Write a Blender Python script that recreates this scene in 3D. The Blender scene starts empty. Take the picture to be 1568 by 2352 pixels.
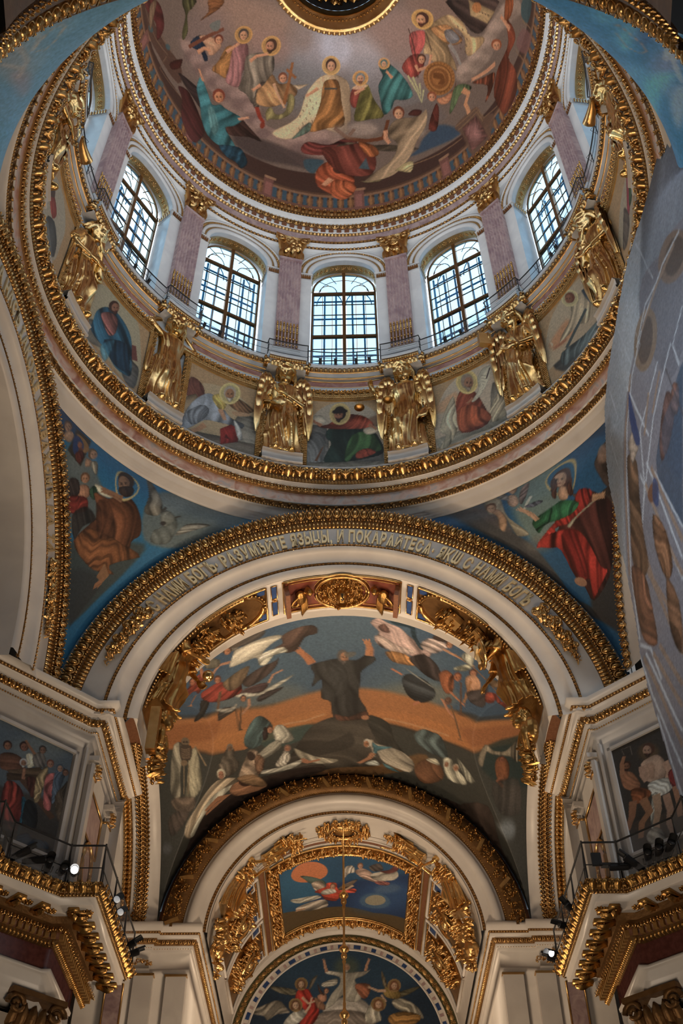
import bpy, math, random
import numpy as np
from mathutils import Matrix, Vector
S = bpy.context.scene
C = S.collection
R_ = math.radians
random.seed(7)
rng = np.random.default_rng(7)

# ------------------------------------------------------------------ camera
FPX = 2450.0
PITCH, ROLL = 0.8071, -0.0067
ct, st = math.cos(PITCH), math.sin(PITCH)
cr, sr = math.cos(ROLL), math.sin(ROLL)
cam_data = bpy.data.cameras.new('camera')
cam = bpy.data.objects.new('camera', cam_data)
C.objects.link(cam)
right = Vector((cr, -st * sr, ct * sr))
up = Vector((-sr, -st * cr, ct * cr))
fwd = Vector((0, ct, st))
cam.matrix_world = Matrix(((right.x, up.x, -fwd.x, 0), (right.y, up.y, -fwd.y, 0), (right.z, up.z, -fwd.z, 0), (0, 0, 0, 1)))
cam_data.sensor_fit = 'VERTICAL'
cam_data.sensor_height = 36.0
cam_data.lens = FPX / 2352 * 36.0
cam_data.clip_end = 400
S.camera = cam

# ------------------------------------------------------------------ light
S.view_settings.view_transform = 'Standard'
S.view_settings.look = 'None'
S.view_settings.gamma = 1.0
S.view_settings.use_curve_mapping = False
S.view_settings.exposure = 0.0
S.cycles.max_bounces = 7
S.cycles.diffuse_bounces = 4
S.cycles.glossy_bounces = 3
S.cycles.transparent_max_bounces = 12
S.cycles.sample_clamp_indirect = 4.0
S.cycles.caustics_reflective = False
S.cycles.caustics_refractive = False

world = bpy.data.worlds.new('sky')
S.world = world
world.use_nodes = True
wn = world.node_tree.nodes
wl = world.node_tree.links
bg = wn['Background']
tc = wn.new('ShaderNodeTexCoord')
nz = wn.new('ShaderNodeTexNoise'); nz.inputs['Scale'].default_value = 2.2; nz.inputs['Detail'].default_value = 5
rp = wn.new('ShaderNodeValToRGB')
rp.color_ramp.elements[0].position = .38; rp.color_ramp.elements[0].color = (.42, .68, .92, 1)
rp.color_ramp.elements[1].position = .62; rp.color_ramp.elements[1].color = (.93, .97, 1, 1)
wl.new(tc.outputs['Generated'], nz.inputs['Vector']); wl.new(nz.outputs['Fac'], rp.inputs['Fac']); wl.new(rp.outputs['Color'], bg.inputs['Color'])
bg.inputs['Strength'].default_value = 2.8

def lamp(name, kind, loc, energy, color, size=1.0, target=None, **kw):
    d = bpy.data.lights.new(name, kind)
    d.energy = energy; d.color = color
    if kind == 'AREA': d.shape = 'DISK'; d.size = size
    elif kind == 'SUN': d.angle = size
    else: d.shadow_soft_size = size
    for k, v in kw.items(): setattr(d, k, v)
    o = bpy.data.objects.new(name, d); C.objects.link(o); o.location = loc
    if target is not None:
        o.rotation_euler = (Vector(target) - Vector(loc)).to_track_quat('-Z', 'Y').to_euler()
    return o
WARM = (1.0, .74, .50)
WARM2 = (1.0, .80, .60)
# the lit chandeliers hang in nave, crossing and choir below the frame and shine upwards
lamp('crossing_chandelier_light', 'AREA', (0, 19, 3.0), 1500, WARM2, 7, (0, 24, 40))
lamp('choir_chandelier_light', 'AREA', (0, 43, 9.5), 1450, WARM, 4, (0, 45, 40))
lamp('altar_chandelier_light', 'AREA', (0, 58, 13.5), 820, WARM, 3, (0, 60, 40))
# floodlights standing on the two lower cornices, out of sight behind their edge
for sx in (-1, 1):
    for loc, e, tgt in (((7.35, 32.2, 17.6), 2600, (-3, 33, 36)), ((9.4, 30.0, 17.6), 2300, (-3, 25, 42)), ((7.35, 37.5, 17.6), 2300, (-2, 47, 34))):
        lamp('cornice_floodlight', 'SPOT', (sx * loc[0], loc[1], loc[2]), e, WARM, .4, (sx * tgt[0], tgt[1], tgt[2]), spot_size=R_(95), spot_blend=.9)
# cool floodlights on the drum balcony, turned up to the dome
for a in range(0, 360, 45):
    c_, s_ = math.cos(R_(a + 16)), math.sin(R_(a + 16))
    lamp('balcony_floodlight', 'SPOT', (11.0 * s_, 22 + 11.0 * c_, 47.6), 2300, (.95, .97, 1), .5, (-6 * s_, 22 - 6 * c_, 62), spot_size=R_(110), spot_blend=.9)
# unseen lamp added behind the printed sheet to light it through
lamp('sheet_backlight', 'AREA', (20, 20, 25), 1300, (.88, .94, 1), 8, (11, 21, 27))
# hazy sun over the building, coming through the drum windows
lamp('sun', 'SUN', (-60, 0, 100), .5, (1, .94, .86), R_(6), (0, 22, 52))

# ------------------------------------------------------------------ materials
MAT = {}
def mat(name, col, rough=.5, metal=0.0, bump=0.0, bscale=8.0, col2=None, nscale=3.0, distort=0.0, spec=.5, detail=6.0, lo=.35, hi=.65, trans=None):
    m = bpy.data.materials.new(name); m.use_nodes = True
    n = m.node_tree.nodes; l = m.node_tree.links
    b = n['Principled BSDF']
    b.inputs['Base Color'].default_value = (*col, 1); b.inputs['Roughness'].default_value = rough
    b.inputs['Metallic'].default_value = metal; b.inputs['Specular IOR Level'].default_value = spec
    g = n.new('ShaderNodeNewGeometry')
    if col2 is not None:
        t = n.new('ShaderNodeTexNoise'); t.inputs['Scale'].default_value = nscale; t.inputs['Detail'].default_value = detail; t.inputs['Distortion'].default_value = distort
        r = n.new('ShaderNodeValToRGB')
        r.color_ramp.elements[0].position = lo; r.color_ramp.elements[1].position = hi
        r.color_ramp.elements[0].color = (*col, 1); r.color_ramp.elements[1].color = (*col2, 1)
        l.new(g.outputs['Position'], t.inputs['Vector']); l.new(t.outputs['Fac'], r.inputs['Fac']); l.new(r.outputs['Color'], b.inputs['Base Color'])
        m['ramp'] = r.name
    if bump > 0:
        t2 = n.new('ShaderNodeTexNoise'); t2.inputs['Scale'].default_value = bscale; t2.inputs['Detail'].default_value = 4
        bp = n.new('ShaderNodeBump'); bp.inputs['Strength'].default_value = bump; bp.inputs['Distance'].default_value = .05
        l.new(g.outputs['Position'], t2.inputs['Vector']); l.new(t2.outputs['Fac'], bp.inputs['Height']); l.new(bp.outputs['Normal'], b.inputs['Normal'])
    MAT[name] = m
    return m
def ramp_stops(m, stops):
    r = m.node_tree.nodes[m['ramp']].color_ramp
    while len(r.elements) > 1: r.elements.remove(r.elements[-1])
    r.elements[0].position = stops[0][0]; r.elements[0].color = (*stops[0][1], 1)
    for p, c in stops[1:]:
        e = r.elements.new(p); e.color = (*c, 1)
mat('gold', (.60, .345, .12), .28, 1.0, .25, 5, (.76, .49, .21), 1.5)
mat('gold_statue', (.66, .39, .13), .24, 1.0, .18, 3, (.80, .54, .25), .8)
mat('gold_shade', (.15, .075, .025), .5, .7, .3, 9, (.21, .11, .04), 3)  # dark copy of gold for beds, crevice shade put into its colour
mat('gold_letter', (.74, .56, .30), .42, .55, .1, 6, (.80, .63, .36), 1.5)
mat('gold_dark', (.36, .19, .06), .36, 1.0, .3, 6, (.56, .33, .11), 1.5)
mat('gold_flat', (.36, .20, .07), .5, .6, .2, 9, (.46, .28, .10), 3)
mat('white_marble', (.70, .655, .60), .34, 0, .02, 4, (.62, .575, .53), .7, .6)
mat('drum_marble', (.70, .69, .67), .4, 0, .02, 4, (.61, .60, .59), .8, 1.0)
mat('pink_marble', (.50, .25, .16), .35, 0, .03, 6, (.66, .42, .30), 1.1, 1.4)
ramp_stops(MAT['pink_marble'], [(.30, (.40, .17, .10)), (.42, (.56, .29, .19)), (.55, (.66, .45, .34)), (.66, (.45, .40, .38)), (.70, (.62, .38, .28))])
mat('rose_marble', (.36, .14, .11), .35, 0, .03, 6, (.52, .30, .26), 1.8, 1.2)
mat('purple_marble', (.30, .20, .21), .34, 0, .03, 6, (.50, .37, .35), 1.1, 2.2)
mat('porphyry', (.085, .022, .016), .25, 0, 0, 6, (.13, .04, .03), 6)
mat('bronze', (.22, .12, .05), .4, .8, .05)
mat('iron', (.012, .012, .013), .6, 0)
mat('lamp_shell', (.035, .035, .038), .4, .4)
mat('red_stucco', (.15, .030, .016), .5, 0, .05, 6, (.19, .045, .022), 4)
mat('blue_enamel', (.02, .05, .16), .35, 0, .02, 6, (.035, .08, .22), 5)
mat('brown_band', (.17, .065, .03), .5, 0, .1, 20, (.23, .10, .05), 9)
mat('green_ground', (.055, .052, .018), .5, 0, .1, 9, (.09, .08, .03), 6)
mat('ochre_ground', (.42, .30, .16), .5, .1, .1, 20, (.50, .37, .21), 5)
mat('roof_dark', (.03, .03, .03), .8)
mat('floor_marble', (.35, .31, .28), .3, 0, 0, 4, (.24, .22, .21), .5)
mat('window_metal', (.10, .26, .40), .5, .0)
def emis(name, col, s):
    m = bpy.data.materials.new(name); m.use_nodes = True
    b = m.node_tree.nodes['Principled BSDF']; b.inputs['Base Color'].default_value = (*col, 1)
    b.inputs['Emission Color'].default_value = (*col, 1); b.inputs['Emission Strength'].default_value = s
    MAT[name] = m
emis('lamp_glow', (1, .98, .95), 9.0)
emis('lamp_dim', (.8, .84, .88), .25)
def glassy(name, tint, rough=.05, mixf=.12, base=None):
    m = bpy.data.materials.new(name); m.use_nodes = True
    n = m.node_tree.nodes; l = m.node_tree.links
    n.remove(n['Principled BSDF'])
    o = n['Material Output']
    t = n.new('ShaderNodeBsdfTransparent'); t.inputs['Color'].default_value = (*tint, 1)
    g = n.new('ShaderNodeBsdfGlossy') if base is None else n.new('ShaderNodeBsdfDiffuse')
    g.inputs['Roughness'].default_value = rough
    if base is not None: g.inputs['Color'].default_value = (*base, 1)
    x = n.new('ShaderNodeMixShader'); x.inputs[0].default_value = mixf
    l.new(t.outputs[0], x.inputs[1]); l.new(g.outputs[0], x.inputs[2]); l.new(x.outputs[0], o.inputs[0])
    MAT[name] = m
    return m
glassy('glass', (.72, .88, .97), .05, .06)
glassy('mesh_net', (1, 1, 1), .5, .22, (.25, .25, .26))

# ------------------------------------------------------------------ mesh helpers
def mesh(name, V, F, m, smooth=True):
    me = bpy.data.meshes.new(name)
    V = np.asarray(V, np.float32).reshape(-1, 3)
    if isinstance(F, np.ndarray) and F.ndim == 2:
        k = F.shape[1]
        me.vertices.add(len(V)); me.vertices.foreach_set('co', V.ravel())
        me.loops.add(F.size); me.loops.foreach_set('vertex_index', F.ravel().astype(np.int32))
        me.polygons.add(len(F)); me.polygons.foreach_set('loop_start', np.arange(0, F.size, k, dtype=np.int32))
        me.update(calc_edges=True)
    else:
        me.from_pydata(V.tolist(), [], F)
    if smooth:
        me.polygons.foreach_set('use_smooth', np.ones(len(me.polygons), bool))
    if m is not None: me.materials.append(MAT[m] if isinstance(m, str) else m)
    return me
def link(name, me, parent=None, mw=None):
    o = bpy.data.objects.new(name, me); C.objects.link(o)
    if parent is not None: o.parent = parent
    if mw is not None: o.matrix_local = mw
    return o
def obj(name, V, F, m, parent=None, smooth=True, kind=None):
    o = link(name, mesh(name, V, F, m, smooth), parent)
    if kind: o['kind'] = kind
    return o
def struct(name, V, F, m, smooth=True, parent=None):
    return obj(name, V, F, m, parent, smooth, None if parent else 'structure')
def thing(name, label, cat, loc=(0, 0, 0), group=None, mw=None):
    o = bpy.data.objects.new(name, None); C.objects.link(o); o.empty_display_size = .2
    if mw is not None: o.matrix_world = mw
    else: o.location = loc
    o['label'] = label; o['category'] = cat
    if group: o['group'] = group
    return o
def tag(o, label, cat, group=None):
    o['label'] = label; o['category'] = cat
    if group: o['group'] = group
    return o
TR = [0]
def trim_empty(name=None):
    TR[0] += 1
    o = bpy.data.objects.new(name or 'trim_%d' % TR[0], None); C.objects.link(o); o['kind'] = 'structure'; o.empty_display_size = .2
    return o
class MB:
    def __init__(s): s.V = []; s.F = []; s.n = 0
    def add(s, V, F):
        V = np.asarray(V, float).reshape(-1, 3)
        s.V.append(V); s.F += [tuple(i + s.n for i in f) for f in (F.tolist() if isinstance(F, np.ndarray) else F)]; s.n += len(V)
        return s
    def box(s, lo, hi, M=None):
        x0, y0, z0 = lo; x1, y1, z1 = hi
        V = np.array([(x0,y0,z0),(x1,y0,z0),(x1,y1,z0),(x0,y1,z0),(x0,y0,z1),(x1,y0,z1),(x1,y1,z1),(x0,y1,z1)], float)
        if M is not None: V = xf(V, M)
        return s.add(V, [(0,3,2,1),(4,5,6,7),(0,1,5,4),(1,2,6,5),(2,3,7,6),(3,0,4,7)])
    def tube(s, pts, r, k=6, closed=False):
        V, F = tube(pts, r, k, closed); return s.add(V, F)
    def v(s): return np.concatenate(s.V)
    def obj(s, name, m, parent=None, smooth=True, kind=None):
        return obj(name, s.v(), s.F, m, parent, smooth, kind)
def xf(V, M):
    M = np.asarray(M, float); V = np.asarray(V, float)
    return V @ M[:3, :3].T + M[:3, 3]
def grid(P, wrap_u=False, wrap_v=False):
    P = np.asarray(P, float); nu, nv = P.shape[:2]
    iu = np.arange(nu if wrap_u else nu - 1); iv = np.arange(nv if wrap_v else nv - 1)
    A, B = np.meshgrid(iu, iv, indexing='ij'); A1 = (A + 1) % nu; B1 = (B + 1) % nv
    F = np.stack([A * nv + B, A1 * nv + B, A1 * nv + B1, A * nv + B1], -1).reshape(-1, 4)
    return P.reshape(-1, 3), F
def tube(pts, r, k=6, closed=False):
    P = np.asarray(pts, float); n = len(P)
    r = np.broadcast_to(np.asarray(r, float), (n,))
    T = np.gradient(P, axis=0) if not closed else np.roll(P, -1, 0) - np.roll(P, 1, 0)
    T /= np.linalg.norm(T, axis=1, keepdims=True) + 1e-9
    ref = np.array((0, 0, 1.)) if abs(T[:, 2]).mean() < .8 else np.array((1., 0, 0))
    Nn = np.cross(T, ref); Nn /= np.linalg.norm(Nn, axis=1, keepdims=True) + 1e-9
    Bn = np.cross(T, Nn)
    a = np.linspace(0, 2 * np.pi, k, endpoint=False)
    G = P[:, None] + r[:, None, None] * (np.cos(a)[None, :, None] * Nn[:, None] + np.sin(a)[None, :, None] * Bn[:, None])
    V, F = grid(G, closed, True)
    F = F.tolist()
    if not closed:
        F.append(tuple(range(k))[::-1]); F.append(tuple(range((n - 1) * k, n * k)))
    return V, F
def sphere(k=8, m=5, s=(1, 1, 1), c=(0, 0, 0)):
    th = np.linspace(0, np.pi, m + 1); a = np.linspace(0, 2 * np.pi, k, endpoint=False)
    G = np.stack([np.sin(th)[:, None] * np.cos(a), np.sin(th)[:, None] * np.sin(a), np.cos(th)[:, None] + 0 * a], -1)
    V, F = grid(G, False, True)
    return V * np.array(s) + np.array(c), F
def lathe_z(prof, k=12):
    pr = np.asarray(prof, float); a = np.linspace(0, 2 * np.pi, k, endpoint=False)
    G = np.stack([pr[:, :1] * np.cos(a), pr[:, :1] * np.sin(a), pr[:, 1:] + 0 * a], -1)
    return grid(G, False, True)
def merge(*vf):
    b = MB()
    for V, F in vf: b.add(V, F)
    return b.v(), b.F
def replicate(V, F, Ms):
    """copies of a small shape at many frames, as one vertex and face array"""
    Ms = np.asarray(Ms, float); V = np.asarray(V, float)
    W = np.einsum('nij,kj->nki', Ms[:, :3, :3], V) + Ms[:, None, :3, 3]
    out = []
    by = {}
    for f in F: by.setdefault(len(f), []).append(f)
    FF = []
    off = (np.arange(len(Ms)) * len(V))[:, None, None]
    for k, fs in by.items():
        FF += (np.asarray(fs)[None] + off).reshape(-1, k).tolist()
    return W.reshape(-1, 3), FF
def frame(p, x, y, z, s=1.0):
    M = np.eye(4); M[:3, 0] = np.asarray(x) * s; M[:3, 1] = np.asarray(y) * s; M[:3, 2] = np.asarray(z) * s; M[:3, 3] = p
    return M
def row_obj(name, me, Ms, parent):
    for M in Ms:
        o = bpy.data.objects.new(name, me); C.objects.link(o); o.parent = parent; o.matrix_local = Matrix(M.tolist())
def row_join(name, VF, Ms, m, parent, smooth=True):
    V, F = replicate(VF[0], VF[1], Ms)
    return obj(name, V, F, m, parent, smooth, 'stuff')

# ornament shapes: x along the moulding, y out of the wall, z up across it; about one unit wide
def o_egg(w=1.0, h=1.0, d=.45):
    e = sphere(8, 6, (.30 * w, d, .44 * h), (0, .02, -.02 * h))
    a = np.linspace(R_(-50), R_(230), 11)
    sh = tube(np.stack([.43 * w * np.cos(a), 0 * a + .10, -.54 * h * np.sin(a) + .02], -1), .07 * w, 5)
    dart = ([(0.5 * w - .05 * w, .02, .4 * h), (.5 * w + .05 * w, .02, .4 * h), (.5 * w, .02, -.5 * h), (.5 * w, .2, -.1 * h)], [(0, 3, 2), (1, 2, 3), (0, 1, 3)])
    return merge(e, sh, dart)
def o_bead(w=1.0): return sphere(6, 4, (.46 * w, .4 * w, .4 * w))
def o_dentil(w=.6, h=1, d=.5):
    b = MB().box((-w / 2, -.1, -h / 2), (w / 2, d, h / 2)); return b.v(), b.F
def o_leaf(w=1.0, h=1.0, d=.4):
    u = np.linspace(-1, 1, 5); v = np.linspace(0, 1, 6)
    Uu, Vv = np.meshgrid(u, v, indexing='ij')
    wd = np.interp(v, [0, .25, .5, .8, 1], [.28, .5, .44, .36, .06])
    G = np.stack([Uu * wd[None] * w, d * (.15 + .9 * np.sin(Vv * 2.3) ** 2 * .8 - .35 * np.abs(Uu) + .12 * np.cos(Uu * 9)), (Vv - .5) * h], -1)
    return grid(G)
def o_rosette(r=.5, n=8, d=.25):
    parts = [sphere(8, 4, (r * .28, d * 1.3, r * .28))]
    for i in range(n):
        a = 2 * np.pi * i / n
        V, F = sphere(5, 4, (r * .20, d * .7, r * .36), (0, 0, r * .62))
        M = np.array([[np.cos(a), 0, np.sin(a)], [0, 1, 0], [-np.sin(a), 0, np.cos(a)]])
        parts.append((V @ M.T, F))
    return merge(*parts)
def o_scroll(r=.5, turns=1.5, t=.12, d=.1, flip=1):
    a = np.linspace(0, turns * 2 * np.pi, int(14 * turns))
    rr = r * (1 - a / a[-1] * .85)
    return tube(np.stack([flip * rr * np.cos(a), 0 * a + d, rr * np.sin(a)], -1), np.linspace(t, t * .7, len(a)), 5)
def o_acanthus(w=1.0, h=1.0, d=.4):
    a = o_leaf(w * .62, h * 1.0, d)
    s1 = o_scroll(.2 * w, 1.2, .06 * w, .18 * d + .1, 1); s2 = o_scroll(.2 * w, 1.2, .06 * w, .18 * d + .1, -1)
    return merge(a, (s1[0] + np.array((.38 * w, 0, .2 * h)), s1[1]), (s2[0] + np.array((-.38 * w, 0, .2 * h)), s2[1]),
                 (o_leaf(.3 * w, .5 * h, d * .7)[0] + np.array((.42 * w, 0, -.22 * h)), o_leaf()[1]), (o_leaf(.3 * w, .5 * h, d * .7)[0] + np.array((-.42 * w, 0, -.22 * h)), o_leaf()[1]))
def o_flute(w=.7, h=1.0, d=.3):
    a = np.linspace(0, np.pi, 5)
    G = np.stack([np.stack([w / 2 * np.cos(a), d * np.sin(a), 0 * a + z], -1) for z in (-h / 2, h / 2)])
    V, F = grid(G); F = F.tolist() + [(0, 1, 2, 3, 4), (9, 8, 7, 6, 5)]
    return V, F
def o_foliage(seed, w=1.0, h=1.0, d=.35, n=9):
    """a bunch of leaves, berries and scrolls"""
    rg = np.random.default_rng(seed); ps = []
    for i in range(n):
        k = rg.integers(0, 3); c = np.array((rg.uniform(-.42, .42) * w, rg.uniform(0, .3) * d, rg.uniform(-.4, .4) * h))
        s = rg.uniform(.16, .3) * min(w, h)
        if k == 0: V, F = sphere(6, 4, (s * .6, s * .6, s * .6))
        elif k == 1: V, F = o_scroll(s * .8, 1.2, s * .25, s * .4, rg.choice((-1, 1)))
        else:
            V, F = o_leaf(s * 1.3, s * 2, d * .9)
        a = rg.uniform(0, 6.28); M = np.array([[np.cos(a), 0, np.sin(a)], [0, 1, 0], [-np.sin(a), 0, np.cos(a)]])
        ps.append((np.asarray(V) @ M.T + c, F))
    return merge(*ps)
# ------------------------------------------------------------------ where each mural lies: (u, v) in 0..1 -> point of the wall
def bc(*a): return np.broadcast_arrays(*[np.asarray(x, float) for x in a])
def S_dome(u, v):
    u, v = bc(u, v); phi = np.radians(-118 + 236 * u); t = v * 1.178
    return np.stack([11.5 * np.cos(t) * np.sin(phi), 22 + 11.5 * np.cos(t) * np.cos(phi), 62.93 + 13.4 * np.sin(t)], -1)
def S_vault(u, v):
    u, v = bc(u, v); al = np.radians(-90 + 180 * u); be = np.radians(-70 + 160 * v)
    return np.stack([9.6 * np.sin(al), 45 + 7.8 * np.sin(be), 24 + np.maximum(9.4 * np.cos(al), 6.9 * np.cos(be))], -1)
def S_apse(u, v):
    u, v = bc(u, v); return np.stack([-7.0 + 14 * u, 66.6 + 0 * u, 23.2 + 7.4 * v], -1)
def S_frame(u, v):
    u, v = bc(u, v); a = np.radians(-33 + 66 * u); return np.stack([6.84 * np.sin(a), 56.8 + 7.7 * v, 23.9 + 6.84 * np.cos(a)], -1)
def pend(u, v, near=False):
    u, v = bc(np.clip(u, 0, 1), np.clip(v, 0, 1)); z = 25.2 + 10.35 * v
    w = np.sqrt(np.maximum(11.42 ** 2 - (z - 24) ** 2, 0))
    xf_, df = -w, 11.95 + 0 * w                     # edge along the front arch (relative to the axis)
    yl = w; xl = -12.08 + .07 * yl
    az1 = np.arctan2(xf_, df); az0 = np.arctan2(xl, yl); r1 = np.hypot(xf_, df); r0 = np.hypot(xl, yl)
    az = az0 + (az1 - az0) * u; r = r0 + (r1 - r0) * u; r = r + (13.05 - r) * v ** 3 * 4 * u * (1 - u); r = r + (13.05 - r) * np.clip((v - .8) / .2, 0, 1)
    return r * np.sin(az), r * np.cos(az), z
def S_pend_left(u, v): x, d, z = pend(u, v); return np.stack([x, 22 + d, z], -1)
def S_pend_right(u, v): x, d, z = pend(1 - np.asarray(u, float), v); return np.stack([-x, 22 + d, z], -1)
def S_near_left(u, v): x, d, z = pend(u, v); return np.stack([x, 22 - d * .93, z], -1)
def S_near_right(u, v): x, d, z = pend(1 - np.asarray(u, float), v); return np.stack([-x, 22 - d * .93, z], -1)
def S_attic(k):
    def f(u, v):
        u, v = bc(u, v); phi = np.radians(1.0 + 30 * k - 8.9 + 17.8 * u); z = 38.4 + 5.6 * v
        return np.stack([12.19 * np.sin(phi), 22 + 12.19 * np.cos(phi), z], -1)
    return f
def S_pier_left(u, v):
    u, v = bc(u, v); x = -12.34 + 2.26 * u; return np.stack([x, 44.12 + x, 18.44 + 4.13 * v], -1)
def S_pier_right(u, v):
    u, v = bc(u, v); x = 10.03 + 2.31 * u; return np.stack([x, 44.12 - x, 18.44 + 4.16 * v], -1)
def S_sheet(u, v):
    u, v = bc(u, v); y = 13 + 23 * u; z = 14 + 24.5 * v
    return np.stack([11.3 - .055 * (y - 22) + .025 * np.sin(y * 1.1 + z * .5) * np.sin(z * .4), y, z], -1)
# ================================================================== DOME, DRUM, ATTIC (axis at x=0, y=22)
DY = 22.0
PHI0 = R_(1.0)
VIS = R_(165)
def rp_(R, h, phi): return np.stack([R * np.sin(phi), DY + R * np.cos(phi), h + 0 * phi], -1)
def RF(R, h, phi, tilt=0.0, s=1.0):
    t = np.array((math.cos(phi), -math.sin(phi), 0)); i = np.array((-math.sin(phi), -math.cos(phi), 0)); z = np.array((0, 0, 1.))
    n = math.cos(tilt) * i - math.sin(tilt) * z; u = math.cos(tilt) * z + math.sin(tilt) * i
    return frame((R * math.sin(phi), DY + R * math.cos(phi), h), t, n, u, s)
def ring_frames(R, h, n, tilt=0.0, vis=VIS, off=0.0, s=1.0):
    return [RF(R, h, p, tilt, s) for p in (PHI0 + 2 * math.pi * (i + off) / n for i in range(-n // 2, n // 2)) if abs(p) < vis]
def lathe(name, prof, m, seg=180, a0=-math.pi, a1=math.pi, parent=None, smooth=False):
    prof = np.asarray(prof, float); full = abs(a1 - a0 - 2 * math.pi) < 1e-6
    phi = np.linspace(a0, a1, seg + 1)
    if full: phi = phi[:-1]
    G = np.stack([rp_(prof[:, 0], prof[:, 1], np.full(len(prof), p)) for p in phi])
    V, F = grid(G, full, False)
    o = struct(name, V, F, m, smooth, parent)
    return o

# ---- lower entablature of the drum (looked up at from below)
T = trim_empty()
lathe('fascia', [(13.4, 35.3), (12.97, 35.33), (12.97, 35.45), (12.91, 35.48), (12.91, 35.56), (12.83, 35.60), (12.83, 35.66), (12.74, 35.70), (12.73, 36.12), (12.62, 36.15)], 'white_marble', parent=T)
lathe('leaf_bed', [(12.62, 36.16), (12.48, 36.40)], 'gold_shade', parent=T)
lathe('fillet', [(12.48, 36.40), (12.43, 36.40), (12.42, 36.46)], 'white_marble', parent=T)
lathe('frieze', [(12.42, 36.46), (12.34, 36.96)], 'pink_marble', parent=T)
lathe('egg_bed', [(12.34, 36.96), (12.28, 36.97), (12.2, 37.2), (12.16, 37.2)], 'gold_shade', parent=T)
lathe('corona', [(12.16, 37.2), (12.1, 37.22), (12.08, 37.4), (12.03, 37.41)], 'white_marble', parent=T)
lathe('lotus_bed', [(12.03, 37.41), (11.97, 37.60)], 'gold_shade', parent=T)
lathe('cyma', [(11.97, 37.60), (11.93, 37.72), (11.82, 37.92), (11.72, 38.0), (11.69, 38.12)], 'gold_shade', parent=T)
lathe('rim', [(11.69, 38.12), (11.65, 38.13), (11.65, 38.25), (12.6, 38.25)], 'white_marble', parent=T)
me_egg = mesh('egg_lower', *o_egg(.30, .25, .10), 'gold')
row_obj('egg', me_egg, ring_frames(12.235, 37.085, 240, R_(22)), T)
me_ac = mesh('acanthus_lower', *o_acanthus(.62, .60, .22), 'gold')
me_ro = mesh('rosette_lower', *o_rosette(.27, 8, .14), 'gold')
me_pa = mesh('palmette_lower', *merge(*[(o_leaf(.16, .5, .2)[0] @ np.array([[math.cos(a), 0, math.sin(a)], [0, 1, 0], [-math.sin(a), 0, math.cos(a)]]).T * 1.0 + np.array((math.sin(a) * .15, 0, .02)), o_leaf()[1]) for a in (-.9, -.45, 0, .45, .9)]), 'gold')
fr = ring_frames(11.80, 37.88, 136, R_(35))
row_obj('acanthus', me_ac, fr[1::2], T); row_obj('rosette', me_ro, fr[0::4], T); row_obj('palmette', me_pa, fr[2::4], T)
row_join('lotus_row', o_leaf(.14, .17, .07), ring_frames(11.985, 37.505, 480, R_(15)), 'gold', T)
row_join('leaf_row', o_foliage(3, .42, .26, .12, 6), ring_frames(12.52, 36.31, 180, R_(25)), 'gold', T)
row_join('rope_row', o_bead(.13), ring_frames(12.60, 36.18, 600, 0), 'gold', T)

# ---- attic wall behind the statues, balcony cornice
lathe('wall_attic', [(12.6, 38.25), (12.25, 38.25), (12.25, 45.2), (12.3, 45.2)], 'drum_marble')
T = trim_empty()
lathe('marble_band', [(12.3, 44.85), (12.2, 44.85), (12.2, 45.16), (12.27, 45.18), (12.27, 45.74), (12.2, 45.76)], 'drum_marble', parent=T)
lathe('balcony_cornice', [(12.2, 45.76), (12.08, 45.78), (12.05, 45.98), (11.98, 46.0), (11.95, 46.12), (11.9, 46.14)], 'drum_marble', parent=T)
lathe('dentil_bed', [(11.9, 46.14), (11.84, 46.34)], 'gold_shade', parent=T)
lathe('rim', [(11.84, 46.34), (11.75, 46.36), (11.75, 46.62), (12.9, 46.62), (12.9, 47.3)], 'drum_marble', parent=T)
row_join('dentil_row', o_dentil(.13, .18, .08), ring_frames(11.87, 46.24, 300, R_(15)), 'gold', T)
lathe('gilded_line', [(12.09, 45.77), (12.05, 45.78), (12.05, 45.86), (12.09, 45.87)], 'gold', parent=T)
lathe('gilded_line', [(11.96, 46.08), (11.9, 46.09), (11.9, 46.15), (11.93, 46.16)], 'gold', parent=T)
for k in range(-4, 5):
    c = PHI0 + R_(30 * k)
    lathe('marble_panel', [(12.255, 45.24), (12.25, 45.27), (12.25, 45.66), (12.255, 45.68)], 'rose_marble', 14, c - R_(9.2), c + R_(9.2), T)
    b = MB()
    for z in (45.22, 45.70): b.tube(rp_(12.24, z, np.linspace(c - R_(9.4), c + R_(9.4), 15)), .035, 5)
    for s in (-9.4, 9.4): b.tube(rp_(12.24, 0, np.array([c + R_(s)] * 2)) + np.array([(0, 0, 45.22), (0, 0, 45.70)]), .035, 5)
    b.obj('panel_moulding', 'gold', T)
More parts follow.
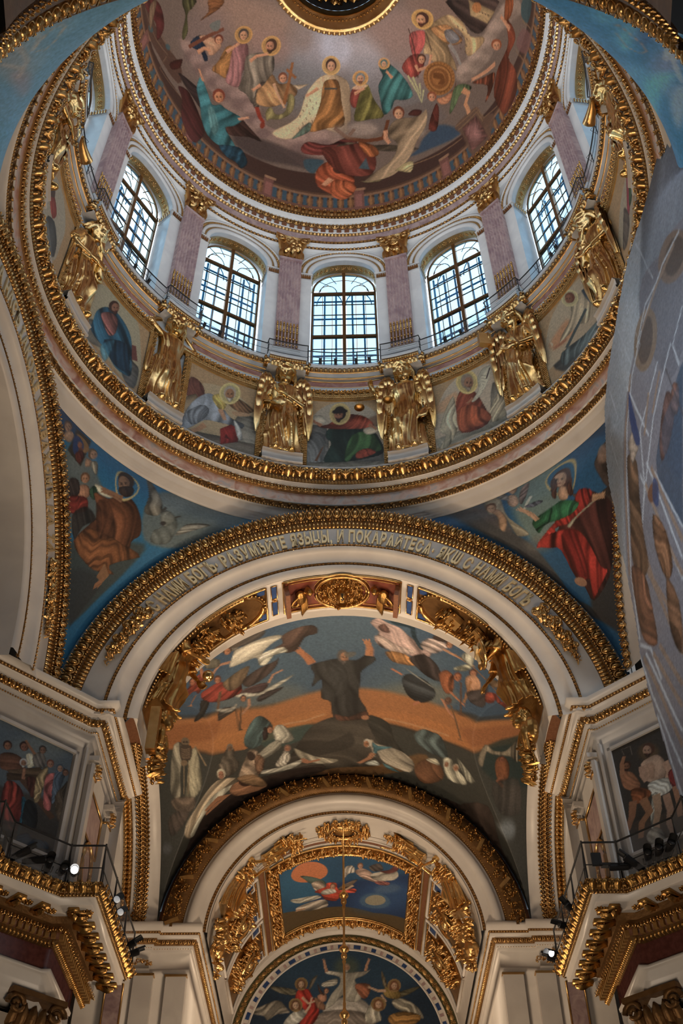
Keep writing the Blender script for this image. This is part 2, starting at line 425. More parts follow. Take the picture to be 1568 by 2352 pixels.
for k in range(-5, 5):
    c = PHI0 + R_(30 * k + 15)
    # the cornice breaks forward over each statue
    lathe('cornice_break', [(12.2, 45.76), (11.75, 45.78), (11.7, 46.0), (11.62, 46.02), (11.6, 46.14), (11.52, 46.16), (11.48, 46.34), (11.4, 46.36), (11.4, 46.62), (12.2, 46.62)], 'drum_marble', 8, c - R_(5.0), c + R_(5.0), T)
    b = MB()
    for s in (-5, 5):
        p = c + R_(s); q = rp_(np.array([11.4, 11.4, 12.2, 12.2]), np.array([46.62, 46.16, 45.76, 46.62]), np.full(4, p)); b.add(q, [(0, 1, 2, 3)])
    b.obj('break_cheek', 'drum_marble', T, False)
    row_join('dentil_row', o_dentil(.13, .18, .08), [RF(11.5, 46.25, c + R_(x), R_(15)) for x in np.linspace(-4.6, 4.6, 15)], 'gold', T)
    lathe('pedestal', [(12.3, 38.25), (11.56, 38.25), (11.56, 38.42), (11.62, 38.44), (11.62, 38.86), (11.52, 38.9), (11.52, 38.96), (12.3, 38.96)], 'white_marble', 8, c - R_(4.9), c + R_(4.9), T)

# ---- drum wall with its twelve window openings
WZ0, WZS, WR = 47.3, 56.85, 1.94
def bay_wall():
    b = MB()
    Rw = 12.62
    def W(s, z): return (s, z)
    def quad(P): b.add([(p[0], 0, p[1]) for p in P], [(0, 1, 2, 3)])
    hs = 12.62 * R_(15)
    for s0, s1 in ((-hs, -2.6), (-2.6, -WR), (WR, 2.6), (2.6, hs)):
        quad([(s0, 46.62), (s1, 46.62), (s1, WZS), (s0, WZS)])
    quad([(-WR, 46.62), (WR, 46.62), (WR, WZ0), (-WR, WZ0)])
    a = np.linspace(0, np.pi, 25)
    xs = WR * np.cos(a); zs = WZS + WR * np.sin(a)
    for i in range(24): quad([(xs[i], zs[i]), (xs[i + 1], zs[i + 1]), (xs[i + 1], 59.75), (xs[i], 59.75)])
    for s0, s1 in ((-hs, -2.6), (-2.6, -WR), (WR, 2.6), (2.6, hs)): quad([(s0, WZS), (s1, WZS), (s1, 59.75), (s0, 59.75)])
    cont = [(-WR, WZ0), (WR, WZ0)] + [(x, z) for x, z in zip(xs, zs)]
    P = np.array(cont + [cont[0]])
    G = np.stack([np.stack([P[:, 0], 0 * P[:, 0] + d, P[:, 1]], -1) for d in (0, -.35, -1.15)])
    b.add(*grid(G))
    return b.v(), b.F
def bend(V, c, Rw=12.62):
    V = np.asarray(V, float); phi = c + V[:, 0] / Rw; R = Rw - V[:, 1]
    return np.stack([R * np.sin(phi), DY + R * np.cos(phi), V[:, 2]], -1)
bw = bay_wall()
for k in range(12):
    struct('wall_drum', bend(bw[0], PHI0 + R_(30 * k)), bw[1], 'drum_marble', False)
lathe('wall_drum_outer', [(13.77, 35), (13.77, 47.3)], 'roof_dark', 96)
lathe('wall_drum_outer', [(13.77, 58.9), (13.77, 64)], 'roof_dark', 96)
arcpts = lambda r, a0=0, a1=180, n=25: [(r * math.cos(R_(a)), WZS + r * math.sin(R_(a))) for a in np.linspace(a0, a1, n)]
def arch_frames(c, r, d, n, s=1.0, tilt=0, a0=2, a1=178):
    Ms = []
    for a in np.linspace(R_(a0), R_(a1), n):
        s_, z_ = r * math.cos(a), WZS + r * math.sin(a); phi = c + s_ / 12.62; R = 12.62 - d
        ti = np.array((math.cos(phi), -math.sin(phi), 0)); ii = np.array((-math.sin(phi), -math.cos(phi), 0)); zz = np.array((0, 0, 1.))
        tan = -math.sin(a) * ti + math.cos(a) * zz; rad = math.cos(a) * ti + math.sin(a) * zz
        n_ = math.cos(tilt) * ii - math.sin(tilt) * rad; u_ = math.cos(tilt) * rad + math.sin(tilt) * ii
        Ms.append(frame((R * math.sin(phi), DY + R * math.cos(phi), z_), tan, n_, u_, s))
    return Ms
pane_me = {}
for k in range(-3, 4):
    c = PHI0 + R_(30 * k)
    T = trim_empty()
    # archivolt mouldings
    for r0, r1, d0, d1, m in ((2.00, 2.20, .10, .10, 'drum_marble'), (2.20, 2.34, .05, .05, 'gold_flat'), (2.34, 2.52, .14, .14, 'drum_marble'), (2.52, 2.72, .10, .10, 'gold_flat'), (2.72, 2.84, .16, .16, 'drum_marble')):
        a = np.linspace(0, np.pi, 29)
        P = [(WR if r0 == 2.0 else r0, 0), (r0, d0), (r1, d1), (r1, 0)]
        G = np.stack([np.stack([r * np.cos(a), 0 * a + d, WZS + r * np.sin(a)], -1) for r, d in P])
        V, F = grid(G); struct('archivolt', bend(V, c), F, m, True, T)
    row_join('bead_row', o_bead(.13), arch_frames(c, 2.62, .12, 46), 'gold', T)
    # gilded soffit band of the window arch
    a = np.linspace(0, np.pi, 25)
    G = np.stack([np.stack([(WR - .03) * np.cos(a), 0 * a + d, WZS + (WR - .03) * np.sin(a)], -1) for d in (-.30, -.85)])
    V, F = grid(G); struct('soffit_band', bend(V, c), F, 'gold_flat', True, T)
    row_join('soffit_ornament', o_rosette(.17, 6, .07), arch_frames(c, WR - .04, -.57, 17, 1, R_(90)), 'gold', T)
    # imposts
    b = MB(); bg_ = []
    for sg in (-1, 1):
        s0, s1 = sorted((sg * (WR - .06), sg * 2.68))
        b.box((s0, -1.15, WZS - .10), (s1, .10, WZS + .02)); b.box((s0 + .03, -1.1, WZS - .62), (s1 - .03, .05, WZS - .56))
        for i in range(5): bg_.append(frame((sg * (2.06 + .13 * i), .07, WZS - .33), (1, 0, 0), (0, 1, 0), (0, 0, 1)))
        for i in range(6): bg_.append(frame((sg * (WR - .08), -.12 - .16 * i, WZS - .33), (0, 1, 0), (-sg, 0, 0), (0, 0, 1)))
    struct('impost', bend(b.v(), c), b.F, 'drum_marble', False, T)
    V, F = replicate(*o_leaf(.13, .40, .06), bg_); V = bend(V, c)
    obj('impost_ornament', V, F, 'gold', T, kind='stuff')
    # ---- the window itself
    Wd = bpy.data.objects.new('window_%d' % (k + 4), None); C.objects.link(Wd); Wd['kind'] = 'structure'
    dW = -.95
    Mw = Matrix(RF(12.62, 0, c).tolist())
    Wd.matrix_world = Mw
    b = MB()
    zt1, zt2 = 51.9, 56.45
    b.box((-.10, dW - .12, WZ0), (.10, dW + .10, WZS + WR - .02))
    for z in (zt1, zt2): b.box((-WR, dW - .08, z - .10), (WR, dW + .08, z + .10))
    for s in (-WR + .04, WR - .04): b.box((s - .06, dW - .08, WZ0), (s + .06, dW + .08, WZS))
    b.tube([(x * .97, dW, WZS + (z - WZS) * .97) for x, z in arcpts(WR)], .07, 5)
    b.obj('frame', 'bronze', Wd, False)
    mu = MB()
    cols = [-1.88, -1.30, -.72, -.13, .13, .72, 1.30, 1.88]
    rows1 = np.linspace(WZ0, zt1 - .1, 5); rows2 = np.linspace(zt1 + .1, zt2 - .1, 5)
    for s in (-1.30, -.72, .72, 1.30): mu.box((s - .018, dW - .03, WZ0), (s + .018, dW + .03, zt2))
    for z in list(rows1) + list(rows2): mu.box((-WR, dW - .03, z - .016), (WR, dW + .03, z + .016))
    for sg in (-1, 1):
        mu.tube([(sg * (.98 + .55 * math.cos(a)), dW, zt2 + .1 + .85 * math.sin(a)) for a in np.linspace(0, np.pi, 11)], .03, 4)
        for aa in (35, 62): mu.tube([(sg * 1.0 * math.cos(R_(aa)), dW, WZS + 1.0 * math.sin(R_(aa)) - .1), (sg * WR * math.cos(R_(aa)), dW, WZS + WR * math.sin(R_(aa)))], .028, 4)
        mu.tube([(sg * 1.45 * math.cos(a), dW, WZS - .1 + 1.25 * math.sin(a)) for a in np.linspace(0, np.pi / 2, 9)], .028, 4)
    mu.obj('glazing_bars', 'bronze', Wd, False)
    for rws in (rows1, rows2):
        for i in range(4):
            for j in (0, 1, 2, 4, 5, 6):
                x0, x1, z0, z1 = cols[j], cols[j + 1], rws[i], rws[i + 1]
                w_, h_ = round(x1 - x0, 3), round(z1 - z0, 3)
                if (w_, h_) not in pane_me:
                    bb = MB().box((-w_ / 2 + .03, -.008, -h_ / 2 + .03), (w_ / 2 - .03, .008, h_ / 2 - .03)); pane_me[(w_, h_)] = mesh('pane', bb.v(), bb.F, 'glass', False)
                link('pane', pane_me[(w_, h_)], Wd, Matrix.Translation(((x0 + x1) / 2, dW, (z0 + z1) / 2)))
    for sg in (-1, 1):
        for a0, a1 in ((0, 35), (35, 62), (62, 90)):
            if (sg, a0) not in pane_me:
                pts = [(sg * .12, dW, zt2 + .12)] + [(sg * max(.12, .95 * WR * math.cos(R_(a))), dW, max(zt2 + .1, WZS + .95 * WR * math.sin(R_(a)))) for a in np.linspace(a0, a1, 7)]
                V = np.array(pts + [(p[0], p[1] - .015, p[2]) for p in pts]); n_ = len(pts)
                pane_me[(sg, a0)] = mesh('pane', V, [tuple(range(n_)), tuple(range(2 * n_ - 1, n_ - 1, -1))] + [(i, (i + 1) % n_, n_ + (i + 1) % n_, n_ + i) for i in range(n_)], 'glass', False)
            link('pane', pane_me[(sg, a0)], Wd)
    # outer sash of the double window
    o2 = MB(); dO = -1.75
    for s in (-1.9, -1.2, -.5, .5, 1.2, 1.9): o2.box((s - .055, dO - .03, WZ0), (s + .055, dO + .05, WZS + .6))
    for z in np.linspace(WZ0, WZS, 6): o2.box((-WR, dO - .03, z - .055), (WR, dO + .03, z + .055))
    for sg in (-1, 1): o2.tube([(sg * (.9 + .8 * math.cos(a)), dO, WZS - .4 + 1.4 * math.sin(a)) for a in np.linspace(0, np.pi, 13)], .035, 5)
    o2.obj('outer_sash', 'window_metal', Wd, False)

# ---- pilasters between the windows
def pilaster(k, label):
    c = PHI0 + R_(30 * k + 15)
    M = Matrix(RF(12.42, 0, c).tolist())
    t = thing('pilaster', label, 'pilaster', group='pilasters of the drum', mw=M)
    # fluted shaft: section with seven flutes
    hw = .66; xs = []; n = 7
    for i in range(n):
        x0 = -hw + 2 * hw * i / n; w = 2 * hw / n
        for j in range(6):
            f = j / 6.; xs.append((x0 + w * f, .16 - (.12 * math.sin(math.pi * min(1, max(0, (f - .12) / .76))))))
    xs.append((hw, .16)); sec = np.array([(-hw, -.25)] + xs + [(hw, -.25)])
    zz = np.array([48.3, 50.9, 54.5, 57.6])
    G = np.stack([np.stack([sec[:, 0], sec[:, 1], 0 * sec[:, 0] + z], -1) for z in zz])
    V, F = grid(G); obj('shaft', V, F, 'purple_marble', t, False)
    b = MB()
    for z0, z1, e in ((46.62, 47.5, .14), (47.5, 47.7, .08), (47.7, 48.0, .16), (48.0, 48.15, .06), (48.15, 48.3, .10)): b.box((-hw - e, -.25, z0), (hw + e, .17 + e, z1))
    b.obj('base', 'drum_marble', t, False)
    g = MB()
    for i in range(n):
        x = -hw + 2 * hw * (i + .5) / n
        g.tube([(x, .12, 48.35), (x, .12, 50.9)], .045, 5)
        for z in (48.7, 49.35, 50.0, 50.6): g.add(*sphere(6, 4, (.075, .06, .10), (x, .16, z)))
    g.obj('gilded_reeds', 'gold_dark', t)
    g = MB()
    g.box((-hw - .1, -.2, 48.28), (hw + .1, .26, 48.36)); g.obj('gilded_fillet', 'gold', t, False)
    nb = MB().box((-hw - .04, -.25, 57.6), (hw + .04, .22, 57.85)); nb.obj('necking', 'purple_marble', t, False)
    cap = MB()
    zc = np.linspace(57.85, 60.0, 8); wv = np.interp(zc, [57.85, 58.6, 59.4, 60.0], [.60, .62, .74, .98]); dv = np.interp(zc, [57.85, 59, 60], [.12, .2, .42])
    G = np.stack([np.stack([np.array([-w, -w, w, w]), np.array([-.25, d, d, -.25]), np.full(4, z)], -1) for w, d, z in zip(wv, dv, zc)])
    cap.add(*grid(G))
    for rowz, cnt, sc in ((58.35, 4, .62), (58.95, 3, .66)):
        for i in range(cnt):
            V, F = o_leaf(.42, sc * 1.2, .22); cap.add(V + np.array(((i - (cnt - 1) / 2) * .40, .13 + (rowz - 58) * .1, rowz)), F)
    for sg in (-1, 1):
        V, F = o_scroll(.26, 1.4, .085, .36, sg); cap.add(V + np.array((sg * .72, .08, 59.65)), F)
        V, F = o_scroll(.15, 1.3, .05, .36, -sg); cap.add(V + np.array((sg * .24, .04, 59.6)), F)
    cap.add(*[(lambda vf: (vf[0] + np.array((0, .45, 59.8)), vf[1]))(o_rosette(.17, 6, .1))][0])
    cap.add(*[(lambda vf: (vf[0] + np.array((0, .28, 58.9)), vf[1]))(o_foliage(11 + k, 1.1, 1.5, .25, 14))][0])
    G = np.stack([np.stack([np.array([-1.06, -.9, -.45, 0, .45, .9, 1.06]), np.array([.5, .46, .36, .33, .36, .46, .5]), np.full(7, z)], -1) for z in (59.98, 60.14)])
    cap.add(*grid(G)); cap.add(np.concatenate([G[0], [(1.06, -.2, 59.98), (-1.06, -.2, 59.98)]]), [(8, 7, 6, 5, 4, 3, 2, 1, 0)])
    cap.obj('capital', 'gold', t)
PIL = {-4: 'fluted purple pilaster above the leftmost winged gold statue, cut by the ring', -3: 'fluted purple pilaster with gold capital beside the far left drum window',
       -2: 'fluted purple pilaster between the far left and second left drum windows', -1: 'fluted purple pilaster just left of the central drum window',
       0: 'fluted purple pilaster just right of the central drum window', 1: 'fluted purple pilaster between the second right and far right drum windows',
       2: 'fluted purple pilaster with gold capital beyond the far right drum window', 3: 'fluted purple pilaster above the rightmost gold statue, cut by the ring'}
for k, lb in PIL.items(): pilaster(k, lb)

# ---- upper entablature
T = trim_empty()
lathe('architrave', [(12.7, 59.5), (12.5, 59.5), (12.5, 59.64), (12.42, 59.64)], 'drum_marble', parent=T)
lathe('dot_bed', [(12.42, 59.64), (12.36, 59.78)], 'gold_shade', parent=T)
lathe('fascia', [(12.36, 59.78), (12.32, 59.80), (12.30, 60.14), (12.26, 60.15)], 'drum_marble', parent=T)
lathe('chain_bed', [(12.26, 60.15), (12.2, 60.34)], 'gold_shade', parent=T)
lathe('frieze', [(12.2, 60.34), (12.16, 60.9)], 'purple_marble', parent=T)
lathe('leaf_bed', [(12.16, 60.9), (12.06, 61.08)], 'gold_shade', parent=T)
lathe('dentil_bed', [(12.06, 61.08), (12.0, 61.09), (11.98, 61.46)], 'drum_marble', parent=T)
lathe('egg_bed', [(11.98, 61.46), (11.82, 61.76)], 'gold_shade', parent=T)
lathe('corona', [(11.82, 61.76), (11.7, 61.77), (11.68, 62.06), (11.62, 62.1), (11.61, 62.2)], 'drum_marble', parent=T)
lathe('bead_bed', [(11.61, 62.2), (11.58, 62.32)], 'gold_shade', parent=T)
lathe('cyma', [(11.58, 62.32), (11.52, 62.5), (11.44, 62.86), (11.5, 62.93)], 'gold_shade', parent=T)
row_join('dot_row', o_dentil(.11, .11, .06), ring_frames(12.38, 59.71, 330, R_(15)), 'gold', T)
row_join('chain_row', o_rosette(.11, 5, .06), ring_frames(12.21, 60.245, 330, R_(15)), 'gold', T)
row_join('leaf_row', o_leaf(.2, .2, .1), ring_frames(12.10, 60.99, 340, R_(25)), 'gold', T)
row_join('dentil_row', o_dentil(.30, .32, .10), ring_frames(11.99, 61.275, 150, 0, off=.5), 'brown_band', T, False)
row_obj('egg', mesh('egg_upper', *o_egg(.42, .32, .14), 'gold'), ring_frames(11.90, 61.61, 150, R_(28)), T)
row_join('bead_row', o_bead(.15), ring_frames(11.58, 62.26, 360, 0), 'gold', T)
row_obj('leaf', mesh('cyma_leaf', *o_acanthus(.46, .5, .12), 'gold'), ring_frames(11.47, 62.62, 156, R_(12)), T)

# ---- oculus and lantern above
OR, OZ = 4.4, 75.3
T = trim_empty()
lathe('oculus_moulding', [(4.75, 74.95), (4.55, 74.85), (4.35, 74.95), (4.25, 75.2), (4.1, 75.25), (4.0, 75.5), (3.85, 75.55), (3.75, 75.9), (3.7, 76.4)], 'gold', 96, parent=T)
row_join('leaf_row', o_leaf(.34, .40, .16), [M for M in ring_frames(4.62, 74.98, 84, R_(50), 4)], 'gold', T)
row_join('bead_row', o_bead(.22), [M for M in ring_frames(3.98, 75.36, 100, 0, 4)], 'gold', T)
lathe('ceiling_lantern', [(3.7, 76.4), (3.7, 79.5), (2.5, 81), (0.01, 81.6)], 'roof_dark', 48)
row_join('lantern_relief', o_foliage(5, 1.2, 1.6, .5, 16), ring_frames(3.62, 77.9, 16, 0, 4), 'gold_dark', T)
# ================================================================== PENDENTIVE ZONE AND GREAT ARCHES
ZC = 24.0                       # springing level of every arch
def A_front(r, a, d): return np.stack([r * np.cos(a), 33.8 - d + 0 * a, ZC + r * np.sin(a)], -1)
LS = .07
def A_left(r, a, d):            # a = 0 at the far foot
    y = 22 + r * np.cos(a); return np.stack([-11.95 + LS * (y - 22) + d + 0 * a, y, ZC + r * np.sin(a)], -1)
def A_right(r, a, d):
    P = A_left(r, a, d); return P * np.array((-1, 1, 1))
def A_near(r, a, d): return np.stack([(r - 1.65) * np.cos(a), 10.2 + d + 0 * a, 26.45 + (r - 1.65) * np.sin(a)], -1)
def sweep(name, A, prof, m, a0=0., a1=180., n=64, parent=None, smooth=False):
    a = np.linspace(R_(a0), R_(a1), n + 1)
    G = np.stack([A(r, a, d) for r, d in prof])
    V, F = grid(G); return struct(name, V, F, m, smooth, parent)
def AF(A, r, a, d, tilt=0., s=1.0):
    e = 1e-3
    p = A(r, np.array([a]), d)[0]; t = A(r, np.array([a + e]), d)[0] - p; t /= np.linalg.norm(t)
    u = A(r + e, np.array([a]), d)[0] - p; u /= np.linalg.norm(u)
    n = A(r, np.array([a]), d + e)[0] - p; n -= t * (n @ t) + u * (n @ u); n /= np.linalg.norm(n)
    n2 = math.cos(tilt) * n - math.sin(tilt) * u; u2 = math.cos(tilt) * u + math.sin(tilt) * n
    return frame(p, t, n2, u2, s)
def arow(A, r, d, n, tilt=0., a0=0., a1=180., s=1.0): return [AF(A, r, R_(a), d, tilt, s) for a in np.linspace(a0, a1, n)]

def archivolt(A, a0, a1, T):
    n = 72
    sweep('outer_fillet', A, [(11.5, -.3), (11.45, -.02), (11.3, .02), (11.28, .14)], 'white_marble', a0, a1, n, T)
    sweep('egg_bed', A, [(11.28, .14), (10.86, .02)], 'gold_shade', a0, a1, n, T)
    sweep('bead_bed', A, [(10.86, .02), (10.72, .0)], 'gold_shade', a0, a1, n, T)
    sweep('flute_bed', A, [(10.72, .0), (10.34, -.12)], 'gold_shade', a0, a1, n, T)
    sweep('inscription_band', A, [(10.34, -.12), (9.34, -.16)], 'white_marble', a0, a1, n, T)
    sweep('inner_bead_bed', A, [(9.34, -.10), (9.20, -.10)], 'gold_shade', a0, a1, n, T)
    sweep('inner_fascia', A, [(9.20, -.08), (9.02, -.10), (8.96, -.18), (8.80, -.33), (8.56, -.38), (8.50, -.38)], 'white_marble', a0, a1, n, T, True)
    sweep('edge_bead_bed', A, [(8.50, -.38), (8.34, -.42)], 'gold_shade', a0, a1, n, T)
    sweep('edge_fillet', A, [(8.34, -.38), (8.22, -.38), (7.95, -.42), (7.92, -.5)], 'white_marble', a0, a1, n, T)
    row_obj('egg', mesh('arch_egg', *o_egg(.42, .48, .17), 'gold'), arow(A, 11.06, .10, int((a1 - a0) / 180 * 84), R_(14), a0 + 1, a1 - 1), T)
    row_join('bead_row', merge(o_bead(.16), (np.asarray(sphere(6, 4, (.04, .05, .06))[0]) + np.array((.13, 0, 0)), sphere(6, 4)[1])), arow(A, 10.79, .03, int((a1 - a0) / 180 * 130), 0, a0, a1), 'gold', T)
    row_join('flute_row', o_flute(.13, .34, .06), arow(A, 10.53, -.06, int((a1 - a0) / 180 * 186), R_(18), a0, a1), 'gold', T)
    row_join('inner_bead_row', o_rosette(.075, 4, .06), arow(A, 9.27, -.08, int((a1 - a0) / 180 * 190), 0, a0, a1), 'gold', T)
    row_join('edge_bead_row', o_rosette(.085, 5, .06), arow(A, 8.42, -.40, int((a1 - a0) / 180 * 150), R_(35), a0, a1), 'gold_dark', T)
ARCH = {}
for nm, A, a0, a1, lb in (('front_archivolt', A_front, 2, 178, 'wide round arch facing the viewer with gold inscription and egg moulding under the dome'),
                      ('side_archivolt', A_left, 2.5, 132, 'left edge white arch with gold letters running up and egg moulding')):
    T = thing('inscribed_arch', lb, 'arch'); archivolt(A, a0, a1, T); ARCH[nm] = T
# the right hand arch shows only its outer egg moulding beside the printed sheet
T = thing('gilded_arch', 'right hand arch half hidden by the printed sheet, one gold egg row showing', 'arch')
sweep('outer_fillet', A_right, [(11.5, -.3), (11.45, -.02), (11.3, .02), (11.28, .14)], 'white_marble', 8, 60, 30, T)
sweep('archivolt_face', A_right, [(11.28, .14), (10.86, .02), (10.4, -.1), (9.3, -.16), (8.5, -.38), (7.92, -.5)], 'white_marble', 8, 60, 30, T)
row_obj('egg', mesh('arch_egg', *o_egg(.42, .48, .17), 'gold'), arow(A_right, 11.06, .10, 25, R_(14), 9, 61), T)
# near arch: only its lower edge reaches the two top corners
for nm, a0, a1, lb in (('near_arch', 112, 180, 'gilded egg moulding crossing the upper left corner above the blue mosaic'), ('near_arch', 0, 68, 'gilded egg moulding crossing the upper right corner above the blue mosaic')):
    T = thing('gilded_moulding', lb, 'moulding')
    sweep('bed', A_near, [(10.95, .6), (10.62, .15), (10.55, .12), (10.35, .0), (10.3, -.2), (10.15, -.3), (9.9, -.35), (9.8, -.8), (9.6, -.9), (9.5, -1.6), (9.0, -1.7)], 'gold_shade', a0, a1, 40, T)
    row_obj('egg', mesh('near_egg', *o_egg(.46, .5, .2), 'gold'), arow(A_near, 10.48, .12, 28, R_(75), a0, a1), T)
    row_join('bead_row', o_bead(.14), arow(A_near, 10.2, -.28, 90, R_(75), a0, a1), 'gold', T)
    row_join('leaf_row', o_foliage(8, .4, .3, .15, 6), arow(A_near, 9.8, -.62, 34, R_(75), a0, a1), 'gold', T)
    sweep('white_soffit', A_near, [(9.0, -1.7), (8.9, -2.2), (8.95, -10)], 'white_marble', a0, a1, 30, T)

# ---- inscriptions in raised gold letters
FONT_CACHE = {}
def glyph(ch, depth=.06):
    if ch not in FONT_CACHE:
        cu = bpy.data.curves.new('letter', 'FONT'); cu.body = ch; cu.size = 1.0; cu.extrude = depth * .55; cu.resolution_u = 3; cu.offset = .028; cu.bevel_depth = .01; cu.bevel_resolution = 0
        o = bpy.data.objects.new('letter', cu); C.objects.link(o)
        bpy.context.view_layer.update()
        me = bpy.data.meshes.new_from_object(o.evaluated_get(bpy.context.evaluated_depsgraph_get()))
        bpy.data.objects.remove(o)
        n = len(me.vertices); co = np.zeros(n * 3, np.float32)
        if n: me.vertices.foreach_get('co', co)
        FONT_CACHE[ch] = (co.reshape(-1, 3), [tuple(p.vertices) for p in me.polygons])
    return FONT_CACHE[ch]
def inscription(A, text, r, d, a_start, a_end, height, parent):
    """letters run clockwise (a falls) as one reads; every glyph is squeezed to tall narrow church lettering"""
    items = []; x = 0
    for ch in text:
        if ch == ' ': x += .30; items.append(None); continue
        V, F = glyph(ch)
        if len(V) == 0: x += .2; continue
        lo, hi = V[:, 0].min(), V[:, 0].max(); w = (hi - lo) * .74
        items.append((ch, x, lo, w)); x += w + .085
    total = x
    for it in items:
        if it is None: continue
        ch, x0, lo, w = it
        V, F = glyph(ch)
        key = 'm_' + ch + parent.name
        if key not in FONT_CACHE:
            big = ch.isupper() or ch in 'ѢѦѠѨІ'
            zlo, zhi = (V[:, 1].min(), V[:, 1].max())
            sc = height / max(.72, zhi - zlo) if big else height / .78
            W = np.stack([-(V[:, 0] - lo - (w / .74) / 2) * .74 * total_scale(A, r, a_start, a_end, total), V[:, 2] + .035, (V[:, 1] - (zlo if big else 0)) * sc - height / 2], -1)
            FONT_CACHE[key] = mesh('letter', W, F, 'gold_letter', False)
        a = R_(a_start + (a_end - a_start) * (x0 + w / 2) / total)
        o = bpy.data.objects.new('letter', FONT_CACHE[key]); C.objects.link(o); o.parent = parent; o.matrix_local = Matrix(AF(A, r, a, d).tolist())
def total_scale(A, r, a0, a1, total): return abs(R_(a1 - a0)) * r / total
inscription(A_front, 'С НАМИ БОГЪ· РАЗУМѢЙТЕ ЯЗЫЦЫ, И ПОКАРѦЙТЕСѦ· ЯКѠ С НАМИ БОГЪ', 9.83, -.14, 145, 36, .80, ARCH['front_archivolt'])
inscription(A_left, 'МИЛОСТЬ ТВОѦ НА НАСЪ ІАКОЖЕ УПОВАХОМЪ НА ТѦ', 9.83, -.14, 134, 32.5, .80, ARCH['side_archivolt'])

# ---- gilded drops hanging at the ends of the inscriptions
def hanging_ornament(A, a_top, a_bot, r, d, label):
    mid = R_((a_top + a_bot) / 2)
    M = AF(A, r, R_(a_top), d)
    t = thing('gilded_drop', label, 'ornament', mw=Matrix(M.tolist()))
    Mi = np.linalg.inv(M)
    b = MB(); sg = 1 if a_bot > a_top else -1
    nn = 15; rg = np.random.default_rng(4)
    for i in range(nn):
        f = i / (nn - 1); a = R_(a_top + (a_bot - a_top) * f)
        w = np.interp(f, [0, .12, .3, .45, .62, .8, 1], [.62, .72, .62, .38, .55, .42, .2])
        F0 = AF(A, r, a, d + .05)
        V, F = o_foliage(100 + i, w * 1.1, .62, .26, 11)
        V = np.stack([V[:, 2], V[:, 1], V[:, 0]], -1)
        b.add(xf(xf(V, F0), Mi), F)
    b.obj('foliage', 'gold', t)
    b = MB()
    for i in (0, 4, 8, 11):
        f = i / (nn - 1); F0 = AF(A, r, R_(a_top + (a_bot - a_top) * f), d + .1)
        for s in (-1, 1):
            V, F = o_scroll(.26 - .012 * i, 1.5, .06, .05, s); V = V + np.array((0, 0, s * .22)); b.add(xf(xf(V, F0), Mi), F)
    sc_ = b.obj('scrolls', 'gold', t); sc_['kind'] = 'stuff'
hanging_ornament(A_front, 147.5, 163.5, 9.80, -.12, 'gilded foliage drop at the left end of the front inscription')
hanging_ornament(A_front, 32.5, 16.5, 9.80, -.12, 'gilded foliage drop at the right end of the front inscription')
hanging_ornament(A_left, 30.0, 14.0, 9.80, -.12, 'gilded foliage drop below the letters of the left edge arch')

# ---- soffit of the side arch at the far left
T = trim_empty()
sweep('soffit', A_left, [(7.92, -.5), (7.9, -4.5)], "white_marble", 0, 132, 50, T)

# ---- roof over the arches so that daylight only comes through the drum
ph = np.linspace(0, 2 * np.pi, 97)[:-1]
G = np.stack([np.stack([R * np.sin(ph), DY + R * np.cos(ph) * 1.0, 0 * ph + z], -1) for R, z in ((13.35, 35.1), (13.6, 38.3), (70, 39))])
struct('ceiling_loft', *grid(G, False, True), 'roof_dark', False)
b = MB().box((-26, -16, -2.0), (26, 80, -1.65)); b.obj('floor', 'floor_marble', None, False, 'structure')
for nm, lo, hi in (('wall_left', (-26, -16, -1.65), (-25.5, 80, 38.6)), ('wall_right', (25.5, -16, -1.65), (26, 80, 38.6)), ('wall_back', (-26, -16.5, -1.65), (26, -16, 38.6)), ('wall_front', (-26, 80, -1.65), (26, 80.5, 38.6))):
    b = MB().box(lo, hi); b.obj(nm, 'white_marble', None, False, 'structure')
# ================================================================== PIERS, SOFFIT, PAINTED VAULT, SECOND ARCH, CHOIR
def path_sweep(name, path, prof, m, sgn=1, parent=None, smooth=False):
    """path: plan points; prof: (offset, z), positive offset goes to the left of travel times sgn"""
    P = np.asarray(path, float); n = len(P)
    d = P[1:] - P[:-1]; d /= np.linalg.norm(d, axis=1, keepdims=True)
    nr = np.stack([-d[:, 1], d[:, 0]], -1) * sgn
    mit = np.zeros_like(P); mit[0] = nr[0]; mit[-1] = nr[-1]
    for i in range(1, n - 1):
        b = nr[i - 1] + nr[i]; mit[i] = b / (1 + nr[i - 1] @ nr[i])
    G = np.stack([np.concatenate([P + mit * o, np.full((n, 1), z)], 1) for o, z in prof])
    V, F = grid(G)
    return struct(name, V, F, m, smooth, parent)
def path_rows(path, off, z, step, sgn=1, tilt=0., s=1.0):
    P = np.asarray(path, float); n = len(P)
    d = P[1:] - P[:-1]; L0 = np.linalg.norm(d, axis=1); d = d / L0[:, None]
    nr = np.stack([-d[:, 1], d[:, 0]], -1) * sgn
    mit = np.zeros_like(P); mit[0] = nr[0]; mit[-1] = nr[-1]
    for i in range(1, n - 1): mit[i] = (nr[i - 1] + nr[i]) / (1 + nr[i - 1] @ nr[i])
    Q = P + mit * off; Ms = []
    for i in range(n - 1):
        L = np.linalg.norm(Q[i + 1] - Q[i]); k = max(1, int(round(L / step)))
        for j in range(k):
            q = Q[i] + (Q[i + 1] - Q[i]) * (j + .5) / k
            t = np.array((*d[i], 0)); nn = np.array((*nr[i], 0)); zz = np.array((0, 0, 1.))
            Ms.append(frame((*q, z), t, math.cos(tilt) * nn - math.sin(tilt) * zz, math.cos(tilt) * zz + math.sin(tilt) * nn, s))
    return Ms
def mir(path): return [(-x, y) for x, y in path]
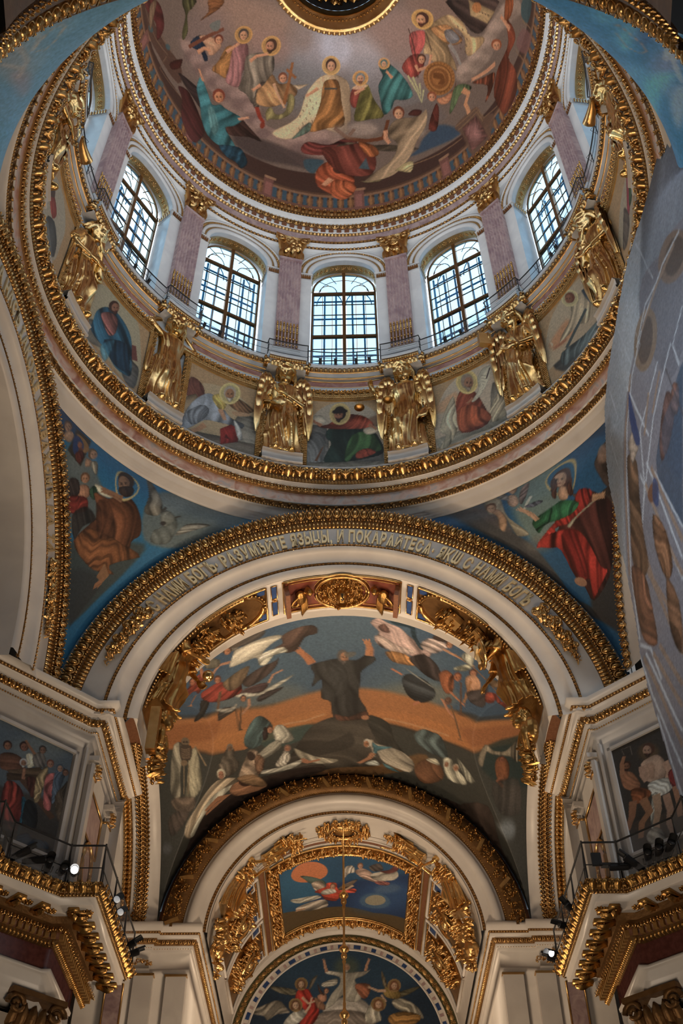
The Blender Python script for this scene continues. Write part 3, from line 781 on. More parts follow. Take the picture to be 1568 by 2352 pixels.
UP = [(-20, 29.91), (-12.39, 29.91), (-12.39, 30.69), (-9.39, 33.69), (-8.62, 33.69), (-8.62, 40.27), (-9.1, 40.27)]  # upper pier path, its heights and painted panel are scaled about the camera
LO = [(-20, 29.85), (-10.75, 29.85), (-10.75, 31.1), (-9.1, 32.75), (-7.85, 32.75), (-7.85, 39.6), (-9.5, 39.6)]
LOW = [(-20, 27.6), (-12.2, 27.6), (-12.2, 32.4), (-10.8, 33.9), (-9.6, 33.9), (-9.6, 39.6)]
me_e2 = mesh('cornice_egg', *o_egg(.30, .30, .12), 'gold')
for sg, side in ((-1, 'left'), (1, 'right')):
    up_ = UP if sg < 0 else mir(UP); lo_ = LO if sg < 0 else mir(LO); s_ = -1 if sg < 0 else 1
    # upper pier: wall and cornice with three gilt rows
    path_sweep('wall_pier_' + side, up_, [(-1.05, 15.97), (-1.05, 23.23), (-1.0, 23.25), (-1.0, 23.47), (-.92, 23.49), (-.92, 23.76)], 'white_marble', s_)
    T = trim_empty()
    path_sweep('bed_fillet', up_, [(-.92, 23.76), (-.86, 23.77), (-.84, 23.89), (-.78, 23.9), (-.70, 24.01)], 'white_marble', s_, T)
    path_sweep('egg_bed', up_, [(-.70, 24.01), (-.55, 24.23)], 'gold_shade', s_, T)
    path_sweep('corona', up_, [(-.55, 24.23), (-.34, 24.25), (-.32, 24.39), (-.24, 24.4)], 'white_marble', s_, T)
    path_sweep('bead_bed', up_, [(-.24, 24.4), (-.18, 24.51)], 'gold_shade', s_, T)
    path_sweep('cyma', up_, [(-.18, 24.51), (-.12, 24.53), (0, 24.68), (0, 24.76), (-4.5, 24.8)], 'white_marble', s_, T)
    row_obj('egg', me_e2, path_rows(up_[1:], -.62, 24.113, .33, s_, R_(28)), T)
    row_join('bead_row', o_bead(.12), path_rows(up_[1:], -.20, 24.457, .14, s_), 'gold', T)
    row_join('small_bead_row', o_bead(.09), path_rows(up_[1:], -.82, 23.832, .11, s_), 'gold', T)
    # lower great entablature
    T = trim_empty()
    path_sweep('acanthus_bed', lo_, [(-1.0, 16.84), (-.02, 16.84), (0, 16.80), (-.10, 16.62), (-.16, 16.5)], 'gold_shade', s_, T)
    path_sweep('bead_bed', lo_, [(-.16, 16.5), (-.22, 16.42)], 'gold_shade', s_, T)
    path_sweep('corona', lo_, [(-.22, 16.42), (-.28, 16.40), (-.28, 16.2), (-.34, 16.18), (-1.15, 16.2)], 'white_marble', s_, T)
    path_sweep('modillion_ground', lo_, [(-1.1, 16.2), (-1.16, 15.98)], 'gold_shade', s_, T)
    path_sweep('egg_bed', lo_, [(-1.16, 15.98), (-1.3, 15.96), (-1.45, 15.84)], 'gold_shade', s_, T)
    path_sweep('dentil_bed', lo_, [(-1.45, 15.84), (-1.52, 15.82), (-1.52, 15.62)], 'brown_band', s_, T)
    path_sweep('leaf_bed', lo_, [(-1.52, 15.62), (-1.56, 15.6), (-1.66, 15.46), (-1.75, 15.44)], 'gold_shade', s_, T)
    path_sweep('frieze', lo_, [(-1.75, 15.44), (-1.78, 14.72)], 'porphyry', s_, T)
    path_sweep('architrave', lo_, [(-1.78, 14.72), (-1.62, 14.70), (-1.64, 14.58), (-1.74, 14.55), (-1.76, 14.25), (-1.80, 14.22), (-1.82, 13.9), (-1.86, 13.87), (-1.88, 13.55), (-2.6, 13.5)], 'white_marble', s_, T)
    path_sweep('wall_below_' + side, lo_, [(-2.6, 13.5), (-2.6, 4)], 'white_marble', s_)
    row_obj('acanthus', mesh('lower_acanthus', *o_acanthus(.42, .36, .12), 'gold_dark'), path_rows(lo_[1:], -.02, 16.66, .42, s_, R_(20)), T)
    row_join('bead_row', o_dentil(.07, .1, .06), path_rows(lo_[1:], -.18, 16.46, .11, s_, R_(20)), 'gold', T)
    mod = merge((lambda b: (b.v(), b.F))(MB().box((-.17, -.75, -.02), (.17, .0, .10))),
                (lambda vf: (np.stack([vf[0][:, 1] * 1.6 - .17, vf[0][:, 0] - .25, vf[0][:, 2] - .06], -1), vf[1]))(o_scroll(.16, 1.3, .05, .1)),
                (lambda vf: (np.stack([vf[0][:, 0], vf[0][:, 2] * 1.1 - .42, -vf[0][:, 1] - .02], -1), vf[1]))(o_leaf(.34, .55, .22)))
    row_obj('modillion', mesh('modillion', *mod, 'gold_dark'), path_rows(lo_[1:-1], -.42, 16.08, .80, s_), T)
    row_join('soffit_rosette', (lambda vf: (np.stack([vf[0][:, 0], vf[0][:, 2], -vf[0][:, 1]], -1), vf[1]))(o_rosette(.2, 8, .1)), [m @ np.array([[1, 0, 0, .40], [0, 1, 0, -.35], [0, 0, 1, .09], [0, 0, 0, 1]]) for m in path_rows(lo_[1:-1], -.42, 16.08, .80, s_)], 'gold_dark', T)
    row_obj('egg', mesh('lower_egg', *o_egg(.20, .17, .09), 'gold'), path_rows(lo_[1:-1], -1.38, 15.90, .24, s_, R_(40)), T)
    row_obj('dentil', mesh('dentil', *o_dentil(.14, .2, .12), 'gold_flat', False), path_rows(lo_[1:-1], -1.50, 15.72, .26, s_), T)
    row_join('leaf_row', o_leaf(.14, .2, .08), path_rows(lo_[1:-1], -1.63, 15.52, .15, s_, R_(30)), 'gold_dark', T)
    # big painted panel surround on the chamfer
    k0 = 44.12
    def D(x, z, o=0.):   # point on the chamfer wall, o = out of the wall
        return (sg * (abs(x) - o * .7071), k0 - abs(x) - o * .7071, z)
    def dbox(b, x0, x1, z0, z1, o0, o1):
        V = [D(x, z, o) for o in (o0, o1) for x, z in ((x0, z0), (x1, z0), (x1, z1), (x0, z1))]
        b.add(V, [(0, 1, 2, 3), (4, 7, 6, 5), (0, 4, 5, 1), (1, 5, 6, 2), (2, 6, 7, 3), (3, 7, 4, 0)])
    T = trim_empty()
    b = MB()
    for x0, x1, z0, z1 in ((9.94, 10.03, 18.3, 22.7), (12.34, 12.43, 18.3, 22.7)): dbox(b, x0, x1, z0, z1, -.1, .10)
    dbox(b, 9.94, 12.43, 22.58, 22.7, -.1, .10); dbox(b, 9.94, 12.43, 18.31, 18.42, -.1, .10)
    b.obj('panel_frame', 'white_marble', T, False)
    b = MB(); dbox(b, 9.68, 9.74, 16.5, 23.1, -.1, .06); dbox(b, 9.45, 9.55, 16.5, 22.45, -.1, .2); b.obj('pilaster_edge', 'white_marble', T, False)
    # inner face: slim pilasters, capitals, oval medallion
    X1 = 9.67
    def ib(b, y0, y1, z0, z1, o0, o1): b.box((min(sg * (X1 - o0), sg * (X1 - o1)), y0, z0), (max(sg * (X1 - o0), sg * (X1 - o1)), y1, z1))
    b = MB()
    for y0, y1 in ((34.85, 35.35), (38.35, 38.95)):
        ib(b, y0, y1, 16.5, 22.2, -.1, .25); ib(b, y0 - .06, y1 + .06, 22.8, 23.0, -.1, .40)
    b.obj('inner_pilaster', 'white_marble', T, False)
    b = MB()
    for y0, y1 in ((34.85, 35.35), (38.35, 38.95)):
        ib(b, y0 - .03, y1 + .03, 22.16, 22.25, -.1, .30)
        for i in range(4):
            V, F = o_foliage(40 + i, .3, .6, .2, 8); b.add(np.stack([sg * (X1 - .3 - V[:, 1]), y0 + .28 + V[:, 0] + (i - 1.5) * .12, 22.52 + V[:, 2]], -1), F)
    b.obj('inner_capital', 'gold', T)
    b = MB()
    for z0, z1 in ((16.9, 18.4), (20.5, 22.0)): ib(b, 35.75, 37.95, z0, z1, 0, .06)
    b.obj('inner_panel', 'purple_marble', T, False)
    b = MB()
    for z0, z1 in ((16.8, 18.5), (20.4, 22.1)):
        for q in (((35.65, z0), (38.05, z0)), ((38.05, z0), (38.05, z1)), ((38.05, z1), (35.65, z1)), ((35.65, z1), (35.65, z0))):
            b.tube([(sg * (X1 - .08), q[0][0], q[0][1]), (sg * (X1 - .08), q[1][0], q[1][1])], .05, 5)
    b.tube([(sg * (X1 - .1), 36.85 + .72 * math.cos(a), 19.46 + .92 * math.sin(a)) for a in np.linspace(0, 6.2832, 25)], .09, 6)
    b.obj('inner_moulding', 'gold', T)
    V, F = sphere(16, 8, (.06, .7, .9), (sg * (X1 - .04), 36.85, 19.46)); obj('oval_panel', V, F, 'purple_marble', T)
    # lateral arch beside the painted vault: white reveal with two gilt bands
    T = trim_empty()
    be = np.radians(np.linspace(-60, 90, 46))
    def lat(x, o=0.): return np.stack([np.full_like(be, sg * x), 45 + (7.8 - o) * np.sin(be), 24 + (6.9 - o) * np.cos(be)], -1)
    struct('reveal', *grid(np.stack([lat(9.55, .02), lat(10.1, .02), lat(10.12, .06), lat(10.2, .06)])), 'white_marble', False, T)
    struct('band_ground', *grid(np.stack([lat(10.2, .03), lat(10.72, .03)])), 'brown_band', False, T)
    struct('reveal', *grid(np.stack([lat(10.72, .06), lat(10.85, .06), lat(10.9, .1), lat(11.0, .1)])), 'white_marble', False, T)
    struct('band_ground', *grid(np.stack([lat(11.0, .06), lat(11.5, .06)])), 'gold_dark', False, T)
    struct('reveal', *grid(np.stack([lat(11.5, .1), lat(11.7, .1), lat(11.75, .2), lat(12.6, .2)])), 'white_marble', False, T)
    Ms1 = []; Ms2 = []
    for bdeg in np.linspace(5, 88, 46):
        a = R_(bdeg); p = np.array((0, 45 + 7.72 * math.sin(a), 24 + 6.82 * math.cos(a)))
        t = np.array((0, math.cos(a) * 7.8, -math.sin(a) * 6.9)); t /= np.linalg.norm(t); nn = np.cross((1., 0, 0), t); nn = nn if nn[2] < 0 or nn[1] < 0 else -nn
        Ms1.append(frame(p + np.array((sg * 10.46, 0, 0)), (1, 0, 0), nn, t)); Ms2.append(frame(p + np.array((sg * 11.25, 0, 0)), (1, 0, 0), nn, t))
    row_obj('band_scroll', mesh('band_scroll', *merge((o_scroll(.17, 1.3, .055, .08, 1)[0] + np.array((.16, 0, 0)), o_scroll(.17, 1.3, .055, .08, 1)[1]), (o_scroll(.17, 1.3, .055, .08, -1)[0] + np.array((-.16, 0, 0)), o_scroll(.17, 1.3, .055, .08, -1)[1]), o_leaf(.2, .30, .18)), 'gold'), Ms1, T)
    row_obj('band_leaf', mesh('band_leaf', *merge((o_leaf(.26, .36, .2)[0] + np.array((.12, 0, 0)), o_leaf()[1]), (o_leaf(.26, .36, .2)[0] + np.array((-.12, 0, 0)), o_leaf()[1])), 'gold'), Ms2, T)
    # rosette and fruit drop at its foot
    M = frame((sg * 10.45, 52.55, 25.6), (1, 0, 0), (0, -1, 0), (0, 0, 1))
    t = thing('fruit_festoon', 'gilded rosette with hanging fruit drop on the %s white strip beside the painted vault' % side, 'ornament', mw=Matrix(M.tolist()))
    V, F = o_rosette(.42, 12, .16); obj('rosette', V, F, 'gold', t)
    b = MB()
    for i in range(12):
        V, F = o_foliage(60 + i, .42 - .012 * i, .3, .24, 7); b.add(V + np.array((0, .05, -.55 - .17 * i)), F)
    b.obj('fruit_drop', 'gold', t)
    b = MB()
    for i in range(9):
        f = i / 8; V, F = o_foliage(80 + i, .3, .26, .2, 6); b.add(V + np.array((sg * (.25 + .9 * f), .05, -.35 - 1.1 * f + .5 * f * f)), F)
    b.obj('swag', 'gold', t)
    # second pier in front of the choir
    P2 = [(-13, 51.9), (-9.1, 51.9), (-9.1, 52.1), (-7.15, 52.1), (-7.15, 66.6)]
    p2 = P2 if sg < 0 else mir(P2)
    path_sweep('wall_choir_' + side, p2, [(-.55, 10), (-.55, 22.05), (-.5, 22.08), (-.5, 22.4), (-.55, 22.42), (-.55, 23.2), (-.48, 23.22), (-.48, 23.35)], 'white_marble', s_)
    T = trim_empty()
    path_sweep('bed', p2, [(-.48, 23.35), (-.42, 23.36), (-.4, 23.55)], 'white_marble', s_, T)
    path_sweep('egg_bed', p2, [(-.4, 23.55), (-.25, 23.8)], 'gold_shade', s_, T)
    path_sweep('corona', p2, [(-.25, 23.8), (-.15, 23.82), (-.13, 23.98)], 'white_marble', s_, T)
    path_sweep('bead_bed', p2, [(-.13, 23.98), (-.09, 24.1)], 'gold_shade', s_, T)
    path_sweep('cyma', p2, [(-.09, 24.1), (0, 24.3), (0, 24.55), (-3, 24.6)], 'white_marble', s_, T)
    row_join('egg_row', o_egg(.2, .22, .1), path_rows(p2, -.32, 23.68, .22, s_, R_(25)), 'gold', T)
    row_join('bead_row', o_bead(.11), path_rows(p2, -.1, 24.04, .14, s_), 'gold', T)
    row_join('small_bead_row', o_bead(.09), path_rows(p2, -.44, 23.4, .13, s_), 'gold', T)
    b = MB()
    for x0, x1, y in ((7.75, 8.75, 52.45), (9.35, 10.3, 52.3)):
        lo, hi = sorted((sg * x0, sg * x1)); b.box((lo, y, 10), (hi, 52.8, 22.0))
    b.obj('pier_pilaster', 'white_marble', T, False)
    b = MB()
    for x0, x1, y in ((7.7, 8.8, 52.40), (9.3, 10.35, 52.25)):
        lo, hi = sorted((sg * x0, sg * x1)); b.box((lo, y, 22.0), (hi, 52.8, 22.1))
    b.obj('gilded_fillet', 'gold', T, False)
    lo, hi = sorted((sg * 10.75, sg * 11.5)); b = MB().box((lo, 52.2, 18.9), (hi, 52.5, 21.5)); b.obj('marble_panel', 'purple_marble', T, False)
    b = MB()
    for q0, q1 in (((10.7, 18.85), (11.55, 18.85)), ((11.55, 18.85), (11.55, 21.55)), ((11.55, 21.55), (10.7, 21.55)), ((10.7, 21.55), (10.7, 18.85))):
        b.tube([(sg * q0[0], 52.2, q0[1]), (sg * q1[0], 52.2, q1[1])], .05, 5)
    for zc_ in (17.9,): b.tube([(sg * 11.12 + .5 * math.cos(a), 52.2, zc_ + .5 * math.sin(a)) for a in np.linspace(0, 6.2832, 21)], .06, 5)
    b.obj('panel_moulding', 'gold', T)
    V, F = sphere(16, 8, (.46, .08, .46), (sg * 11.12, 52.3, 17.9)); obj('roundel', V, F, 'purple_marble', T)
    b = MB()
    for i in range(3):
        V, F = o_foliage(70 + i, .35, .4, .15, 8); b.add(np.stack([sg * (9.85) + V[:, 0] + (i - 1) * .3, 52.2 - V[:, 1], 22.6 + V[:, 2]], -1), F)
    b.obj('pilaster_capital', 'gold', T)

# ---- soffit of the front arch (cylinder r 7.9 about z 24)
RS = 7.9
def SB(V, R=RS, zc=ZC):       # (arc length from the crown, depth below the soffit, Y)
    V = np.asarray(V, float); a = V[:, 0] / R; r = R - V[:, 1]
    return np.stack([r * np.sin(a), V[:, 2], zc + r * np.cos(a)], -1)
def SBM(u, w, dep=0., R=RS, zc=ZC, rot=0., s=1.):   # frame: x along arc, y down/out of the soffit, z towards the choir
    a = u / R; t = np.array((math.cos(a), 0, -math.sin(a))); n = np.array((-math.sin(a), 0, -math.cos(a))); q = np.array((0, 1., 0))
    if rot: t, q = math.cos(rot) * t + math.sin(rot) * q, -math.sin(rot) * t + math.cos(rot) * q
    p = np.array((R * math.sin(a), w, zc + R * math.cos(a))) + n * dep
    return frame(p, t, n, q, s)
def sgrid(u0, u1, w0, w1, d, R=RS, zc=ZC, n=None):
    us = np.linspace(u0, u1, n or max(2, int(abs(u1 - u0) / .25) + 2))
    V, F = grid(np.stack([np.stack([us, 0 * us + d, 0 * us + w], -1) for w in (w0, w1)])); return SB(V, R, zc), F
def srect_tube(b, u0, u1, w0, w1, d, r, R=RS, zc=ZC):
    for (ua, wa), (ub, wb) in (((u0, w0), (u1, w0)), ((u1, w0), (u1, w1)), ((u1, w1), (u0, w1)), ((u0, w1), (u0, w0))):
        n = max(2, int(abs(ub - ua) / .25) + 2); us = np.linspace(ua, ub, n); ws = np.linspace(wa, wb, n)
        b.add(*(lambda vf: (SB(vf[0], R, zc), vf[1]))(tube(np.stack([us, 0 * us + d, ws], -1), r, 5)))
a = np.linspace(-math.pi / 2, math.pi / 2, 49)
T = trim_empty()
struct('soffit', *grid(np.stack([np.stack([R * np.sin(a), 0 * a + y, ZC + R * np.cos(a)], -1) for R, y in ((7.92, 34.25), (7.92, 36.5), (7.85, 36.52), (7.85, 36.62), (7.9, 36.64), (7.9, 37.1), (7.95, 37.12), (8.2, 37.14))])), 'white_marble', False, T)
a2 = np.linspace(-1.1, 1.1, 33)
struct('rear_face', *grid(np.stack([np.stack([R * np.sin(a2), 0 * a2 + 37.14, ZC + R * np.cos(a2)], -1) for R in (8.2, 11.0)])), 'white_marble', False, T)
b = MB(); b.add(*sgrid(-2.55, 2.55, 34.42, 36.3, .02)); b.obj('red_panel', 'red_stucco', T)
b = MB()
srect_tube(b, -2.62, 2.62, 34.36, 36.36, .06, .07); srect_tube(b, -2.42, 2.42, 34.56, 36.16, .04, .03)
b.obj('panel_moulding', 'gold', T)
for sgn in (-1, 1):
    for w0, w1 in ((34.42, 35.22), (35.42, 36.3)):
        b = MB(); b.add(*sgrid(sgn * 2.93, sgn * 3.2, w0, w1, .03)); b.obj('blue_panel', 'blue_enamel', T)
        b = MB(); srect_tube(b, sgn * 2.93, sgn * 3.2, w0, w1, .04, .025); b.obj('blue_panel_moulding', 'gold', T)
    b = MB(); b.add(xf(o_rosette(.13, 8, .08)[0], SBM(sgn * 3.06, 35.32, .04)), o_rosette(.13, 8, .08)[1]); b.obj('rosette', 'gold', T)
    # long coffer with round head
    b = MB(); b.add(*sgrid(sgn * 3.5, sgn * 11.6, 34.4, 36.35, .02)); b.obj('coffer_ground', 'gold_shade', T)
    b = MB(); srect_tube(b, sgn * 3.45, sgn * 7.0, 34.36, 36.4, .06, .06)
    b.add(*(lambda vf: (SB(vf[0]), vf[1]))(tube([(sgn * (4.55 - .95 * math.sin(t_)), .08, 35.38 + .9 * math.cos(t_)) for t_ in np.linspace(0, math.pi, 15)], .10, 6)))
    for w in (34.48, 36.28): b.add(*(lambda vf: (SB(vf[0]), vf[1]))(tube([(sgn * u, .08, w) for u in np.linspace(4.55, 6.6, 12)], .10, 6)))
    b.obj('coffer_moulding', 'gold', T)
    for w0, w1 in ((34.4, 34.75), (36.0, 36.35)):
        b = MB(); b.add(*sgrid(sgn * 3.5, sgn * 3.85, w0, w1, .04)); b.obj('blue_corner', 'blue_enamel', T)
    row_join('coffer_beads', o_bead(.14), [SBM(sgn * (4.55 - 1.02 * math.sin(t_)), 35.38 + 1.0 * math.cos(t_), .1) for t_ in np.linspace(0, math.pi, 16)] + [SBM(sgn * u, w, .1) for u in np.linspace(4.7, 11.4, 42) for w in (34.42, 36.33)], 'gold', T)

# ---- gilded relief figures are built later; the painted groin vault
NM = {}
# lateral walls closing the painted bay, dark loft above
# ---- second arch (r about z 24, face y 52.5)
def A_choir(r, a, d): return np.stack([r * np.cos(a), 52.5 - d + 0 * a, 23.9 + r * np.sin(a)], -1)
T = thing('choir_arch', 'dark gilded garland arch with white roll moulding below the painted vault', 'arch')
sweep('spandrel_edge', A_choir, [(9.55, -.3), (9.3, -.02), (9.28, .1)], 'brown_band', 3, 177, 60, T)
sweep('garland_bed', A_choir, [(9.28, .1), (9.2, .3), (8.75, .42), (8.3, .3), (8.2, .1)], 'gold_shade', 3, 177, 60, T, True)
sweep('garland_edge', A_choir, [(9.3, .12), (9.28, .2), (9.2, .2)], 'gold_flat', 3, 177, 60, T)
sweep('roll_moulding', A_choir, [(8.2, .1), (8.1, .1), (8.05, .25), (7.9, .36), (7.7, .36), (7.55, .25), (7.5, .12), (7.42, .12), (7.36, 0), (7.18, -.05)], 'white_marble', 3, 177, 60, T, True)
sweep('bead_bed', A_choir, [(7.18, -.05), (7.02, -.08)], 'gold_shade', 3, 177, 60, T)
sweep('inner_edge', A_choir, [(7.02, -.06), (6.92, -.1), (6.9, -.3)], 'white_marble', 3, 177, 60, T)
for i, M in enumerate(arow(A_choir, 8.76, .36, 66, 0, 5, 175)):
    if i % 6 == 5: continue
    if i < 6: NM[i] = mesh('garland_%d' % i, *o_foliage(200 + i, .46, .92, .34, 15), 'gold_dark')
    o = bpy.data.objects.new('garland_spray', NM[i % 6 % 5]); C.objects.link(o); o.parent = T; o.matrix_local = Matrix(M.tolist())
rb = MB().box((-.10, -.1, -.36), (.10, .06, .36)); rbm = mesh('ribbon', *(rb.v() @ np.array([[math.cos(.5), 0, math.sin(.5)], [0, 1, 0], [-math.sin(.5), 0, math.cos(.5)]]).T, rb.F), 'gold_flat', False)
row_obj('garland_ribbon', rbm, arow(A_choir, 8.76, .36, 66, 0, 5, 175)[5::6], T)
row_join('edge_bead_row', o_bead(.12), arow(A_choir, 9.24, .2, 200, 0, 4, 176), 'gold_dark', T)
row_join('inner_edge_bead_row', o_bead(.1), arow(A_choir, 8.26, .22, 200, 0, 4, 176), 'gold_dark', T)
row_join('bead_row', o_rosette(.08, 5, .05), arow(A_choir, 7.1, -.04, 130, 0, 4, 176), 'gold', T)
# ---- choir barrel vault
R2, Z2 = 6.9, 23.9
def cs(u0, u1, w0, w1, d, m, name, parent, n=None):
    b = MB(); b.add(*sgrid(u0, u1, w0, w1, d, R2, Z2, n)); return b.obj(name, m, parent)
T = trim_empty()
a = np.linspace(-math.pi / 2, math.pi / 2, 49)
struct('ceiling_choir', *grid(np.stack([np.stack([R2 * np.sin(a), 0 * a + y, Z2 + R2 * np.cos(a)], -1) for y in (52.5, 66.7)])), 'white_marble')
dg = R_(1) * R2
for sgn in (-1, 1):
    cs(sgn * 41.0 * dg, sgn * 43.6 * dg, 55.4, 65.6, .03, 'brown_band', 'brown_strip', T)
    b = MB()
    for uu in (40.8, 43.8): b.add(*(lambda vf: (SB(vf[0], R2, Z2), vf[1]))(tube([(sgn * uu * dg, .05, w) for w in (55.3, 65.7)], .04, 5)))
    b.obj('strip_moulding', 'gold_flat', T)
    # coffers beyond the strip: white frames, blue corner, gilt filling
    for w0, w1 in ((55.7, 60.3), (60.8, 65.4)):
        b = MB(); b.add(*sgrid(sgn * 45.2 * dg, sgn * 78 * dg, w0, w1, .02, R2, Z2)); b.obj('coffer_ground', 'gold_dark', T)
        b = MB(); srect_tube(b, sgn * 45.0 * dg, sgn * 78.5 * dg, w0, w1, .08, .09, R2, Z2); b.obj('coffer_frame', 'white_marble', T)
        for wa, wb in ((w0 + .1, w0 + .9), (w1 - .9, w1 - .1)):
            cs(sgn * 48 * dg, sgn * 51.5 * dg, wa, wb, .05, 'blue_enamel', 'blue_corner', T, 3)
            b = MB(); srect_tube(b, sgn * 47.4 * dg, sgn * 52.2 * dg, wa - .05, wb + .05, .07, .05, R2, Z2); b.obj('corner_frame', 'white_marble', T)
        row_join('coffer_beads', o_bead(.12), [SBM(sgn * 46.2 * dg, w, .06, R2, Z2) for w in np.linspace(w0 + .2, w1 - .2, 24)], 'gold', T)
    cs(sgn * 44.5 * dg, sgn * 79 * dg, 60.42, 60.68, .05, 'brown_band', 'cross_strip', T)
cs(-44 * dg, 44 * dg, 55.05, 55.35, .03, 'brown_band', 'brown_strip', T)
b = MB()
for w in (55.0, 55.4, 54.6): b.add(*(lambda vf: (SB(vf[0], R2, Z2), vf[1]))(tube([(u, .05, w) for u in np.linspace(-44 * dg, 44 * dg, 30)], .05, 5)))
b.obj('cross_moulding', 'white_marble', T)
# framed ceiling painting
fr_t = thing('painting_frame', 'heavy gilded square frame around the ceiling painting over the choir', 'frame')
def frame_band(a0, a1, w0, w1, d, m, nm):
    b = MB(); b.add(*sgrid(a0 * dg, a1 * dg, w0, w1, d, R2, Z2)); return b.obj(nm, m, fr_t)
for nm, a0, a1, w0, w1 in (('bed', -39.6, -32.6, 55.7, 65.6), ('bed', 32.6, 39.6, 55.7, 65.6), ('bed', -39.6, 39.6, 55.7, 56.75), ('bed', -39.6, 39.6, 64.55, 65.6)): frame_band(a0, a1, w0, w1, .06, 'gold_dark', nm)
b = MB(); srect_tube(b, -34.2 * dg, 34.2 * dg, 56.6, 64.7, .14, .09, R2, Z2); srect_tube(b, -33.2 * dg, 33.2 * dg, 56.75, 64.55, .10, .05, R2, Z2); srect_tube(b, -39.8 * dg, 39.8 * dg, 55.68, 65.62, .1, .06, R2, Z2)
b.obj('frame_moulding', 'gold', fr_t)
row_join('frame_beads', o_bead(.12), [SBM(u, w, .2, R2, Z2) for w in (56.62, 64.68) for u in np.linspace(-34 * dg, 34 * dg, 60)] + [SBM(s_ * 34 * dg, w, .2, R2, Z2) for s_ in (-1, 1) for w in np.linspace(56.7, 64.6, 56)], 'gold', fr_t)
k_ = 0
for u in np.linspace(-37 * dg, 37 * dg, 24):
    for w in (56.15, 65.15):
        o = row_obj('frame_foliage', mesh('frame_foliage', *o_foliage(300 + k_ % 7, .48, .8, .3, 10), 'gold') if k_ < 7 else NM['f%d' % (k_ % 7)], [SBM(u, w, .1, R2, Z2)], fr_t)
        if k_ < 7: NM['f%d' % k_] = [m_ for m_ in bpy.data.meshes if m_.name.startswith('frame_foliage')][-1]
        k_ += 1
for s_ in (-1, 1):
    for w in np.linspace(56.7, 64.6, 18):
        row_obj('frame_foliage', NM['f%d' % (k_ % 7)], [SBM(s_ * 37 * dg, w, .1, R2, Z2, R_(90))], fr_t); k_ += 1

# ---- end wall lunette with foliage band and mosaic band
def A_apse(r, a, d): return np.stack([r * np.cos(a), 66.55 - d + 0 * a, 23.55 + r * np.sin(a)], -1)
T = trim_empty()
sweep('lunette_fillet', A_apse, [(7.3, .25), (7.05, .25), (7.0, .1), (6.92, .1)], 'white_marble', 0, 180, 60, T)
sweep('foliage_band', A_apse, [(6.92, .08), (6.42, .06)], 'green_ground', 0, 180, 60, T)
sweep('lunette_fillet', A_apse, [(6.42, .12), (6.34, .12), (6.32, .04)], 'white_marble', 0, 180, 60, T)
sweep('mosaic_band', A_apse, [(6.32, .03), (6.0, .03)], 'white_marble', 0, 180, 60, T)
sweep('lunette_fillet', A_apse, [(6.0, .06), (5.93, .06), (5.92, 0)], 'white_marble', 0, 180, 60, T)
row_obj('band_rosette', mesh('band_rosette', *merge(o_rosette(.19, 8, .08), (o_leaf(.26, .4, .12)[0] @ np.array([[0, 0, 1], [0, 1, 0], [-1, 0, 0]]).T + np.array((.33, 0, 0)), o_leaf()[1])), 'gold_flat'), arow(A_apse, 6.67, .08, 34, 0, 2, 178), T)
for i in range(36):
    a0 = 1 + i * 178 / 36; L = (3.9, 1.6, 2.6, 1.6)[i % 4] * .52
    aa = np.radians(np.linspace(a0 + 2.4 - L, a0 + 2.4 + L, 5))
    G = np.stack([A_apse(6.28, aa, .05), A_apse(6.05, aa, .05)])
    V, F = grid(G); obj('mosaic_panel', V, F, ('blue_enamel', 'purple_marble')[i % 2], T)
b = MB().box((-8, 66.75, 8), (8, 67.2, 32)); b.obj('wall_apse', 'white_marble', None, False, 'structure')
# ================================================================== MURALS (flat paintings, colour held in the mesh)
mm = bpy.data.materials.new('mural_paint'); mm.use_nodes = True
n_ = mm.node_tree.nodes; l_ = mm.node_tree.links
at = n_.new('ShaderNodeAttribute'); at.attribute_name = 'paint'
tn = n_.new('ShaderNodeTexNoise'); tn.inputs['Scale'].default_value = 9; tn.inputs['Detail'].default_value = 6
gg = n_.new('ShaderNodeNewGeometry'); l_.new(gg.outputs['Position'], tn.inputs['Vector'])
mr = n_.new('ShaderNodeMapRange'); mr.inputs['From Min'].default_value = .3; mr.inputs['From Max'].default_value = .7; mr.inputs['To Min'].default_value = .86; mr.inputs['To Max'].default_value = 1.12
l_.new(tn.outputs['Fac'], mr.inputs['Value'])
mx = n_.new('ShaderNodeMix'); mx.data_type = 'RGBA'; mx.blend_type = 'MULTIPLY'; mx.inputs['Factor'].default_value = 1
l_.new(at.outputs['Color'], mx.inputs['A']); l_.new(mr.outputs['Result'], mx.inputs['B'])
l_.new(mx.outputs['Result'], n_['Principled BSDF'].inputs['Base Color'])
n_['Principled BSDF'].inputs['Roughness'].default_value = .48; n_['Principled BSDF'].inputs['Specular IOR Level'].default_value = .35
MAT['mural'] = mm
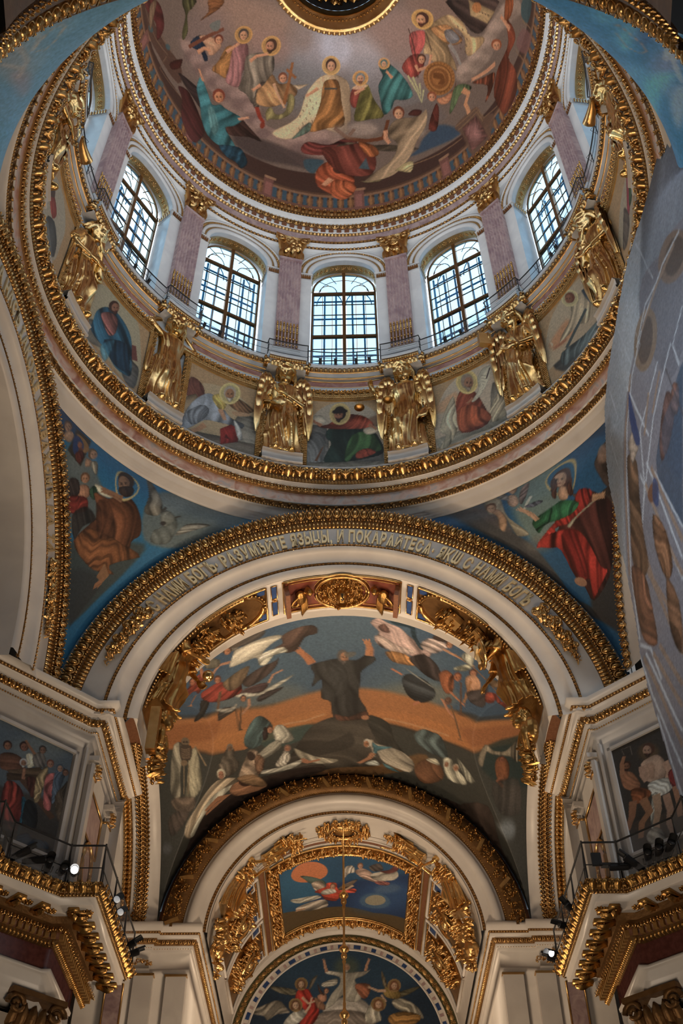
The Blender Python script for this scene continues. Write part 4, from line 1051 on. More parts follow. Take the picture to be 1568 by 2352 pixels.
def mural_mesh(name, Sf, nu, nv, img=None, m='mural', keep=None):
    u = np.linspace(0, 1, nu); v = np.linspace(0, 1, nv)
    U, Vv = np.meshgrid(u, v, indexing='ij')
    P = Sf(U, Vv); V, F = grid(P)
    if keep is not None:
        kv = keep(U, Vv).ravel(); F = F[kv[F].all(1)]
    me = mesh(name, V, F, m, True)
    col = np.ones((nu * nv, 4), np.float32)
    if img is not None:
        h, w = img.shape[:2]
        ix = np.clip(U.ravel() * (w - 1), 0, w - 1.001); iy = np.clip(Vv.ravel() * (h - 1), 0, h - 1.001)
        x0 = ix.astype(int); y0 = iy.astype(int); fx = (ix - x0)[:, None]; fy = (iy - y0)[:, None]
        c = (img[y0, x0] * (1 - fx) + img[y0, x0 + 1] * fx) * (1 - fy) + (img[y0 + 1, x0] * (1 - fx) + img[y0 + 1, x0 + 1] * fx) * fy
        col[:, :3] = c
    ca = me.color_attributes.new('paint', 'FLOAT_COLOR', 'POINT'); ca.data.foreach_set('color', col.ravel())
    return me
# ---- a small painter: soft shapes with drapery folds, laid down one after another
def rounded(P, n=4):
    A, B, D, E = np.roll(P, 1, 0), P, np.roll(P, -1, 0), np.roll(P, -2, 0); out = []
    for f in np.arange(n) / n:
        out.append(.5 * (2 * B + (D - A) * f + (2 * A - 5 * B + 4 * D - E) * f * f + (3 * B - A - 3 * D + E) * f ** 3))
    return np.stack(out, 1).reshape(-1, 2)
def noise1(x, seed):
    rg = np.random.default_rng(seed); t = rg.uniform(-1, 1, 256); i = np.floor(x).astype(int); f = x - i; f = f * f * (3 - 2 * f)
    return t[i % 256] * (1 - f) + t[(i + 1) % 256] * f
def colour(i):
    i = i - 1; return np.array([i // 4096 * 4 + 2, i // 64 % 64 * 4 + 2, i % 64 * 4 + 2]) / 255.
def steps(v): return np.cumsum(np.asarray(v, float).reshape(-1, 2), 0)
class Canvas:
    def __init__(s, W, H): s.W, s.H, s.img, s.k = W, H, np.zeros((H, W, 3)), 0
    def poly(s, col, P, fold=0., ang=90., soft=1.3, al=1., sm=1):
        s.k += 1; k = s.k; W, Hh, img = s.W, s.H, s.img
        P = np.asarray(P, float)
        if sm and len(P) > 3: P = rounded(P, 3 if len(P) < 24 else 2)
        m = soft + 1
        x0, y0 = np.floor(P.min(0) - m).astype(int); x1, y1 = np.ceil(P.max(0) + m).astype(int) + 1
        x0, y0, x1, y1 = max(0, x0), max(0, y0), min(W, x1), min(Hh, y1)
        if x1 <= x0 or y1 <= y0: return
        X, Y = np.meshgrid(np.arange(x0, x1, dtype=np.float32), np.arange(y0, y1, dtype=np.float32))
        ins = np.zeros(X.shape, bool); d2 = np.full(X.shape, 1e9, np.float32)
        for (ax, ay), (bx, by) in zip(P.astype(np.float32), np.roll(P, -1, 0).astype(np.float32)):
            ex, ey = bx - ax, by - ay; L = ex * ex + ey * ey + np.float32(1e-9)
            if ey != 0: ins ^= ((ay > Y) != (by > Y)) & (X < ex * (Y - ay) / ey + ax)
            t = np.clip(((X - ax) * ex + (Y - ay) * ey) / L, 0, 1)
            np.minimum(d2, (X - ax - t * ex) ** 2 + (Y - ay - t * ey) ** 2, out=d2)
        sd = np.sqrt(d2) * np.where(ins, 1, -1)
        mk = np.clip(.5 + sd / soft, 0, 1); mk = mk * mk * (3 - 2 * mk) * al
        D = np.broadcast_to(col, X.shape + (3,)).copy()
        if fold > 0:
            a = math.radians(ang); pv = -X * math.sin(a) + Y * math.cos(a); qv = X * math.cos(a) + Y * math.sin(a)
            size = max(8., min(x1 - x0, y1 - y0)); f = 10. / size
            wv = pv + .24 * size * np.sin(qv / size * 2.4 + k) + .07 * size * noise1(qv * 3 / size + 50, k + 5)
            n = noise1(wv * f + 60, k) + .35 * noise1(wv * f * 2.6 + 90, k + 1)
            n = np.sign(n) * np.abs(n) ** .8 * (.55 + .6 * np.abs(noise1(qv * 3.5 / size + wv * f * .3 + 40, k + 2)))
            rel = np.clip(sd / (size * .32), 0, 1); across = np.clip((pv - pv[ins].mean()) / size, -.6, .6) if ins.any() else 0
            D = D * np.clip(1 + fold * .80 * n + .24 * rel - .15 + .30 * across * (1 if math.cos(a) < 0 or a > 1.2 else -1), .30, 1.7)[..., None]
            D *= (1 - .30 * np.clip(1 - sd / 2.2, 0, 1) * (sd > 0))[..., None]
        img[y0:y1, x0:x1] = img[y0:y1, x0:x1] * (1 - mk[..., None]) + D * mk[..., None]
    def oval(s, col, c, u, v, soft=1.3, al=1.):
        t = np.linspace(0, 2 * np.pi, 13)[:-1, None]; s.poly(col, np.asarray(c) + np.cos(t) * np.asarray(u) * 1.0 + np.sin(t) * np.asarray(v) * 1.0, 0, 0, soft, al)
    def stroke(s, col, P, w, w2=None, al=1., soft=1.1):
        P = np.asarray(P, float); w2 = w if w2 is None else w2; d = np.gradient(P, axis=0); d /= np.linalg.norm(d, axis=1, keepdims=True) + 1e-6
        nr = np.stack([-d[:, 1], d[:, 0]], -1) * (np.linspace(w, w2, len(P))[:, None] / 2); s.poly(col, np.concatenate([P + nr, (P - nr)[::-1]]), 0, 0, soft, al, 0)
    def head(s, hair, skin, halo, beard, d, long_, c, u, v):
        c, u, v = np.asarray(c, float), np.asarray(u, float), np.asarray(v, float); at_ = lambda x, y: c + u * x + v * y
        if halo is not None: s.oval(halo, c, u * 1.75, v * 1.75); s.oval(halo * .82, c, u * 1.45, v * 1.45, 2, .7)
        s.oval(hair, at_(0, -.12), u * 1.02, v * 1.12)
        if long_: s.poly(hair, [at_(*q) for q in ((-1, -.3), (1, -.3), (1.15, 1.3), (.5, 1.1), (-.5, 1.1), (-1.15, 1.3))])
        s.oval(skin, at_(.25 * d, .12), u * .72, v * .88)
        s.poly(skin * .72, [at_(.25 * d + q, w) for q, w in ((.25, -.6), (.72, 0), (.45, .8), (.2, .9), (.35, .2))], 0, 0, 2, .6)
        r = math.sqrt(abs(u[0] * v[1] - u[1] * v[0])); e = .3 * d
        for q in (-1, 1):
            s.stroke(skin * .5, [at_(e + q * .45, -.02), at_(e + q * .12, 0)], r * .13, None, .8); s.oval(skin * .35, at_(e + q * .28, .14), u * .12, v * .08, 1, .9)
        s.stroke(skin * .6, [at_(.38 * d, .1), at_(.45 * d, .42)], r * .12, None, .6); s.stroke(np.array((.45, .22, .17)), [at_(e - .2, .62), at_(e + .2, .62)], r * .12, None, .8)
        if beard is not None: s.poly(beard, [at_(.2 * d + q, w) for q, w in ((-.52, .58), (-.2, .72), (.2, .72), (.52, .58), (.36, 1.1), (0, 1.38), (-.36, 1.1))], .3, 90)
    def arm(s, skin, P, w, hand_):
        P = np.asarray(P, float); s.stroke(skin, P, w, w * .7); s.stroke(skin * .72, P + np.array((w * .22, -w * .12)), w * .22, w * .12, .5)
        if hand_:
            p = P[-1]; d = p - P[-2]; d /= np.linalg.norm(d) + 1e-6; n = np.array((-d[1], d[0]))
            s.oval(skin, p + d * w * .4, d * w * .55, n * w * .4)
            for o in (-.35, 0, .35): s.stroke(skin, [p + d * w * .6 + n * o * w * .6, p + d * w * 1.25 + n * o * w * 1.1], max(1., w * .18))
def paint(spec, gain=1.0, extra=None, desat=.12):
    W, Hh, txt = spec; cv = Canvas(W, Hh)
    opt = lambda i: colour(i) if i else None
    cv.img[:] = colour(int(txt.split('\n')[0].split()[1]))
    for k, row in enumerate(txt.split('\n')):
        if extra is not None and k == extra[0]: extra[1](cv.img)
        v = [int(x) for x in row.split()]; q = v[0]
        if q == 1: cv.poly(colour(v[1]), steps(v[2:]))
        elif q == 2: cv.poly(colour(v[1]), steps(v[4:]), v[2] / 100, v[3])
        elif q == 3: cv.poly(colour(v[1]), steps(v[7:]), v[2] / 100, v[3], v[4], v[5] / 100, v[6])
        elif q == 4: P = steps(v[4:]); cv.oval(colour(v[1]), P[0], P[1] - P[0], P[2] - P[0], v[2], v[3] / 100)
        elif q == 5: cv.stroke(colour(v[1]), steps(v[5:]), max(1., v[2] / 10), max(1., v[3] / 10), v[4] / 100)
        elif q == 6: cv.head(colour(v[1]), colour(v[2]), opt(v[3]), opt(v[4]), v[5], v[6], v[7:9], np.array(v[9:11]) / 10, np.array(v[11:13]) / 10)
        elif q == 7: cv.arm(colour(v[1]), steps(v[4:]), max(1.2, v[2] / 10), v[3])
    img = cv.img; rg = np.random.default_rng(3); g = rg.normal(0, 1, (Hh, W)); g = (g + np.roll(g, 1, 0) + np.roll(g, 1, 1) + np.roll(g, -1, 1)) / 2
    img = np.clip(img * (1 + .035 * g[..., None]), 0, 1)
    lin = np.where(img <= .04045, img / 12.92, ((img + .055) / 1.055) ** 2.4)
    lum = lin @ np.array((.3, .55, .15)); lin = lin * (1 - desat) + lum[..., None] * desat
    return np.clip(lin * np.asarray(gain), 0, .9)
# mural drawings, positions taken from image pixels through the camera onto each surface: one row per stroke or shape, whole numbers in canvas cells (points after the first are steps)
MURALS = {}
MURALS['dome'] = (1500, 560, '''3 99668 0 87 4 100 0 -10 -39 1451 26 -261 -26 -860 0
4 132892 163 80 757 530 386 -180 -389 56
4 154093 92 50 645 488 111 9 -88 -98
4 179059 72 45 844 477 81 -21 -96 -34
4 174964 55 50 737 508 68 -3 -67 -48
4 145177 91 70 347 437 165 112 -106 -154
4 136922 95 70 1012 510 113 -84 -164 28
4 116248 81 70 327 293 50 71 9 -143
4 99931 84 70 614 385 168 20 -151 -89
4 95770 66 60 879 336 130 -78 -143 18
4 124438 56 60 1187 427 56 -103 -98 80
4 141018 59 60 483 441 72 35 -43 -73
4 120408 50 70 552 536 62 15 -20 -75
4 116576 48 50 876 423 94 -39 -106 0
3 53833 0 89 5 95 1 116 -39 40 126 88 0 90 23 99 4 100 16 82 5 117 12 116 -12 100 -9 87 -10 89 -12 86 0 79 -6 45 8 55 -132 -44 -13 -24 0 -18 0 -85 0 -16 0 -20 0 -60 0 -17 0 -34 0 -110 0 -44 0 -68 0 -66 0 -65 0 -66 0 -67 0 -55 0 -70 0 -45 0 -70 0 -30 0 -47 0 -1 0 -52 0 -39 0 -13 0
3 128665 0 110 7 95 1 277 216 26 35 30 2 39 8 34 10 46 17 39 9 36 -19 36 -31 60 10 79 25 47 -1 3 -80 -68 -42 -50 23 -67 16 -24 -9 -35 25 -50 1 -41 5 -36 0 -52 -3
4 153566 17 60 303 238 12 24 -4 -33
4 87122 17 55 326 235 16 28 -8 -38
4 153566 20 60 341 251 17 25 -7 -37
4 87122 19 55 364 243 20 28 -11 -40
4 153566 19 60 386 264 16 22 -7 -35
4 87122 19 55 408 253 21 26 -13 -40
4 153566 20 60 426 270 18 20 -10 -36
4 87122 20 55 447 256 25 22 -17 -38
4 153566 20 60 470 279 20 18 -13 -34
4 87122 20 55 490 261 25 20 -19 -37
4 153566 19 60 515 269 20 13 -15 -30
4 87122 20 55 533 248 26 17 -19 -33
4 153566 14 60 546 244 15 10 -12 -23
4 87122 14 55 562 221 17 11 -14 -25
4 153566 22 60 645 245 23 7 -20 -29
4 87122 21 55 658 216 28 8 -25 -29
4 153566 19 60 699 266 22 2 -20 -20
4 87122 19 55 711 236 26 2 -25 -22
3 58125 0 99 17 80 1 498 173 43 23 57 12 71 -9 47 -8 -29 -31 -59 -7 -59 -18 -38 1 -25 6
3 46165 0 92 5 90 1 670 186 43 5 -11 -28 -11 -20 -18 13
3 66250 0 135 4 80 1 154 81 12 42 47 8 47 23 48 23 23 -8 6 -36 -72 -27 -43 -19
5 99536 35 35 80 172 94 66 24 43 29
5 99536 35 35 80 281 139 3 -51 81 28
5 99536 35 35 80 189 137 38 7 57 23
4 50390 2 80 274 31 3 13 4 -12
4 50390 2 80 304 59 3 12 4 -12
4 50390 2 80 270 160 2 9 5 -8
4 50390 2 80 214 105 2 11 6 -7
4 50390 2 80 432 49 4 10 2 -16
2 66057 40 135 340 127 22 24 26 -6 28 -20 21 -29 -9 -61 -17 -10 -18 14 -18 25 -13 47
2 74249 35 26 157 90 19 67 29 22 31 -11 6 -45 -27 14 -26 -25
2 112018 20 0 179 118 -5 32 9 7 19 -27 13 -30
2 74892 35 160 210 266 18 50 11 -19 6 -24 32 -17 8 -28 -15 6 -25 31
2 115851 30 94 243 355 23 47 14 -24 -4 -74 -6 40
2 61895 20 65 296 144 16 51 8 -25 -13 -33
2 33554 30 1 305 243 -7 24 10 32 22 6 4 -21 24 -7 -3 -15 -22 4
2 174106 20 1 304 285 14 30 28 22 17 -4 -1 -34 -10 -15 -20 7
7 182232 106 0 329 257 5 27 16 14
5 99211 87 87 100 305 237 14 77 14 54
1 95768 299 333 8 36 19 -17 -8 -16
6 90825 182232 0 0 0 0 345 338 87 120 82 -70
2 136653 45 107 381 361 -7 -20 7 -37 0 -37 21 9 22 11 -11 36 -13 34
2 132503 40 115 386 376 24 25 23 -12 16 -31 2 -25 12 -34 -19 -18 -20 -1 -10 35 -16 29
6 66446 174040 169938 0 0 0 387 409 118 122 104 -92
7 182232 107 1 383 338 8 34
2 108054 45 105 436 381 25 29 26 17 24 0 18 -29 -2 -42 -19 -12 16 -39 -10 -24 -27 13 -24 -3 -5 40 -17 30
2 78928 30 101 508 344 19 12 -5 -36 10 -39 -18 0
5 123592 125 103 100 526 281 17 -22 13 -8
4 111304 2 100 555 242 6 1 -6 -12
6 62088 165654 174099 66249 -1 0 483 447 175 95 90 -129
7 182232 101 1 452 374 8 24 19 18
7 182232 98 1 512 342 -9 -18
2 153363 40 135 520 348 10 38 29 -13 34 15 28 -13 -11 -26 -24 -25 -25 -21 -27 -12 -15 2 -8 32
2 133012 35 78 599 360 20 -8 0 -37 -26 -33 -25 -13 -5 -10 -11 23 9 21 19 -13 21 21
2 170270 20 17 599 386 52 17 -29 -24
5 124107 93 93 100 578 442 10 -56 4 -59
5 124107 80 80 100 566 418 39 -11
6 107467 182232 0 0 0 0 565 392 134 57 48 -114
7 186523 91 1 545 366 21 -20 23 -21
2 53833 50 179 471 168 24 52 26 -3 44 -23 -32 -8 -37 -30 -14 -1
2 41481 40 9 324 155 32 25 41 11 18 -41 -35 3
2 50845 55 98 370 220 8 -36 23 -24 20 -38 26 -27 32 1 31 30 -11 18 -23 19 17 26 12 32 -12 4 -35 -10 -15 -3 -16 -20 -20 14 -21 12
2 25491 50 82 476 96 33 34 19 4 18 -31 -11 -34 -14 12 -22 -4
3 100580 30 102 5 60 1 422 175 11 11 27 -31 1 -41 -19 16
6 111434 178005 0 0 0 0 431 228 128 147 75 -142
7 173975 87 1 381 220 -16 8
7 182298 76 1 496 215 16 19
2 178526 25 78 686 429 36 10 32 -5 31 -24 -1 -71 -7 -55 -34 -7 -74 22 -36 -59 -38 -13 -10 16 51 62 10 63 14 32
2 144909 45 88 701 417 22 8 27 -6 8 -53 6 -66 -42 -9 -47 -18 10 44 10 46 1 28
2 87704 30 71 633 240 36 59 6 -22 -27 -27
5 62415 47 47 100 703 399 41 2
6 57928 186458 182486 0 0 0 721 461 205 7 9 -144
7 182232 96 1 682 397 -25 -21
5 70540 27 27 70 642 367 4 -7
5 70540 26 26 70 662 364 3 -7
5 70540 27 27 70 681 360 3 -7
5 70540 25 25 70 655 348 3 -8
5 70540 26 26 70 673 344 3 -7
5 70540 26 26 70 647 331 4 -7
5 70540 26 26 70 666 328 3 -7
5 70540 25 25 70 641 314 3 -7
5 70540 25 25 70 659 311 3 -7
5 70540 26 26 70 676 308 3 -8
5 70540 27 27 70 652 294 3 -7
5 70540 25 25 70 669 291 3 -8
5 70540 25 25 70 645 277 4 -8
5 70540 25 25 70 662 274 3 -8
2 86666 50 159 658 220 17 23 49 -2 39 20 32 -11 -21 -37 -50 -4 -55 -6
2 144459 55 111 697 144 13 33 27 16 30 -9 16 -60 -12 -47 -28 -9 -39 31
7 182232 147 0 732 131 -17 -26
4 62024 2 100 747 163 12 -1 -11 -13
3 95573 0 75 12 90 1 788 313 84 -1 84 -14 46 -25 18 -72 -41 11 -16 -5 -84 51 -60 8 -46 26
3 137051 0 42 10 95 1 1279 235 37 -66 -16 -28 -36 43 -44 34 -33 -11 -46 14 -43 18 -13 32 22 17 48 -17 42 -4
4 166113 17 60 1286 206 9 -25 -18 21
4 99668 18 50 1280 177 11 -33 -20 27
4 166113 18 60 1235 238 10 -24 -20 17
4 99668 17 50 1230 209 10 -27 -19 20
4 166113 17 60 1192 253 10 -21 -20 13
4 99668 17 50 1188 224 12 -24 -21 15
4 166113 17 60 1152 265 11 -20 -19 11
4 99668 16 50 1149 235 13 -21 -21 12
4 166113 15 60 1112 271 12 -15 -18 5
4 99668 14 50 1111 241 12 -17 -18 7
3 46102 0 76 10 95 1 912 154 50 -10 70 -22 -5 32 -31 43 -44 -8 -18 -22
4 153825 20 60 933 225 26 -19 -31 0
4 153695 20 70 814 282 36 -8 -38 -11
3 87054 0 74 3 90 1 1028 158 61 -5 2 -48 22 -21 2 -22 -25 -42 -48 -2 -6 93
3 107601 30 99 1 90 0 1041 134 39 -5 7 -104 -43 7
3 144985 30 99 4 70 1 1048 116 26 1 2 -67 -25 7
5 116113 37 37 80 1028 155 61 -7 4 -49 49 -23
5 116113 37 37 80 1031 139 54 -2 4 -45
5 116113 38 38 80 914 124 61 -13 58 -6
5 116113 42 42 80 1289 128 2 -75 -59 65 4 -95
3 107667 0 44 3 70 1 1277 119 3 -66 -34 14 -5 61
3 37972 0 29 4 80 1 1323 143 15 -51 -44 5 1 42
2 107275 40 77 792 396 27 10 7 -19 -11 -30 -21 -12 -11 20
2 99788 45 74 826 398 20 3 9 -42 19 -55 -40 2 -42 4 11 45
3 203297 0 78 3 80 1 792 399 27 9 27 -9 -25 -7
6 100061 182297 182356 124176 0 0 825 422 156 -23 -22 -114
7 182232 94 1 799 384 24 7
2 50713 50 61 923 451 13 -20 18 -31 11 -42 -1 -38 -27 2 -24 12 -14 -17 -25 -10 -1 43 5 39 23 21 -4 24
6 50649 186523 182357 0 0 0 918 438 110 -44 -43 -79
7 182232 97 1 927 393 -6 14
3 160719 35 30 2 80 1 1047 460 49 -23 -21 -26 -58 -8
5 62089 32 32 100 1060 473 -62 -120
2 170137 40 57 1109 438 32 -13 45 -28 9 -50 -15 -42 20 -39 -9 -11 -45 19 -3 22 24 24 1 41 -45 -1 -25 -76 -15 47 -27 32 5 19 -11 13 30 21
2 144976 45 113 1121 423 40 -35 1 -42 -3 -24 -18 7 -20 29 -7 44
3 99998 30 110 1 80 1 1142 385 18 -19 -4 -35 -22 10 -6 23
5 124765 111 66 100 1126 351 -5 -35 -8 -31
6 62024 186392 186515 82633 -1 0 1121 457 153 -154 -143 -96
7 182232 98 1 1067 376 -14 -10
5 66315 31 31 70 1098 428 -3 -7
5 66315 31 31 70 1095 424 -3 -7
5 66315 31 31 70 1093 419 -3 -7
5 66315 32 32 70 1090 415 -2 -7
5 66315 32 32 70 1088 411 -3 -7
5 66315 31 31 70 1085 406 -3 -7
5 66315 31 31 70 1083 401 -3 -6
5 66315 30 30 70 1081 397 -3 -7
5 66315 31 31 70 1078 393 -2 -8
5 66315 31 31 70 1076 388 -2 -7
5 66315 30 30 70 1178 357 -2 -6
5 66315 30 30 70 1180 339 -2 -6
5 66315 30 30 70 1182 321 -1 -7
5 66315 30 30 70 1166 333 -1 -7
5 66315 29 29 70 1169 314 -2 -6
5 66315 30 30 70 1153 325 -1 -6
5 66315 30 30 70 1156 307 -1 -7
5 66315 29 29 70 1140 318 -1 -7
5 66315 30 30 70 1144 299 -1 -7
2 62220 40 67 1224 413 65 -157 -22 -3 -60 21 -15 29 2 33 9 50
3 161880 10 101 1 90 0 1253 352 11 -100 -34 15 -9 64
5 70475 33 33 80 1243 331 -4 -8
5 70475 33 33 80 1243 320 -2 -7
5 70475 34 34 80 1244 309 -2 -7
5 70475 32 32 80 1245 299 -2 -8
5 70475 33 33 80 1246 287 -1 -7
5 70475 32 32 80 1247 276 0 -7
4 161293 2 80 1247 318 7 -15 -18 10
2 123724 40 93 968 404 43 12 30 -18 -1 -21 -28 -17 -30 4
6 70345 182232 0 0 0 0 1035 387 110 -88 -72 -92
7 182232 105 1 1010 386 -1 -16 24 -9
4 136587 2 100 1048 310 35 -35 -58 -2
4 99272 2 100 1048 310 27 -30 -46 -1
4 144909 2 100 1048 310 25 -27 -42 -1
4 111689 2 100 1048 310 21 -22 -35 -1
4 144844 2 80 1047 312 15 -14 -25 -2
1 95111 1044 333 18 -22 -9 -23 -16 12 12 5 -13 17
5 90951 26 26 80 1077 279 3 -4
5 90951 25 25 80 1072 272 2 -4
5 90951 25 25 80 1065 268 2 -4
5 90951 26 26 80 1057 267 1 -5
5 90951 25 25 80 1049 267 1 -5
5 90951 25 25 80 1041 270 0 -5
5 90951 25 25 80 1033 275 -1 -4
5 90951 25 25 80 1026 282 -2 -3
5 90951 26 26 80 1020 291 -3 -3
5 90951 25 25 80 1015 300 -4 -1
5 90951 26 26 80 1012 310 -4 0
5 90951 26 26 80 1011 320 -4 1
5 90951 26 26 80 1013 330 -4 2
5 90951 26 26 80 1016 338 -4 4
5 90951 27 27 80 1022 345 -3 4
5 90951 27 27 80 1030 350 -3 4
5 90951 26 26 80 1038 352 -1 5
5 90951 26 26 80 1048 352 0 4
5 90951 26 26 80 1057 349 1 4
5 90951 26 26 80 1066 344 2 3
5 90951 25 25 80 1073 336 3 3
5 90951 25 25 80 1078 327 4 2
5 90951 26 26 80 1082 317 4 0
5 90951 25 25 80 1084 307 4 -1
5 90951 26 26 80 1083 296 5 -2
5 90951 25 25 80 1081 287 4 -3
2 165588 20 104 1016 269 21 -11 28 -3 16 11 -16 -20 -28 -12 -18 14
6 123915 182232 0 0 0 0 1008 283 103 -90 -47 -107
2 70991 50 81 1070 255 25 -20 7 -28 -31 17 -19 -12 -24 -10 16 29
5 173974 143 93 100 1082 229 7 -24 -18 -16 -2 -34
2 86665 40 80 1012 259 -4 -28 -22 -43 -16 18 19 34
5 153948 58 22 100 974 376 5 -60 0 -29
5 153948 60 22 100 986 365 -3 -51
5 153948 59 22 100 995 338 -12 -33
5 153948 58 22 100 997 316 -17 -26
2 94920 50 64 1262 206 4 -27 -17 -39 -39 3 -3 -56 -20 -56 -30 -12 -20 12 -2 87 33 42 33 4 32 3
2 123913 30 33 1300 220 11 -33 -34 -1 -16 22
2 107402 50 81 1109 218 33 -26 24 -27 -30 -25 -25 -6 24 31
7 182232 111 1 1178 182 -27 16 -28 20
7 182232 103 1 1254 177 7 38
6 123914 182232 0 0 0 0 1208 207 82 -183 -76 -77
2 74766 40 155 733 226 38 23 57 -18 55 -21 54 -46 -57 26 -66 28
2 90826 50 137 707 227 45 11 57 2 26 -52 -12 -50 -37 -1 -47 26
2 152908 40 141 797 246 34 -16 13 -33 -25 -1
3 50456 0 87 4 80 1 793 163 19 31 6 -41
5 86792 108 108 100 738 292 34 -31 45 -15 45 -5
5 86792 93 93 100 775 268 15 18
5 86792 94 94 100 881 289 -22 -47
2 178526 50 55 888 276 27 3 29 -15 25 -4 14 2 -15 -40 -32 -30 -22 -35 -37 -38 -30 -9 -45 1 31 33 38 24 19 43 -20 35
6 90889 186458 0 0 0 0 912 295 143 -77 -42 -154
7 182232 121 0 869 262 -4 -23 7 -19
2 61960 20 139 934 279 20 4 17 -16 -14 -7
2 153753 40 21 794 118 51 -7 47 28 23 -6 -10 -32 -33 25 -36 -21
2 144523 50 120 734 122 34 -1 18 -26 -24 -43 -28 16
4 124634 20 60 772 280 41 -6 -42 -14''')
